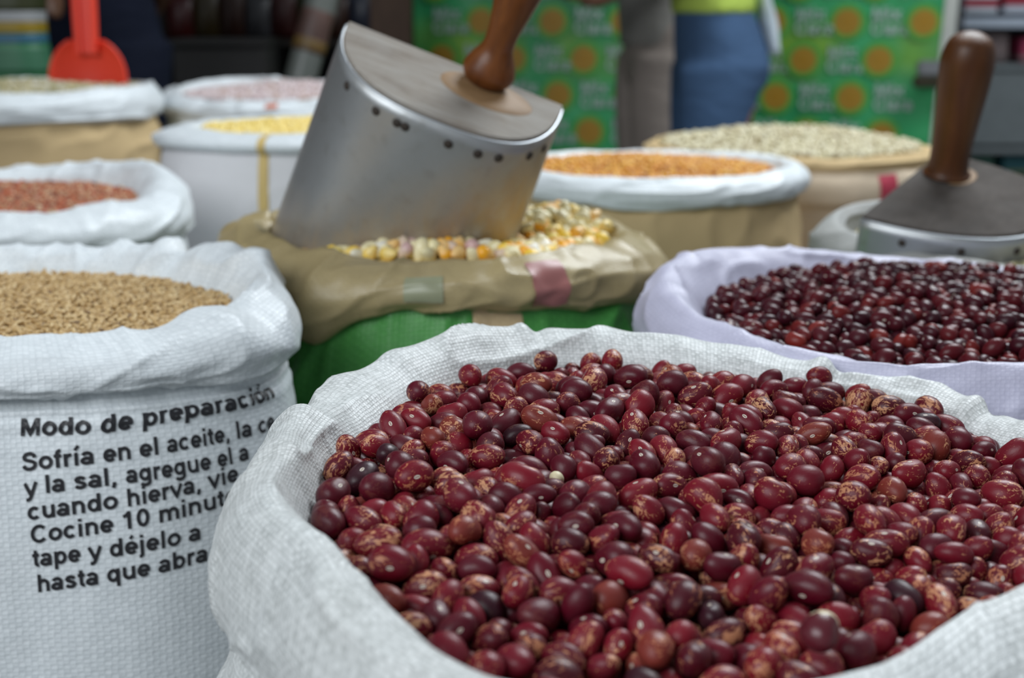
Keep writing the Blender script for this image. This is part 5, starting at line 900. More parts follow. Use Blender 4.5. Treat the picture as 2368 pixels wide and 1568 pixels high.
3804,8234,558,29,86,-13,-39,87,3835,8368,577,67,-22,-16,69,93,3832,8494,558,25,-12,-15,95,96,3715,8770,571,41,-32,42,-74,77,3868,8918,612,13,-29,-80,50,98,3899,9306,580,37,-1,-69,62,80,
3835,9459,612,23,46,-86,3,102,3867,9574,572,5,97,-15,-19,87,3847,9964,618,97,-21,8,-7,99,3860,10083,598,20,-65,72,14,97,3849,10271,592,4,-15,-56,82,97,3836,10580,562,7,8,-3,-99,77,
3759,10805,532,88,39,-3,27,78,3873,10990,563,99,8,8,-13,106,4051,8266,565,3,-16,96,-23,95,3956,8302,505,68,-42,23,55,88,3937,8384,546,3,18,83,53,82,3897,8675,568,49,-44,62,-43,97,
4058,8622,521,11,35,84,-40,85,3943,8984,589,23,5,97,-9,85,3940,9082,600,1,-97,23,-4,87,3762,9072,562,22,8,-59,77,84,3942,9474,589,63,-38,21,-64,82,3978,9560,560,43,29,30,-80,78,
3929,9782,616,49,75,40,19,94,3974,10104,579,67,-11,-3,-73,84,3894,10168,557,39,-90,6,17,79,3973,10367,560,58,-72,29,-24,88,3900,10749,556,1,-59,-81,-4,95,4273,8413,489,49,42,16,-75,74,
4053,8519,530,58,-78,-22,3,95,4223,8718,519,47,21,70,50,86,4097,9010,564,25,-17,-54,79,87,4176,9081,588,53,2,-4,85,105,4255,9244,564,37,-7,92,-7,96,4224,9494,573,84,-12,-27,45,75,
4140,9599,603,44,-63,51,-38,99,4205,9699,545,10,3,58,-81,91,4133,9843,570,89,-43,13,-5,91,4074,10113,588,39,47,-74,-26,104,4128,10306,588,15,13,-32,93,100,4179,10387,550,31,5,21,92,85,
4255,10536,528,95,-30,7,8,93,4093,10655,536,32,-67,50,45,86,4247,8551,569,16,-12,98,-4,82,4314,8622,543,74,-8,-28,60,86,4247,8897,573,36,58,-25,69,93,4305,8956,514,44,-86,26,2,88,
4261,9135,530,29,-86,-39,14,85,4215,9327,538,7,46,-44,-77,83,4169,9386,573,6,-42,64,64,80,4360,9613,543,25,34,-47,-77,88,4326,9734,536,14,2,84,53,89,4274,9960,563,48,21,-77,36,91,
4276,10076,588,54,-9,-29,79,106,4359,10161,546,67,72,-16,0,88,4306,10655,516,61,61,47,-16,84,4200,10651,538,9,-39,-87,29,86,4418,8617,557,67,10,33,-65,105,4529,8817,518,4,-20,66,-72,106,
4478,8961,576,47,19,33,80,103,4357,9164,540,71,-3,-41,-57,78,4506,9204,566,3,-25,-97,-2,102,4419,9359,532,13,55,-39,72,79,4528,9518,545,2,97,24,0,95,4463,9620,528,15,55,74,36,91,
4374,9995,550,71,-38,-19,56,89,4343,10407,568,56,-5,22,-80,91,4591,9099,530,0,-56,-80,22,89,4713,9253,486,58,12,-80,11,83,4624,9379,520,29,51,62,52,93,4604,9609,510,23,-6,-35,91,103,
4608,9728,511,32,-75,47,-33,87,4621,9918,551,52,-72,-46,-2,84,4558,10015,535,68,-34,36,-55,89,4735,9500,513,11,38,-92,5,83,1584,10000,531,29,-21,-72,60,74,1820,8542,495,21,79,52,24,80]
V3, F3 = ico(3); V2, F2 = ico(2); V1, F1 = ico(1)
rb = random.Random(5)
LOOK = {0: ('dark red bean with tan speckles heaped in the nearest sack', 'speckled beans in the nearest sack'),
        1: ('plain dark maroon bean without speckles heaped in the nearest sack', 'plain maroon beans in the nearest sack'),
        2: ('paler brownish-pink mottled bean heaped in the nearest sack', 'paler beans in the nearest sack'),
        3: ('almost black purple bean heaped in the nearest sack', 'blackish beans in the nearest sack')}
pro = {(c, k): proto('bean', bean_shape(V3, k), F3, M_bean, c) for c in range(4) for k in range(4)}
fb = unpack(FRONT, .0005)
cls_of = [rb.choices([0, 1, 2, 3], [.76, .18, .04, .02])[0] for _ in fb]
def bean_obj(name, me, it, label, group):
    o = bpy.data.objects.new(name, me); COL.objects.link(o)
    o.location = it[0]; o.rotation_mode = 'QUATERNION'; o.rotation_quaternion = it[1]; s = it[2]; o.scale = (s, s, s)
    return tag(o, label, 'bean', group)
for k in range(300):
    c = cls_of[k]; bean_obj('speckled_bean', pro[c, k % 4], fb[k], *LOOK[c])
rest = [(p, q, s, rb.random()) for (p, q, s) in fb[300:]]
o = scatter('speckled_bean_heap', bean_shape(V3, 0), F3, rest, M_bean, .01, None, (.085, .6, ZB), np.array(cls_of[300:], float))
tag(o, 'rest of the speckled dark red beans filling the nearest sack', 'beans', None, 'stuff')
prk = [proto('bean', bean_shape(V3, k), F3, M_kid, 0) for k in range(4)]
kb = unpack(KIDNEY, .006)
for k in range(300):
    bean_obj('kidney_bean', prk[k % 4], kb[k], 'glossy dark kidney bean heaped in the lilac-white sack', 'kidney beans in the lilac sack')
rest = [(p, q, s, rb.random()) for (p, q, s) in kb[300:]]
o = scatter('kidney_bean_heap', bean_shape(V2, 0), F2, rest, M_kid, .01, None, (.3, .96, ZB))
tag(o, 'rest of the dark kidney beans filling the lilac-white sack', 'beans', None, 'stuff')

def bed(s, zf, n=40, rings=14, ext=.004):
    V, Fc = [], []
    th = np.linspace(0, 2 * np.pi, n, endpoint=False); R = s['rin'](th) + ext
    for k in range(rings + 1):
        r = R * max(k / rings, .001); x = s['c'][0] + r * np.cos(th); y = s['c'][1] + r * np.sin(th)
        V.append(np.stack([x, y, zf(x, y)], 1))
    for k in range(rings):
        for i in range(n):
            a, b = k * n + i, k * n + (i + 1) % n
            Fc += [(a, b, b + n), (a, b + n, a + n)]
    return np.concatenate(V), np.array(Fc)
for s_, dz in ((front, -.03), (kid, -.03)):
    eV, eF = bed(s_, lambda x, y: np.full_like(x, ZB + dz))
    mesh_obj('bean_gap_shade_sheet', eV - np.array([s_['c'][0], s_['c'][1], 0]), eF.tolist(), M_dark, s_['root'])  # added dark sheet: the shade in the gaps between beans, as colour

def field(s, zf, spacing, jit, r, inset=.003):
    """jittered hexagonal spots inside the mouth of a sack"""
    out = []; R = float(s['rin'](np.linspace(0, 6.28, 90)).max()); m = int(R / spacing) + 2
    for j in range(-m, m + 1):
        for i in range(-m, m + 1):
            x = (i + .5 * (j & 1)) * spacing + r.uniform(-jit, jit) * spacing; y = j * spacing * .87 + r.uniform(-jit, jit) * spacing
            if math.hypot(x, y) < float(s['rin'](math.atan2(y, x))) - inset:
                X, Y = s['c'][0] + x, s['c'][1] + y
                out.append((X, Y, float(zf(np.array(X), np.array(Y)))))
    return out
def heap(s, h0, peaks=()):
    cx, cy = s['c']
    def f(x, y):
        z = h0 + 0 * x
        for (px, py, a, w) in peaks: z = z + a * np.exp(-((x - cx - px) ** 2 + (y - cy - py) ** 2) / w ** 2)
        return z
    return f

# wheat: far too many to count
r = random.Random(8)
zf = heap(wheat, ZB - .002, [(.0, .01, .006, .1)])
it = [((x, y, z + r.uniform(-.0012, .0016)), rq(r, .35), r.uniform(.8, 1.1), r.random()) for x, y, z in field(wheat, zf, .0034, .5, r)]
it += [((x, y, z + r.uniform(.0005, .0028)), rq(r, .5), r.uniform(.8, 1.1), r.random()) for x, y, z in field(wheat, zf, .0044, .5, r)]
gV = grain_shape(V1)
o = scatter('wheat_grain', gV, F1, it, M_wheat, .0105, None, (-.31, .955, ZB), extra=bed(wheat, lambda x, y: zf(x, y) - .001))
tag(o, 'golden brown husked wheat filling the printed white sack', 'grain', None, 'stuff')
# reddish grain
zf = heap(redg, ZB - .003, [(.0, .02, .006, .09)])
it = [((x, y, z + r.uniform(-.001, .002)), rq(r), r.uniform(.8, 1.2), r.random()) for x, y, z in field(redg, zf, .0044, .45, r)]
rV = V1 * np.array([.36, .28, .25])
o = scatter('red_grain', rV, F1, it, M_redg, .0115, None, (-.52, 1.51, ZB), extra=bed(redg, lambda x, y: zf(x, y) - .001))
tag(o, 'small reddish-brown grain filling the white sack behind the wheat', 'grain', None, 'stuff')
# yellow grain in the striped sack
zf = heap(stripe, .802, [(0, 0, .010, .09)])
it = [((x, y, z + r.uniform(-.001, .002)), rq(r), r.uniform(.8, 1.2), r.random()) for x, y, z in field(stripe, zf, .0055, .45, r)]
o = scatter('yellow_grain', rV, F1, it, M_yelg, .015, None, (-.259, 1.88, .804), extra=bed(stripe, lambda x, y: zf(x, y) - .001))
tag(o, 'pale yellow grain filling the white sack with the yellow stripe', 'grain', None, 'stuff')
# mixed corn in the khaki-cuffed sack: heaped to the right of the scoop
kV = kernel_shape(V2)
kpro = [proto('kernel', kV, F2, M_mix, 0, t / 7, .0140) for t in range(7)]
zf = heap(khaki, ZB + .006, [(.085, .035, .015, .052), (.02, -.10, .010, .06), (-.04, -.11, .007, .06)])
spots = field(khaki, zf, .0098, .28, r, .006)
# those in front of the scoop and to its right stand in view
seen = sorted(spots, key=lambda p: (p[1] - 1.08 if p[0] < .0 else p[1] - 1.16))
vis = [p for p in spots if (p[1] < 1.085) or (p[0] > .0)]; rest = [p for p in spots if not ((p[1] < 1.085) or (p[0] > .0))]
more = [(x + r.uniform(-.004, .004), y + r.uniform(-.004, .004), z + .006) for x, y, z in vis if (x + .055 - .085) ** 2 + (y - 1.205) ** 2 < .06 ** 2 and r.random() < .6]
vis = sorted(vis + more, key=lambda p: p[1])
for k, (x, y, z) in enumerate(vis[:270]):
    o = bpy.data.objects.new('corn_kernel', kpro[k % 7]); COL.objects.link(o)
    o.location = (x, y, z + r.uniform(-.001, .002)); o.rotation_mode = 'QUATERNION'; o.rotation_quaternion = rq(r); s = r.uniform(.85, 1.15); o.scale = (s, s, s)
    tag(o, 'large white and yellow corn kernel in the sack with the khaki cuff', 'corn kernel', 'large kernels in the khaki-cuffed sack')
it = [((x, y, z), rq(r), r.uniform(.85, 1.15), r.random()) for x, y, z in rest + vis[270:]]
o = scatter('corn_kernel_heap', kV, F2, it, M_mix, .0125, None, (-.055, 1.17, ZB), extra=bed(khaki, lambda x, y: zf(x, y) - .006))
tag(o, 'rest of the mixed white and yellow corn around the scoop', 'corn', None, 'stuff')
# small yellow corn
yV = kernel_shape(V1)
zf = heap(yel, ZB - .001, [(-.02, .02, .012, .10), (.02, -.05, .004, .05)])
it = [((x, y, z + r.uniform(-.001, .003)), rq(r), r.uniform(.85, 1.15), r.random()) for x, y, z in field(yel, zf, .0065, .35, r)]
o = scatter('yellow_corn_heap', yV, F1, it, M_corn, .0088, None, (.161, 1.765, ZB), extra=bed(yel, lambda x, y: zf(x, y) - .002))
tag(o, 'small deep yellow corn filling the brown sack with the white lining', 'corn', None, 'stuff')
zf = heap(cream, ZB - .004, [(-.06, .0, .014, .08), (.07, .02, .012, .07), (0, .06, .010, .12)])
it = [((x, y, z + r.uniform(-.001, .004)), rq(r), r.uniform(.85, 1.2), r.random()) for x, y, z in field(cream, zf, .0085, .35, r)]
o = scatter('cream_corn_heap', yV, F1, it, M_creamc, .0115, None, (.383, 2.12, ZB), extra=bed(cream, lambda x, y: zf(x, y) - .002))
tag(o, 'pale cream corn heaped in the tan sack by the banner', 'corn', None, 'stuff')
# what little shows in the two far sacks and the grey one
M_dust = kernel_mat('greenish_grain_skin', [(0, (.36, .32, .17)), (.4, (.52, .46, .28)), (.7, (.30, .28, .14)), (.85, (.62, .60, .5))], (.4, .35, .2), .2, .6)
zf = heap(leftb, .820, [(0, 0, .010, .1)])
it = [((x, y, z + r.uniform(-.001, .003)), rq(r), r.uniform(.85, 1.2), r.random()) for x, y, z in field(leftb, zf, .009, .35, r)]
o = scatter('green_grain', yV, F1, it, M_dust, .012, None, (-.79, 2.47, .82), extra=bed(leftb, lambda x, y: zf(x, y) - .002))
tag(o, 'dull greenish grain around the red plastic scoop', 'grain', None, 'stuff')
M_pk = kernel_mat('pinkish_grain_skin', [(0, (.62, .50, .50)), (.5, (.70, .62, .62)), (.8, (.5, .36, .3))], (.6, .5, .5), .2, .6)
zf = heap(pink, .800, [(0, .03, .018, .12)])
it = [((x, y, z + r.uniform(-.001, .003)), rq(r), r.uniform(.85, 1.2), r.random()) for x, y, z in field(pink, zf, .009, .35, r)]
o = scatter('pinkish_grain', yV, F1, it, M_pk, .012, None, (-.385, 2.665, .80), extra=bed(pink, lambda x, y: zf(x, y) - .002))
tag(o, 'pinkish-white grain in the rearmost white sack', 'grain', None, 'stuff')
zf = heap(greys, ZB - .026, [(0, .0, .010, .1)])
it = [((x, y, z + r.uniform(-.001, .003)), rq(r), r.uniform(.85, 1.2), r.random()) for x, y, z in field(greys, zf, .009, .35, r)]
o = scatter('brown_grain', yV, F1, it, M_dust, .012, None, (.45, 1.335, ZB), extra=bed(greys, lambda x, y: zf(x, y) - .002))
tag(o, 'brown grain under the scoop in the dusty grey sack', 'grain', None, 'stuff')

# ------------------------------------------------------------ black printing on the wheat sack
def arc(cx, cy, rx, ry, a0, a1, n=14):
    return [(cx + rx * math.cos(math.radians(a0 + (a1 - a0) * k / n)), cy + ry * math.sin(math.radians(a0 + (a1 - a0) * k / n))) for k in range(n + 1)]
def ring(cx, cy, rx, ry): return arc(cx, cy, rx, ry, 0, 360, 26)
DOT = lambda x: [(x, .605), (x, .72)]
LETTERS = {                                  # centre lines of plain bold letters: advance, strokes
    ' ': (.28, []), ',': (.28, [[(.14, .12), (.14, .02), (.09, -.11)]]),
    'a': (.56, [arc(.265, .335, .165, .125, 160, 0) + [(.43, .0)], ring(.245, .155, .165, .098)]),
    'b': (.61, [[(.13, 0), (.13, .72)], ring(.325, .26, .175, .198)]),
    'c': (.56, [arc(.285, .26, .19, .198, 42, 318, 20)]),
    'd': (.61, [[(.48, 0), (.48, .72)], ring(.285, .26, .175, .198)]),
    'e': (.56, [[(.10, .25), (.46, .25)] + arc(.28, .26, .185, .198, 0, 322, 22)]),
    'f': (.33, [[(.15, 0), (.15, .55)] + arc(.27, .55, .12, .11, 180, 80, 7), [(.02, .46), (.31, .46)]]),
    'g': (.61, [ring(.285, .27, .175, .188), [(.48, .52), (.48, -.03)] + arc(.285, -.03, .195, .115, 0, -155, 14)]),
    'h': (.61, [[(.13, 0), (.13, .72)], arc(.305, .29, .175, .170, 180, 0) + [(.48, 0)]]),
    'i': (.28, [[(.14, 0), (.14, .52)], DOT(.14)]),
    'j': (.28, [arc(.02, -.06, .12, .085, -90, 0, 8) + [(.14, .52)], DOT(.14)]),
    'l': (.28, [[(.14, 0), (.14, .72)]]),
    'm': (.89, [[(.13, 0), (.13, .52)], arc(.288, .29, .158, .170, 180, 0) + [(.446, 0)], arc(.604, .29, .158, .170, 180, 0) + [(.762, 0)]]),
    'n': (.61, [[(.13, 0), (.13, .52)], arc(.305, .29, .175, .170, 180, 0) + [(.48, 0)]]),
    'o': (.61, [ring(.305, .26, .205, .198)]),
    'p': (.61, [[(.13, -.20), (.13, .52)], ring(.325, .26, .175, .198)]),
    'q': (.61, [[(.48, -.20), (.48, .52)], ring(.285, .26, .175, .198)]),
    'r': (.39, [[(.13, 0), (.13, .52)], arc(.31, .29, .18, .165, 180, 75, 9)]),
    's': (.556, [[(.435, .375), (.39, .43), (.28, .46), (.17, .435), (.125, .38), (.16, .315), (.28, .27), (.40, .22), (.44, .15), (.39, .085), (.275, .06), (.16, .085), (.105, .145)]]),
    't': (.33, [[(.16, .66), (.16, .16)] + arc(.26, .16, .10, .10, 180, 285, 8), [(.02, .46), (.30, .46)]]),
    'u': (.61, [[(.48, 0), (.48, .52)], arc(.305, .23, .175, .170, 0, -180) + [(.13, .52)]]),
    'v': (.556, [[(.045, .52), (.278, .03), (.51, .52)]]),
    'y': (.556, [[(.045, .52), (.285, .02)], [(.515, .52), (.29, -.02), (.235, -.11), (.17, -.145), (.08, -.14)]]),
    'x': (.556, [[(.05, .52), (.50, 0)], [(.50, .52), (.05, 0)]]), 'z': (.5, [[(.05, .46), (.42, .46), (.06, .06), (.45, .06)]]),
    'C': (.72, [arc(.375, .36, .285, .30, 42, 318, 22)]),
    'M': (.83, [[(.125, 0), (.125, .72)], [(.14, .70), (.415, .08), (.69, .70)], [(.705, .72), (.705, 0)]]),
    'S': (.667, [[(.555, .50), (.52, .60), (.42, .655), (.32, .66), (.20, .63), (.135, .545), (.15, .47), (.22, .42), (.34, .385), (.46, .345), (.545, .28), (.55, .18), (.48, .095), (.36, .06), (.24, .07), (.14, .13), (.105, .22)]]),
    '0': (.556, [ring(.278, .36, .175, .30)]), '1': (.556, [[(.31, 0), (.31, .72)], [(.31, .66), (.22, .57), (.09, .52)]]),
}
for ch, base_, acc in (('é', 'e', [(.25, .62), (.36, .75)]), ('ó', 'o', [(.27, .61), (.42, .78)])):
    LETTERS[ch] = (LETTERS[base_][0], LETTERS[base_][1] + [acc])
LETTERS['í'] = (.28, [[(.14, 0), (.14, .52)], [(.10, .61), (.25, .78)]])
def stroke(pts, w):
    """flat ribbon of width w along a centre line"""
    P = [Vector(p) for p in pts]; V = []; n = len(P)
    closed = (P[0] - P[-1]).length < 1e-4
    for k in range(n):
        a = P[k - 1] if k else (P[-2] if closed else P[0]); b = P[k + 1] if k < n - 1 else (P[1] if closed else P[-1])
        d1 = (P[k] - a); d2 = (b - P[k])
        d1 = d1.normalized() if d1.length > 1e-6 else d2.normalized(); d2 = d2.normalized() if d2.length > 1e-6 else d1
        t = (d1 + d2).normalized(); nn = Vector((-t.y, t.x)); m = w / 2 / max(.6, nn.dot(Vector((-d1.y, d1.x))))
        V += [P[k] + nn * m, P[k] - nn * m]
    F_ = [(2 * k + 1, 2 * k + 3, 2 * k + 2, 2 * k) for k in range(n - 1)]
    return V, F_
def text_adv(s): return sum(LETTERS[c][0] for c in s)
def text_mesh(s, w=.125, shear=0.0):
    V, Fc = [], []; x0 = 0.0; layer = 0
    for c in s:
        adv, strokes = LETTERS[c]
        for st in strokes:
            fine = []
            for a, b in zip(st[:-1], st[1:]):
                m = max(1, int(math.hypot(b[0] - a[0], b[1] - a[1]) / .12)); fine += [(a[0] + (b[0] - a[0]) * q / m, a[1] + (b[1] - a[1]) * q / m) for q in range(m)]
            fine.append(st[-1])
            v, f = stroke(fine, w if len(st) != 2 or st[0][1] < .6 or st[0][1] == .605 else w * .85); b0 = len(V)
            V += [(p.x + x0 + shear * p.y, p.y, 0) for p in v]; Fc += [tuple(q + b0 for q in t) for t in f]
        x0 += adv
    me = bpy.data.meshes.new('lettering'); me.from_pydata(V, [], Fc); return me
def print_line(s, anchors, hgt, bold, shear=0.0):
    """anchors: (text before this place, angle in degrees, distance down the cloth)"""
    xs = [text_adv(a[0]) for a in anchors]
    me = text_mesh(s, bold, shear)
    co = np.empty(len(me.vertices) * 3, np.float32); me.vertices.foreach_get('co', co); co = co.reshape(-1, 3).astype(float)
    th = np.interp(co[:, 0], xs, [a[1] for a in anchors]); v0 = np.interp(co[:, 0], xs, [a[2] for a in anchors])
    over = co[:, 0] > xs[-1]
    g = (anchors[-1][1] - anchors[0][1]) / (xs[-1] - xs[0]); gv = (anchors[-1][2] - anchors[0][2]) / (xs[-1] - xs[0])
    th[over] = anchors[-1][1] + (co[over, 0] - xs[-1]) * g; v0[over] = anchors[-1][2] + (co[over, 0] - xs[-1]) * gv
    v = v0 - co[:, 1] * hgt
    P = wheat['body'].at(np.radians(th), v, .0007) - np.array([-.31, .955, 0])
    me.vertices.foreach_set('co', P.astype(np.float32).ravel()); me.update()
    me.name = 'lettering'
    return finish('lettering', me, M_ink, wheat['root'], smooth=False)
print_line('Modo de preparación', [('', -75.2, .0407), ('Modo ', -61.4, .0412), ('Modo de ', -54.4, .0394), ('Modo de pre', -47.2, .0378), ('Modo de preparación', -27.6, .0378)], .0144, .155, .10)
print_line('Sofría en el aceite, la ce', [('', -75.2, .0601), ('Sofría ', -61.2, .0574), ('Sofría en el ', -50.7, .0556), ('Sofría en el aceite, ', -38.2, .0548), ('Sofría en el aceite, la c', -31.0, .0556)], .0142, .140)
print_line('y la sal, agregue el a', [('', -75.0, .0742), ('y ', -71.4, .0728), ('y la sal, ', -57.8, .0701), ('y la sal, agregue el ', -38.2, .0684)], .0142, .140)
print_line('cuando hierva, vie', [('', -74.7, .0875), ('cuando ', -58.0, .0835), ('cuando hierva, ', -44.4, .0801)], .0142, .140)
print_line('Cocine 10 minuto', [('', -74.4, .1008), ('Cocine 10 ', -53.2, .0948)], .0142, .140)
print_line('tape y déjelo a', [('', -74.4, .1142), ('tape y déjelo a', -46.1, .1082)], .0142, .140)
print_line('hasta que abra', [('', -73.9, .1289), ('hasta que abra', -45.1, .1215)], .0142, .140)

# ------------------------------------------------------------ the two sheet-metal scoops
def metal_mat():
    n = N('galvanised_sheet'); tc = n.new('ShaderNodeTexCoord').outputs['Object']
    a = n.noise(tc, 14, 4, .6, .4); b = n.noise(tc, 90, 3)
    col = n.mix(a, (.46, .48, .49), (.33, .34, .345))
    col = n.mix(n.maprange(b, .55, .8, 0, .35), col, (.22, .20, .17))
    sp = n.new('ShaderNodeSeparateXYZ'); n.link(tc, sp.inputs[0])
    s1 = n.noise(n.vmath('MULTIPLY', tc, (1, 1, .45)), 26, 5, .7, .8)       # tan reflection of the corn, painted into the colour towards the mouth
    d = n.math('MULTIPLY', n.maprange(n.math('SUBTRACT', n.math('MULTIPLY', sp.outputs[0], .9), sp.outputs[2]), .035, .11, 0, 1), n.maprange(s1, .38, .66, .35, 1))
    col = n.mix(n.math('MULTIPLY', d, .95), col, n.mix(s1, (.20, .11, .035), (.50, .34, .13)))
    nm = n.bump(n.noise(tc, 22, 3), .5, .0022)
    return n.out(col, n.math('ADD', .34, n.math('MULTIPLY', a, .18)), n.math('SUBTRACT', .72, n.math('MULTIPLY', d, .6)), nm)
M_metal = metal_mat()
M_edge = plain('cut_metal_edge', (.62, .66, .70), .35, .8, 60, .1)
M_hole = plain('rusty_nail_head', (.035, .026, .02), .8)
def wood_mat(name, c1, c2, c3, sc_=(3, 3, 40), rough=.45, dust=.0, dustc=(.3, .3, .3), bump=.0004):
    n = N(name); tc = n.new('ShaderNodeTexCoord').outputs['Object']
    v = n.vmath('MULTIPLY', tc, sc_)
    a = n.noise(v, 6, 5, .6, .6); b = n.noise(v, 22, 4)
    col = n.ramp(a, [(.25, c1), (.5, c2), (.75, c3)])
    col = n.mix(n.maprange(b, .4, .7, 0, .35), col, c1)
    d = n.noise(tc, 38, 4, .65)
    if dust: col = n.mix(n.maprange(d, .30, .62, dust * .35, dust), col, dustc)
    return n.out(col, rough, 0, n.bump(n.math('ADD', a, d), .5, bump), .4)
M_handle = wood_mat('brown_turned_wood', (.06, .016, .004), (.15, .045, .009), (.23, .075, .016), (9, 9, 1.2), .35)
M_handle2 = wood_mat('dark_turned_wood', (.040, .012, .003), (.090, .030, .007), (.13, .048, .012), (9, 9, 1.2), .42)
M_lid = wood_mat('floury_grey_wood', (.12, .08, .05), (.26, .225, .185), (.36, .335, .30), (1.5, 14, 14), .85, .45, (.33, .32, .30), .0016)
M_lid2 = wood_mat('dark_dusty_wood', (.024, .018, .014), (.052, .040, .032), (.085, .068, .058), (3, 9, 9), .9, .5, (.11, .098, .09), .0025)
M_ring = wood_mat('bare_wood_ring', (.18, .10, .04), (.27, .16, .075), (.33, .21, .11), (3, 9, 9), .6)

def scoop(name, label, M, W, D, L, flare, mats, handle, hpos, nails, ring):
    m_lid, m_handle = mats
    root = empty(name); root.matrix_world = M; tag(root, label, 'scoop')
    # outline of the wooden end: straight back edge, curved front
    n = 48; arc = []
    for k in range(n + 1):
        ph = math.pi + math.pi * k / n
        e = .84 if k < n / 2 else .60
        x = math.copysign(abs(math.cos(ph)) ** e, math.cos(ph)) * W / 2; y = -abs(math.sin(ph)) ** (.95 if k < n / 2 else .84) * D
        arc.append((x, y))
    # lid: a thick board
    th = .014
    out = list(arc)
    V = [(x * .985, y * .985, .0040) for x, y in out] + [(x * .995, y * .992, .0026) for x, y in out] + [(x * .990, y * .990, -th) for x, y in out]
    m = len(out); c0 = len(V); V += [(0, -D * .35, .0042), (0, -D * .35, -th)]
    Fc = [(k, (k + 1) % m, c0) for k in range(m)] + [((k + 1) % m + 2 * m, k + 2 * m, c0 + 1) for k in range(m)] + [(k + a, k + m + a, (k + 1) % m + m + a, (k + 1) % m + a) for a in (0, m) for k in range(m)]
    lo = mesh_obj('wooden_end', V, Fc, m_lid, root, smooth=False)
    # curved sheet
    rows = 24; V = []; Fc = []; arr = []
    ex = [(-W / 2 + .003, .0015)] + arc + [(W / 2 - .003, .0015)]
    for j in range(rows + 1):
        t = j / rows; z = .0012 - t * L; k_ = 1 + flare * t
        for q, (x, y) in enumerate(ex):
            dn = .0012 * math.sin(q * .35 + t * 5) * t
            trim = max(0, t - .86) / .14
            V.append((x * k_, (y - .001) * (1 + flare * .5 * t) + dn - .01 * t * t, z + .02 * trim * (abs(x) / (W / 2)) ** 2))
    m = len(ex)
    for j in range(rows):
        for q in range(m - 1):
            a = j * m + q; Fc.append((a, a + m, a + m + 1, a + 1))
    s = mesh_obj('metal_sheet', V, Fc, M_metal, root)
    md = s.modifiers.new('thickness', 'SOLIDIFY'); md.thickness = .0012; md.offset = 1
    # rolled bright edge at the wooden end
    V = []; Fc = []; k8 = 8
    for q, (x, y) in enumerate(ex):
        for e in range(k8):
            a = 2 * math.pi * e / k8
            l = math.hypot(x, y) or 1
            V.append((x + x / l * .0010 * math.cos(a), y - .001 + y / l * .0010 * math.cos(a), .0008 + .0010 * math.sin(a)))
    for q in range(m - 1):
        for e in range(k8):
            a = q * k8 + e; b = q * k8 + (e + 1) % k8; Fc.append((a, a + k8, b + k8, b))
    mesh_obj('sheet_edge', V, Fc, M_edge, root)
    # nails through the sheet into the board
    for f in nails:
        i = int(f * n); x, y = arc[i]; x2, y2 = arc[min(i + 1, n)]; x1, y1 = arc[max(i - 1, 0)]
        tx, ty = x2 - x1, y2 - y1; l = math.hypot(tx, ty); nx, ny = ty / l, -tx / l
        if nx * x + ny * (y + D * .3) < 0: nx, ny = -nx, -ny
        V = []
        for rr, dd in ((.0034, .0018), (.0027, .0026), (.0001, .0028)):
            for e in range(10):
                a = 2 * math.pi * e / 10
                V.append((x + nx * dd + tx / l * rr * math.cos(a), y - .001 + ny * dd + ty / l * rr * math.cos(a), -.0105 + rr * math.sin(a)))
        Fc = [(q * 10 + e, q * 10 + (e + 1) % 10, (q + 1) * 10 + (e + 1) % 10, (q + 1) * 10 + e) for q in range(2) for e in range(10)]
        mesh_obj('nail', V, Fc, M_hole, root)
    rg = lathe('worn_ring', [(.001, -.0030), (ring * .97, -.0030), (ring, -.0012), (ring * .96, -.0002), (.02, .0002), (.001, .0002)], M_ring, root, 40, Matrix.Translation((hpos[0] + .004, hpos[1] - ring * .42, .0046)), .62)
    h = lathe('handle', smoothprof(handle, 48), m_handle, root, 36, Matrix.Translation((hpos[0], hpos[1], .0042)), .92)
    return root

def frame(origin, z, w):
    z = Vector(z).normalized(); w = Vector(w); w = (w - z * w.dot(z)).normalized(); y = z.cross(w)
    M = Matrix((w, y, z)).transposed().to_4x4(); M.translation = Vector(origin)
    return M
o1 = upd(1052, 158, 1.125)
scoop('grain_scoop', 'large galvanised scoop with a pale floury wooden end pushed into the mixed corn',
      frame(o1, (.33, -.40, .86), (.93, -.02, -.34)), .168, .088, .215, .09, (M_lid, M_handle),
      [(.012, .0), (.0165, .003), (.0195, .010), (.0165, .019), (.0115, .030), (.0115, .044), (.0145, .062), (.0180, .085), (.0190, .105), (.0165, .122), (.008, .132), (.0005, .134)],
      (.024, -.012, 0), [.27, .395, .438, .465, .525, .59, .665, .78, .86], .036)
w2 = Vector((.55, .80, .19)).normalized(); o2 = upd(1992, 506, 1.245) + w2 * .095
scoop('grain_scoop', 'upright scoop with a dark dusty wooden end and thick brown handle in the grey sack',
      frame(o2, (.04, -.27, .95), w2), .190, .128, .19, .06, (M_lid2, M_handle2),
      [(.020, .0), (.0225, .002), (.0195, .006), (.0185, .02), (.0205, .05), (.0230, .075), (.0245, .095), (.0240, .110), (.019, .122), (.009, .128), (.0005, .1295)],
      (.040, -.024, 0), [.10, .22, .36, .50, .64, .78], .024)

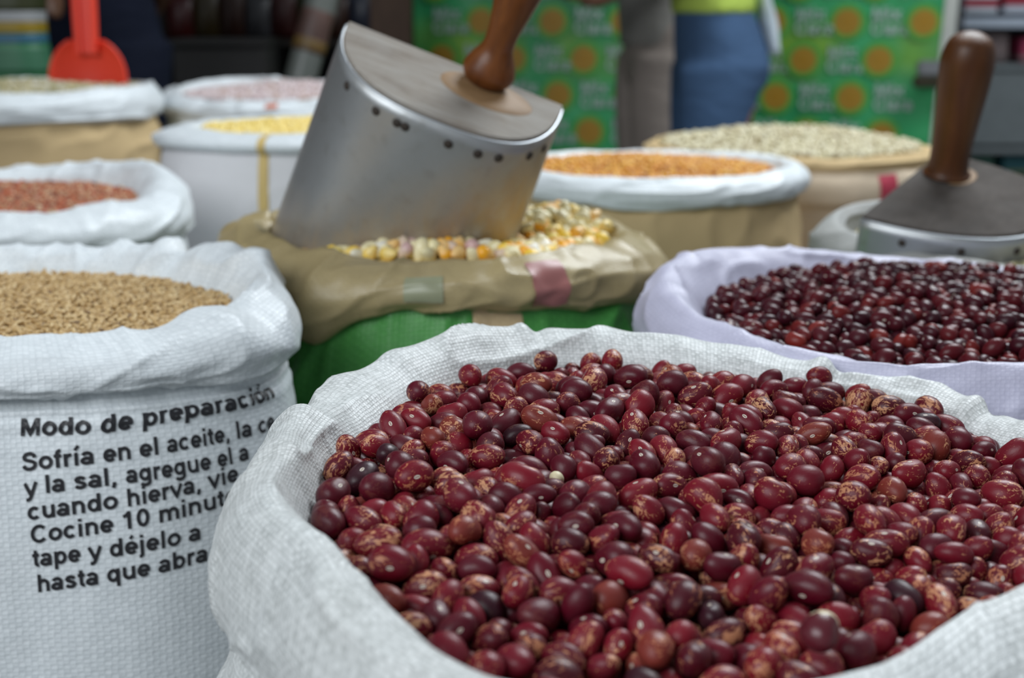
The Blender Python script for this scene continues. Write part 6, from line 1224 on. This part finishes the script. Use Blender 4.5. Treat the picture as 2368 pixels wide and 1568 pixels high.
# ------------------------------------------------------------ red plastic scoop in the far left sack
M_redp = N('red_plastic'); M_redp = M_redp.out((.88, .06, .03), .38, 0, None, .5)
def red_scoop():
    b = upd(205, 196, 2.50)
    root = empty('plastic_scoop', b); tag(root, 'bright red plastic scoop standing in the far left sack', 'scoop')
    V, Fc = [], []; nu, nv = 28, 16; W, H = .063, .075
    for j in range(nv + 1):
        t = j / nv; z = -.045 + t * (H + .040)
        wz = W * math.sqrt(max(0.0, 1 - max(0, (z - .005) / (H - .003)) ** 2.2)) if z > .005 else W
        wz = max(wz, .016)
        for i in range(nu + 1):
            s = -1 + 2 * i / nu
            V.append((s * wz, .022 * (1 - s * s) * (wz / W) - .004, z))
    for j in range(nv):
        for i in range(nu):
            a = j * (nu + 1) + i; Fc.append((a, a + 1, a + nu + 2, a + nu + 1))
    bl = mesh_obj('blade', V, Fc, M_redp, root); md = bl.modifiers.new('thickness', 'SOLIDIFY'); md.thickness = .003
    V, Fc = [], []
    prof = [(-.0175, -.004), (-.0175, .010), (-.0120, .012), (-.0080, .012), (-.0065, .004), (.0065, .004), (.0080, .012), (.0120, .012), (.0175, .010), (.0175, -.004)]
    for j in range(13):
        t = j / 12; z = .050 + t * .155; k = 1 + .08 * math.sin(t * 3)
        for x, y in prof: V.append((x * k, -y + .004, z))
    m = len(prof)
    for j in range(12):
        for i in range(m):
            a = j * m + i; b_ = j * m + (i + 1) % m; Fc.append((a, b_, b_ + m, a + m))
    Fc.append(tuple(range(m))); Fc.append(tuple(12 * m + i for i in range(m))[::-1])
    mesh_obj('handle', V, Fc, M_redp, root, smooth=False)
red_scoop()

# ------------------------------------------------------------ the building around the sacks
M_floor = plain('grey_concrete', (.16, .155, .15), .8, 0, 6, .25)
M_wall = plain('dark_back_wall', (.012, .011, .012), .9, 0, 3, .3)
M_wall2 = plain('grey_plaster', (.20, .215, .225), .8, 0, 3, .12)
def structure(name, b, m):
    o = box(name, b, m); o['kind'] = 'structure'; return o
structure('floor', (-3.6, 3.8, -2.0, 6.2, -.08, 0), M_floor)
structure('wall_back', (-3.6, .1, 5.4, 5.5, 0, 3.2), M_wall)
structure('wall_rear', (.1, 3.8, 5.6, 5.7, 0, 3.2), M_wall2)
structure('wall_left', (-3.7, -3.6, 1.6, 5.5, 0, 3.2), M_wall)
structure('shade_roof', (-3.6, .35, 2.9, 5.6, 3.2, 3.28), M_wall)  # unseen roof, added to block light and keep the left rear dark

# banner
M_bgreen = N('printed_banner_green')
_n = M_bgreen; _tc = _n.new('ShaderNodeTexCoord').outputs['Object']
_c = _n.ramp(_n.noise(_tc, 3.2, 2), [(.35, (.018, .26, .085)), (.62, (.04, .46, .16))])
_sp = _n.new('ShaderNodeSeparateXYZ'); _n.link(_tc, _sp.inputs[0])
_row = _n.math('ABSOLUTE', _n.math('SUBTRACT', _sp.outputs[2], -.015))
_lime = _n.math('MULTIPLY', _n.maprange(_row, .02, .10, 1, 0), _n.maprange(_n.noise(_tc, 4.5, 1), .40, .60, 0, 1))
_c = _n.mix(_n.math('MULTIPLY', _lime, .9), _c, (.26, .52, .04))
_nm = _n.bump(_n.noise(_tc, 7, 2), .6, .02)
M_bgreen = _n.out(_c, .42, 0, _nm)
M_bwhite = plain('banner_white_hem', (.62, .64, .60), .5)
M_sun = plain('sun_orange_print', (.44, .25, .02), .5, 0, 40, .2)
M_halo = plain('sun_halo_print', (.11, .42, .06), .5)
M_sund = plain('sun_brown_print', (.46, .24, .012), .5)
M_btxt = plain('pale_print', (.42, .56, .50), .5)
def banner():
    Y = 4.62
    L = upd(958, 100, Y); Rr = upd(2178, 100, Y - .25)
    c = Vector(((L.x + Rr.x) / 2, (L.y + Rr.y) / 2, .84)); ax = (Vector((Rr.x, Rr.y, 0)) - Vector((L.x, L.y, 0))); W = ax.length; ax.normalize()
    root = empty('banner', c); root.rotation_euler = (0, 0, math.atan2(ax.y, ax.x)); W /= 1.08; root.scale = (1.08, 1.08, 1.08); tag(root, 'green printed advertising banner with orange suns and pale words, hung behind the sacks', 'banner')
    nx, nz = 60, 24; V = []; Fc = []
    def yy(x, z): return .012 * math.sin(x * 5 + .6) + .008 * math.sin(x * 13 + z * 3) * (.5 + z) + .010 * math.exp(-((x + W * .33) / .05) ** 2)
    def lean(z): return .045 * (z - .1)
    for j in range(nz + 1):
        for i in range(nx + 1):
            x = -W / 2 + W * i / nx; z = -.50 + 1.25 * j / nz
            V.append((x + lean(z) * (i / nx), yy(x, z), z))
    for j in range(nz):
        for i in range(nx):
            a = j * (nx + 1) + i; Fc.append((a, a + 1, a + nx + 2, a + nx + 1))
    mesh_obj('printed_sheet', V, Fc, M_bgreen, root)
    V = []; Fc = []
    for j in range(nz + 1):
        z = -.50 + 1.25 * j / nz; x = W / 2 + lean(z)
        V += [(x, yy(W / 2, z) - .003, z), (x + .034, yy(W / 2, z) - .004, z), (x + .034, yy(W / 2, z) + .004, z)]
    for j in range(nz):
        a = j * 3; Fc += [(a, a + 1, a + 4, a + 3), (a + 1, a + 2, a + 5, a + 4)]
    mesh_obj('hem', V, Fc, M_bwhite, root, smooth=False)
    def disc(r, n=28, wav=0.0, d=0.0):
        bmv = [(0, -d, 0)] + [(r * (1 + wav * (k & 1)) * math.cos(6.2832 * k / n), -d, r * (1 + wav * (k & 1)) * math.sin(6.2832 * k / n)) for k in range(n)]
        return bmv, [(0, 1 + (k + 1) % n, 1 + k) for k in range(n)]
    V = []; Fc = []; mi = []
    for r_, wv, d, m_ in ((.046, .10, 0, 0), (.034, .0, .001, 1), (.012, .25, .002, 2)):
        a, b = disc(r_, 28, wv, d); k0 = len(V); V += a; Fc += [tuple(q + k0 for q in f) for f in b]; mi += [m_] * len(b)
    me = bpy.data.meshes.new('sun_emblem'); me.from_pydata(V, [], Fc); [me.materials.append(m) for m in (M_halo, M_sun, M_sund)]
    me.polygons.foreach_set('material_index', mi)
    t1 = text_mesh('Mix', .16); t2 = text_mesh('Clara', .16)
    bm = bmesh.new(); bm.from_mesh(t1); n1 = len(bm.verts)
    for v in bm.verts: v.co = Vector((v.co.x * .046, 0, v.co.y * .046 + .006))
    bm.from_mesh(t2); bm.verts.ensure_lookup_table()
    for v in bm.verts[n1:]: v.co = Vector((v.co.x * .040, 0, v.co.y * .046 - .032))
    tm = bpy.data.meshes.new('lettering'); bm.to_mesh(tm); bm.free(); tm.materials.append(M_btxt)
    # rows of suns alternate with the words; the rows step half a repeat
    zrow = [.7378, .6370, .5362, .4354]
    for k in range(-3, 8):
        z = .0 + k * -.0985 + .062
        for i in range(-8, 3):
            x = W / 2 - .048 + i * .1955 - (k % 2) * .118 + .012 * k
            if -W / 2 + .05 < x < W / 2 - .035:
                o = bpy.data.objects.new('sun_emblem', me); COL.objects.link(o); o.parent = root; o.location = (x + lean(z) * .8, yy(x, z) - .005, z)
            xt = x + .062
            if -W / 2 + .02 < xt < W / 2 - .11:
                o = bpy.data.objects.new('lettering', tm); COL.objects.link(o); o.parent = root; o.location = (xt + lean(z) * .8, yy(xt + .04, z) - .006, z)
    return root
banner()
def banner_posts():
    m = plain('banner_post_metal', (.25, .26, .27), .5, .5)
    for px, Y, lab in ((962, 5.10, 'thin grey metal post behind the left edge of the banner'), (2150, 4.56, 'thin grey metal post behind the right edge of the banner')):
        p = upd(px, 100, Y); r_ = empty('post', (p.x, p.y, 0)); tag(r_, lab, 'post')
        box('tube', (-.015, .015, -.015, .015, .02, 2.2), m, r_, .004); box('base_plate', (-.08, .08, -.08, .08, 0, .02), m, r_, .004)
banner_posts()

# ------------------------------------------------------------ people: one continuous body each, with clothes
def tube(path, n=20):
    """path rows: x, y, z, rx, ry -> closed loft"""
    V, Fc = [], []
    for (x, y, z, rx, ry) in path:
        for i in range(n):
            t = 2 * math.pi * i / n; V.append((x + rx * math.cos(t), y + ry * math.sin(t), z))
    m = len(path)
    for k in range(m - 1):
        for i in range(n):
            a, b = k * n + i, k * n + (i + 1) % n; Fc.append((a, b, b + n, a + n))
    Fc.append(tuple(range(n))[::-1]); Fc.append(tuple((m - 1) * n + i for i in range(n)))
    return V, Fc
def limb(pts, n=14):
    """pts rows: x, y, z, r along any direction"""
    V, Fc = [], []
    P = [Vector(p[:3]) for p in pts]
    for k, p in enumerate(P):
        d = (P[min(k + 1, len(P) - 1)] - P[max(k - 1, 0)]).normalized()
        a = d.cross(Vector((0, 1, .02))).normalized(); b = d.cross(a)
        for i in range(n):
            t = 2 * math.pi * i / n; V.append(tuple(p + (a * math.cos(t) + b * math.sin(t)) * pts[k][3]))
    for k in range(len(P) - 1):
        for i in range(n):
            a, b = k * n + i, k * n + (i + 1) % n; Fc.append((a, b, b + n, a + n))
    Fc.append(tuple(range(n))[::-1]); Fc.append(tuple((len(P) - 1) * n + i for i in range(n)))
    return V, Fc
def ball(c, r):
    V = [(c[0] + v[0] * r[0], c[1] + v[1] * r[1], c[2] + v[2] * r[2]) for v in V2]
    return V, F2.tolist()
def fuse(name, parts, mat, parent, voxel=.012, smooth=6):
    V, Fc = [], []
    for v, f in parts:
        b = len(V); V += list(v); Fc += [tuple(i + b for i in q) for q in f]
    me = bpy.data.meshes.new('t'); me.from_pydata([tuple(v) for v in V], [], Fc)
    bm = bmesh.new(); bm.from_mesh(me); bmesh.ops.recalc_face_normals(bm, faces=bm.faces[:]); bm.to_mesh(me); bm.free()
    o = bpy.data.objects.new('t', me); COL.objects.link(o)
    a = o.modifiers.new('r', 'REMESH'); a.mode = 'VOXEL'; a.voxel_size = voxel
    b = o.modifiers.new('s', 'SMOOTH'); b.factor = .6; b.iterations = smooth
    bpy.context.view_layer.update()
    m2 = bpy.data.meshes.new_from_object(o.evaluated_get(bpy.context.evaluated_depsgraph_get()))
    bpy.data.objects.remove(o); m2.name = name; m2.materials.clear()
    return finish(name, m2, mat, parent)
def hand(wrist, down, side, s=1.0):
    """palm, four unequal bent fingers and a thumb; down/side are unit vectors"""
    w = Vector(wrist); d = Vector(down).normalized(); q = Vector(side).normalized(); nrm = d.cross(q)
    parts = [limb([(*w, .024 * s), (*(w + d * .03), .034 * s), (*(w + d * .07), .036 * s), (*(w + d * .088), .028 * s)])]
    for k, (off, ln) in enumerate(((-.027, .066), (-.009, .075), (.009, .072), (.026, .056))):
        a = w + d * .08 + q * off; b = a + d * ln * .5 + nrm * .006; c = b + d * ln * .38 + nrm * .018; e = c + d * ln * .14 + nrm * .014
        parts.append(limb([(*a, .0098), (*b, .0092), (*c, .0082), (*e, .006)], 8))
    a = w + d * .03 - q * .028; b = a + d * .028 - q * .022 + nrm * .008; c = b + d * .03 - q * .006 + nrm * .012
    parts.append(limb([(*a, .013), (*b, .011), (*c, .008)], 8))
    return parts
def person(label, loc, rz, H, skin, hair, top, bottom, top_long=.95, armL=None, armR=None, hip=(.165, .118), skirt=False, sleeve=.6, loose=1.0):
    root = empty('person', loc); root.rotation_euler = (0, 0, math.radians(rz)); tag(root, label, 'person')
    k = H / 1.6
    hw, hd = hip
    body = []
    for s in (-1, 1):
        body.append(tube([(s * .085 * k, .015, .82 * k, .078, .095), (s * .085 * k, .0, .66 * k, .070, .080), (s * .083 * k, -.004, .46 * k, .050, .054), (s * .083 * k, .010, .32 * k, .050, .056), (s * .083 * k, .012, .10 * k, .034, .038), (s * .083 * k, .0, .02, .036, .045)]))
        body.append(tube([(s * .083 * k, -.04, .0, .040, .105), (s * .083 * k, -.04, .03, .040, .100), (s * .083 * k, -.02, .06, .030, .06)]))
    body.append(tube([(0, .018, .78 * k, hw * .88, hd * .85), (0, .022, .85 * k, hw * .92, hd * .88), (0, .0, .98 * k, .125, .085), (0, -.01, 1.12 * k, .140, .095), (0, 0, 1.27 * k, .165, .100), (0, .01, 1.34 * k, .12, .075), (0, .01, 1.38 * k, .055, .055), (0, -.005, 1.44 * k, .050, .055)]))
    body.append(ball((0, -.012, 1.50 * k), (.073, .092, .108)))
    body.append(ball((0, -.100, 1.487 * k), (.013, .020, .020)))
    for s in (-1, 1):
        body.append(ball((s * .074, .0, 1.495 * k), (.010, .020, .030)))
    arms = []
    for s, arm in ((-1, armL), (1, armR)):
        if arm is None: arm = [(s * .215, .02, 1.08 * k), (s * .225, -.04, .86 * k)]
        sh = (s * .165, .005, 1.30 * k); el, wr = arm
        arms.append((sh, el, wr))
        m1 = tuple((sh[i] + el[i]) / 2 for i in range(3)); m2 = tuple((el[i] * .6 + wr[i] * .4) for i in range(3))
        body.append(limb([(*sh, .048), (*m1, .044), (*el, .036), (*m2, .036), (*wr, .024)]))
        dn = Vector(wr) - Vector(el); body += hand(wr, dn, (0, -1, 0) if abs(dn.normalized().y) < .8 else (1, 0, 0))
    fuse('body', body, skin, root, .008, 3)
    hp = [ball((0, .012, 1.525 * k), (.083, .096, .105)), ball((0, .065, 1.47 * k), (.062, .045, .085))]
    hr = fuse('hair', hp, hair, root, .010, 3)
    if skirt:
        ln = [tube([(0, .0, .30 * k, hw * 1.05, hd * 1.05), (0, .004, .55 * k, hw * 1.0, hd * 1.02), (0, .015, .82 * k, hw, hd), (0, .0, 1.0 * k, .14, .10)])]
    else:
        ln = []
        for s in (-1, 1):
            ln.append(tube([(s * .085 * k, .020, .84 * k, .088, hd * .95), (s * .082 * k, .004, .74 * k, .086, .090 * loose), (s * .082 * k, -.004, .66 * k, .080, .079 * loose), (s * .083 * k, -.004, .46 * k, .062 * loose, .066 * loose), (s * .083 * k, .008, .30 * k, .060 * loose, .066 * loose), (s * .083 * k, .006, .07 * k, .052 * loose, .058 * loose)]))
        ln.append(tube([(0, .016, .76 * k, hw * .90, hd * .80), (0, .026, .80 * k, hw * .97, hd * .98), (0, .026, .85 * k, hw, hd), (0, .014, .91 * k, hw * .95, hd * .92), (0, .0, .975 * k, hw * .86, hd * .80)]))
    fuse('skirt' if skirt else 'trousers', ln, bottom, root, .010, 5)
    tp = [tube([(0, .004, (top_long) * k, hw * .93, hd * .88), (0, -.004, 1.04 * k, .142, .098), (0, -.01, 1.13 * k, .152, .106), (0, 0, 1.27 * k, .178, .108), (0, .01, 1.345 * k, .13, .085), (0, .01, 1.375 * k, .068, .066)])]
    for sh, el, wr in arms:
        e = tuple(sh[i] + (el[i] - sh[i]) * min(1, sleeve * 1.0) for i in range(3))
        pts = [(*sh, .060), (*[(sh[i] + e[i]) / 2 for i in range(3)], .055), (*e, .048)]
        if sleeve > 1: pts.append((*[el[i] + (wr[i] - el[i]) * (sleeve - 1) for i in range(3)], .036))
        tp.append(limb(pts))
    fuse('shirt', tp, top, root, .010, 4)
    for s in (-1, 1):
        mesh_obj('shoe', *tube([(s * .083 * k, -.045, .0, .050, .125), (s * .083 * k, -.045, .03, .050, .122), (s * .083 * k, -.03, .065, .044, .085), (s * .083 * k, -.0, .10, .040, .052)]), mat=M_shoe, parent=root)
        e = mesh_obj('eye', *ball((s * .030, -.092, 1.512 * k), (.010, .008, .007)), mat=M_eye, parent=root)
    mesh_obj('mouth', *ball((0, -.093, 1.449 * k), (.022, .008, .006)), mat=M_lip, parent=root)
    return root
M_shoe = plain('dark_shoe_leather', (.03, .03, .03), .5); M_eye = plain('eye_dark', (.05, .04, .035), .2); M_lip = plain('lip_skin', (.30, .10, .08), .5)
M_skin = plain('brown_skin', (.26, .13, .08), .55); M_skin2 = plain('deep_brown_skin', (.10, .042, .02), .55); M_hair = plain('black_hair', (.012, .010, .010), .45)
def cloth(name, c, var=.15, ns=14, bump=.01, rough=.85):
    n = N(name); tc = n.new('ShaderNodeTexCoord').outputs['Object']
    col = n.mix(n.noise(tc, ns, 3), tuple(x * (1 - var) for x in c), tuple(x * (1 + var) for x in c))
    return n.out(col, rough, 0, n.bump(n.noise(n.vmath('MULTIPLY', tc, (1, 1, 2.2)), 9, 2, .5, .8), .6, bump), .2)
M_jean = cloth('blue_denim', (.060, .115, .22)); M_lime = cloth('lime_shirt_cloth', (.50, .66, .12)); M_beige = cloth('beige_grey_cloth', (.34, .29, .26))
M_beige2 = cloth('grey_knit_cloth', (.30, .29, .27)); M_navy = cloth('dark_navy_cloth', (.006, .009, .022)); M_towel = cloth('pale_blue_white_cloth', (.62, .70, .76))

pj = upd(1655, 150, 3.62)
person('person seen from the side in blue jeans and a lime-green shirt before the banner', (pj.x - .012, pj.y, 0), -90, 1.56, M_skin, M_hair, M_lime, M_jean,
       top_long=.955, armL=[(-.215, -.02, 1.06), (-.16, -.22, 1.00)], armR=[(.215, -.03, 1.06), (.16, -.22, 1.00)], hip=(.165, .112))
pb = upd(1512, 150, 4.10)
person('person in a long grey top and loose beige-grey trousers standing behind the one in jeans', (pb.x, pb.y, 0), -80, 1.58, M_skin, M_hair, M_beige2, M_beige,
       top_long=.86, armL=[(-.20, .02, 1.08), (-.12, -.17, 1.18)], armR=[(.20, .02, 1.08), (.12, -.17, 1.16)], hip=(.15, .104), sleeve=1.97, loose=.98)
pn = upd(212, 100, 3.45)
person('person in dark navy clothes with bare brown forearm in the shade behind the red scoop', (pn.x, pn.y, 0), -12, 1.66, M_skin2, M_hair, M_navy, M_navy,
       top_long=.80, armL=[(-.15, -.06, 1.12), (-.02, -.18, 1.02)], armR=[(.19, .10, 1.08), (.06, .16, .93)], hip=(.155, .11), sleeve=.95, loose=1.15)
# folded cloth hanging from the back waist of the jeans
def waist_cloth():
    p = upd(1772, 20, 3.60); root_c = []
    V, Fc = [], []; n = 12; rows = 14
    for j in range(rows + 1):
        t = j / rows
        cx_ = p.x - .006 + .026 * t; z = p.z + .035 - .135 * t; w = .010 + .011 * math.sin(min(1, t * 1.15) * 2.4)
        for i in range(n):
            a = 2 * math.pi * i / n
            V.append((cx_ + w * math.cos(a) * (1 + .2 * math.sin(3 * a)), p.y + .045 * math.sin(a) * (1 + .15 * math.sin(5 * a + t * 3)), z))
    for k in range(rows):
        for i in range(n):
            a, b = k * n + i, k * n + (i + 1) % n; Fc.append((a, b, b + n, a + n))
    Fc.append(tuple(range(n))[::-1]); Fc.append(tuple(rows * n + i for i in range(n)))
    o = mesh_obj('towel', V, Fc, M_towel); tag(o, 'pale bluish-white cloth hanging at the back waist of the blue jeans', 'cloth')
waist_cloth()

# ------------------------------------------------------------ dark stall at the back left
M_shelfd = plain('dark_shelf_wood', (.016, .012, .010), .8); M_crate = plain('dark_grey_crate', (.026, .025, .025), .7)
def stall():
    Y = 4.55
    a = upd(345, 75, Y); b = upd(905, 75, Y)
    root = empty('shelf_unit', ((a.x + b.x) / 2, Y, 0)); tag(root, 'dark wooden shelf unit in the shade at the back of the stall', 'shelf')
    W = (b.x - a.x) / 2 + .02
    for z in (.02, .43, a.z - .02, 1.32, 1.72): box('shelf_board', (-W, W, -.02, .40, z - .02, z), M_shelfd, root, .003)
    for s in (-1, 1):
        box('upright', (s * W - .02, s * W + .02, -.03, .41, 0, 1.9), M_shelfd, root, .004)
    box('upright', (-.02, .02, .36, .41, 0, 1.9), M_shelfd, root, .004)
    cols = [((.10, .008, .008), 'dark red'), ((.07, .045, .01), 'brownish yellow'), ((.06, .02, .012), 'reddish brown'), ((.09, .09, .10), 'greyish'), ((.08, .012, .010), 'deep red'), ((.05, .06, .015), 'olive'), ((.07, .025, .014), 'rust brown'), ((.04, .05, .09), 'dull blue')]
    n = 8
    for k, (c, nm) in enumerate(cols):
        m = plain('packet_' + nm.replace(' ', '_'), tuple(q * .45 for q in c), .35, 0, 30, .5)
        x = a.x + .05 + (b.x - a.x - .1) * (k + .5) / n; z0 = a.z - .019; w = .042; h = .13 + .02 * (k % 3)
        V, Fc = [], []
        for j in range(9):
            t = j / 8; d = .028 * math.sin(math.pi * min(1, t * .9 + .08)) ** .6 + .002
            for i in range(12):
                q = 2 * math.pi * i / 12
                V.append((w * math.copysign(abs(math.cos(q)) ** .5, math.cos(q)), d * math.sin(q), t * h))
        for j in range(8):
            for i in range(12):
                p_, q_ = j * 12 + i, j * 12 + (i + 1) % 12; Fc.append((p_, q_, q_ + 12, p_ + 12))
        Fc.append(tuple(range(12))[::-1]); Fc.append(tuple(96 + i for i in range(12)))
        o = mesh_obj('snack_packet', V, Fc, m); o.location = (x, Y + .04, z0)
        pos = ['at the left end of', 'second from the left on', 'third from the left on', 'left of the middle of', 'right of the middle of', 'third from the right on', 'second from the right on', 'at the right end of'][k]
        tag(o, f'{nm} packet standing {pos} the dark shelf', 'packet', 'packets on the dark shelf')
    # crate on the lower shelf
    l = upd(405, 150, Y - .35); r_ = upd(620, 150, Y - .35)
    cr = empty('crate', ((l.x + r_.x) / 2, Y - .28, 0)); tag(cr, 'dark grey crate standing on the floor before the dark shelf unit', 'crate')
    w = (r_.x - l.x) / 2; zt = l.z + .05
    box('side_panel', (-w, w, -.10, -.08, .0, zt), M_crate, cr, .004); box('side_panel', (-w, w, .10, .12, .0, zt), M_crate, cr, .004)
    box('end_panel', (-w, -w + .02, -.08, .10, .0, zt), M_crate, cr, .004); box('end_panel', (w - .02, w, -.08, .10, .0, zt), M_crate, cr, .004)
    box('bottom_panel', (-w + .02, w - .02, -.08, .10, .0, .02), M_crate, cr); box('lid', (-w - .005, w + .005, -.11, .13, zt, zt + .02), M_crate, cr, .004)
stall()
# brown post left of the banner
p = upd(905, 60, 4.2)
M_brown = wood_mat('brown_post_wood', (.030, .016, .010), (.055, .030, .018), (.075, .042, .026), (6, 6, 1), .7)
po = empty('post', (p.x, p.y, 0)); tag(po, 'broad brown wooden post left of the green banner', 'post')
box('shaft', (-.055, .055, -.05, .05, .06, 2.9), M_brown, po, .006); box('plinth', (-.075, .075, -.07, .07, 0, .06), M_brown, po, .006)
# leaning paper tube
M_tube = plain('greyish_film', (.10, .11, .10), .4, 0, 12, .12); M_tl = plain('tube_label_yellow', (.11, .065, .015), .5); M_tr = plain('tube_label_red', (.075, .04, .032), .5, 0, 30, .5)
def leaning():
    b = upd(655, 330, 3.0); t = upd(752, -30, 3.05)
    d = (t - b); d.normalize(); L = 1.45; foot = b - d * ((b.z - .03) / d.z)
    q = d.to_track_quat('Z', 'Y').to_matrix().to_4x4(); q.translation = foot
    root = empty('wrapped_roll'); root.matrix_world = q; tag(root, 'tall greyish wrapped roll with a red and yellow label leaning at the stall', 'roll')
    r0 = .031
    lathe('roll', [(.024, 0), (r0, .004), (r0, L - .01), (.02, L)], M_tube, root, 28)
    at = lambda py: (upd(700, py, 3.02) - foot).length
    lathe('label', [(r0 + .0008, at(118)), (r0 + .0012, at(116)), (r0 + .0012, at(15)), (r0 + .0008, at(13))], M_tr, root, 28)
    lathe('label', [(r0 + .0018, at(112)), (r0 + .0022, at(110)), (r0 + .0022, at(88)), (r0 + .0018, at(86))], M_tl, root, 28)
leaning()
# green product sack at the far left
def left_pack():
    p = upd(18, 100, 2.98); base = .50
    root = empty('product_sack', (p.x, p.y, base)); tag(root, 'green product sack with white, yellow and blue bands at the far left', 'sack')
    zs = lambda py: upd(18, py, 2.98).z - base
    def seg(name, py0, py1, c, off=0.0, ro=.45):
        m = plain(name + '_print', c, ro, 0, 20, .25); z0, z1 = zs(py1), zs(py0); V, Fc = [], []; n = 32
        for j in range(9):
            t = j / 8; z = z0 + (z1 - z0) * t
            for i in range(n):
                a = 2 * math.pi * i / n
                V.append(((.078 + off) * math.copysign(abs(math.cos(a)) ** .6, math.cos(a)) * (1 - .05 * math.cos(z * 30)), (.055 + off) * math.sin(a), z))
        for j in range(8):
            for i in range(n):
                a, b = j * n + i, j * n + (i + 1) % n; Fc.append((a, b, b + n, a + n))
        Fc.append(tuple(range(n))[::-1]); Fc.append(tuple(8 * n + i for i in range(n)))
        mesh_obj(name, V, Fc, m, root)
    seg('green_body', 52, 560, (.012, .13, .035)); seg('yellow_band', 50, 75, (.25, .17, .01), .001); seg('blue_band', 78, 98, (.03, .11, .18), .001)
    seg('white_band', 26, 50, (.30, .31, .32), .001); seg('pale_text_block', 105, 165, (.04, .15, .08), .0012); seg('dark_top', -60, 26, (.03, .035, .01)); 
    st = box('stand_block', (-.12, .12, -.12, .12, -base, zs(560)), M_shelfd, None, .01); st.location = (p.x, p.y, base); st.name = 'wooden_block'; tag(st, 'dark wooden block under the green product sack', 'block')
left_pack()

# ------------------------------------------------------------ shelves at the right edge
M_shw = plain('bluish_white_shelf', (.40, .46, .55), .5); M_gp = plain('grey_metal_panel', (.16, .185, .195), .5, .1); M_dk = plain('dark_gap', (.04, .045, .055), .7)
def right_shelf():
    Y = 4.75
    l = upd(2212, 50, Y); root = empty('shelf_unit', (l.x + .50, Y, 0)); tag(root, 'grey metal shelf unit with a bluish-white edge right of the banner', 'shelf')
    zz = lambda py: upd(2215, py, Y).z
    W = .50
    for py, h in ((48, .022), (152, .014), (345, .014)):
        z = zz(py); box('shelf_board', (-W, W, -.02, .42, z - h, z + h * .4), M_shw if py == 48 else M_gp, root, .003)
    box('back_panel', (-W, W, .42, .43, .02, 1.7), M_dk, root)
    box('front_panel', (-W, W, -.01, .01, zz(335), zz(160)), M_gp, root, .003)
    for s in (-1, 1): box('upright', (s * W - .015, s * W + .015, -.03, .43, 0, 1.7), M_dk, root, .003)
    box('shelf_board', (-W, W, -.02, .42, .06, .08), M_gp, root, .003)
    # boxes on the top shelf: red-banded
    specs = [(.06, .10, zz(36), .16, (.55, .60, .66), 'pale box with a red band on the top shelf, nearest the banner', (.30, .02, .04)),
             (.22, .18, zz(36), .20, (.50, .54, .62), 'wide whitish box with a red band on the top shelf', (.30, .02, .04)),
             (.10, .10, zz(150), .09, (.16, .12, .12), 'small dusky box on the middle shelf', (.10, .08, .08)),
             (.23, .08, zz(150), .075, (.30, .03, .08), 'small crimson box on the middle shelf', (.20, .16, .16)),
             (.07, .12, zz(345) - .09, .06, (.04, .12, .09), 'low dark green box under the grey panel', (.14, .11, .02)),
             (.22, .12, zz(345) - .09, .06, (.02, .10, .12), 'low teal box under the grey panel', (.10, .11, .02))]
    for x, w, z, h, c, lab, c2 in specs:
        r_ = empty('carton', (l.x + x + .02, Y + .10, z + .006)); tag(r_, lab, 'box')
        box('carton_body', (-w / 2, w / 2, -.08, .08, 0, h), plain('carton_print', c, .6), r_, .004)
        box('printed_band', (-w / 2 - .001, w / 2 + .001, -.0815, .0815, h * .12, h * .28), plain('carton_band', c2, .6), r_)
    box('shelf_board', (-W, W, -.02, .42, zz(345) - .11, zz(345) - .09), M_gp, root, .003)
right_shelf()
# small clamp with a dark strap on the banner's right edge
p = upd(2150, 165, 4.30)
r_ = empty('clamp', p); tag(r_, 'small dark clamp gripping the right edge of the banner', 'clamp')
box('jaw', (-.035, .045, -.012, .02, -.012, .030), plain('silver_jaw', (.30, .31, .33), .4, .5), r_, .006)
box('grip', (-.045, .065, -.014, .014, -.045, -.012), plain('dark_grip', (.035, .03, .012), .6), r_, .006)

# ------------------------------------------------------------ odd beans
M_ivory = plain('ivory_bean_flesh', (.72, .64, .42), .5, 0, 200, .12)
def odd(name, px, py, dz, q, label, tipdir, s=.0088):
    c = up(px, py, ZB + dz); root = empty(name, c); root.rotation_mode = 'QUATERNION'; root.rotation_quaternion = Quaternion(q).normalized(); tag(root, label, 'bean')
    B = bean_shape(V3, 1) * s
    for nm, keep, m in (('skin', lambda f: tipdir(*np.mean(B[f], 0) / s) < 0, proto_skin), ('bare_flesh', lambda f: tipdir(*np.mean(B[f], 0) / s) >= 0, M_ivory)):
        fs = [f for f in F3.tolist() if keep(f)]
        mesh_obj(nm, B * (1.0 if nm == 'skin' else .985), fs, m, root)
proto_skin = plain('dark_bean_skin', (.10, .012, .02), .3)
odd('broken_bean', 1287, 1106, .005, (.9, .1, .4, .5), 'small ivory broken bean with a dark patch among the speckled beans', lambda x, y, z: .08 - x * .7 + z * .3 if abs(y) < .45 else .1, .0052)
odd('split_bean', 1895, 1462, .004, (.80, .0, -.25, .52), 'split red bean showing its pale flesh at one end near the front', lambda x, y, z: x - .30, .0105)
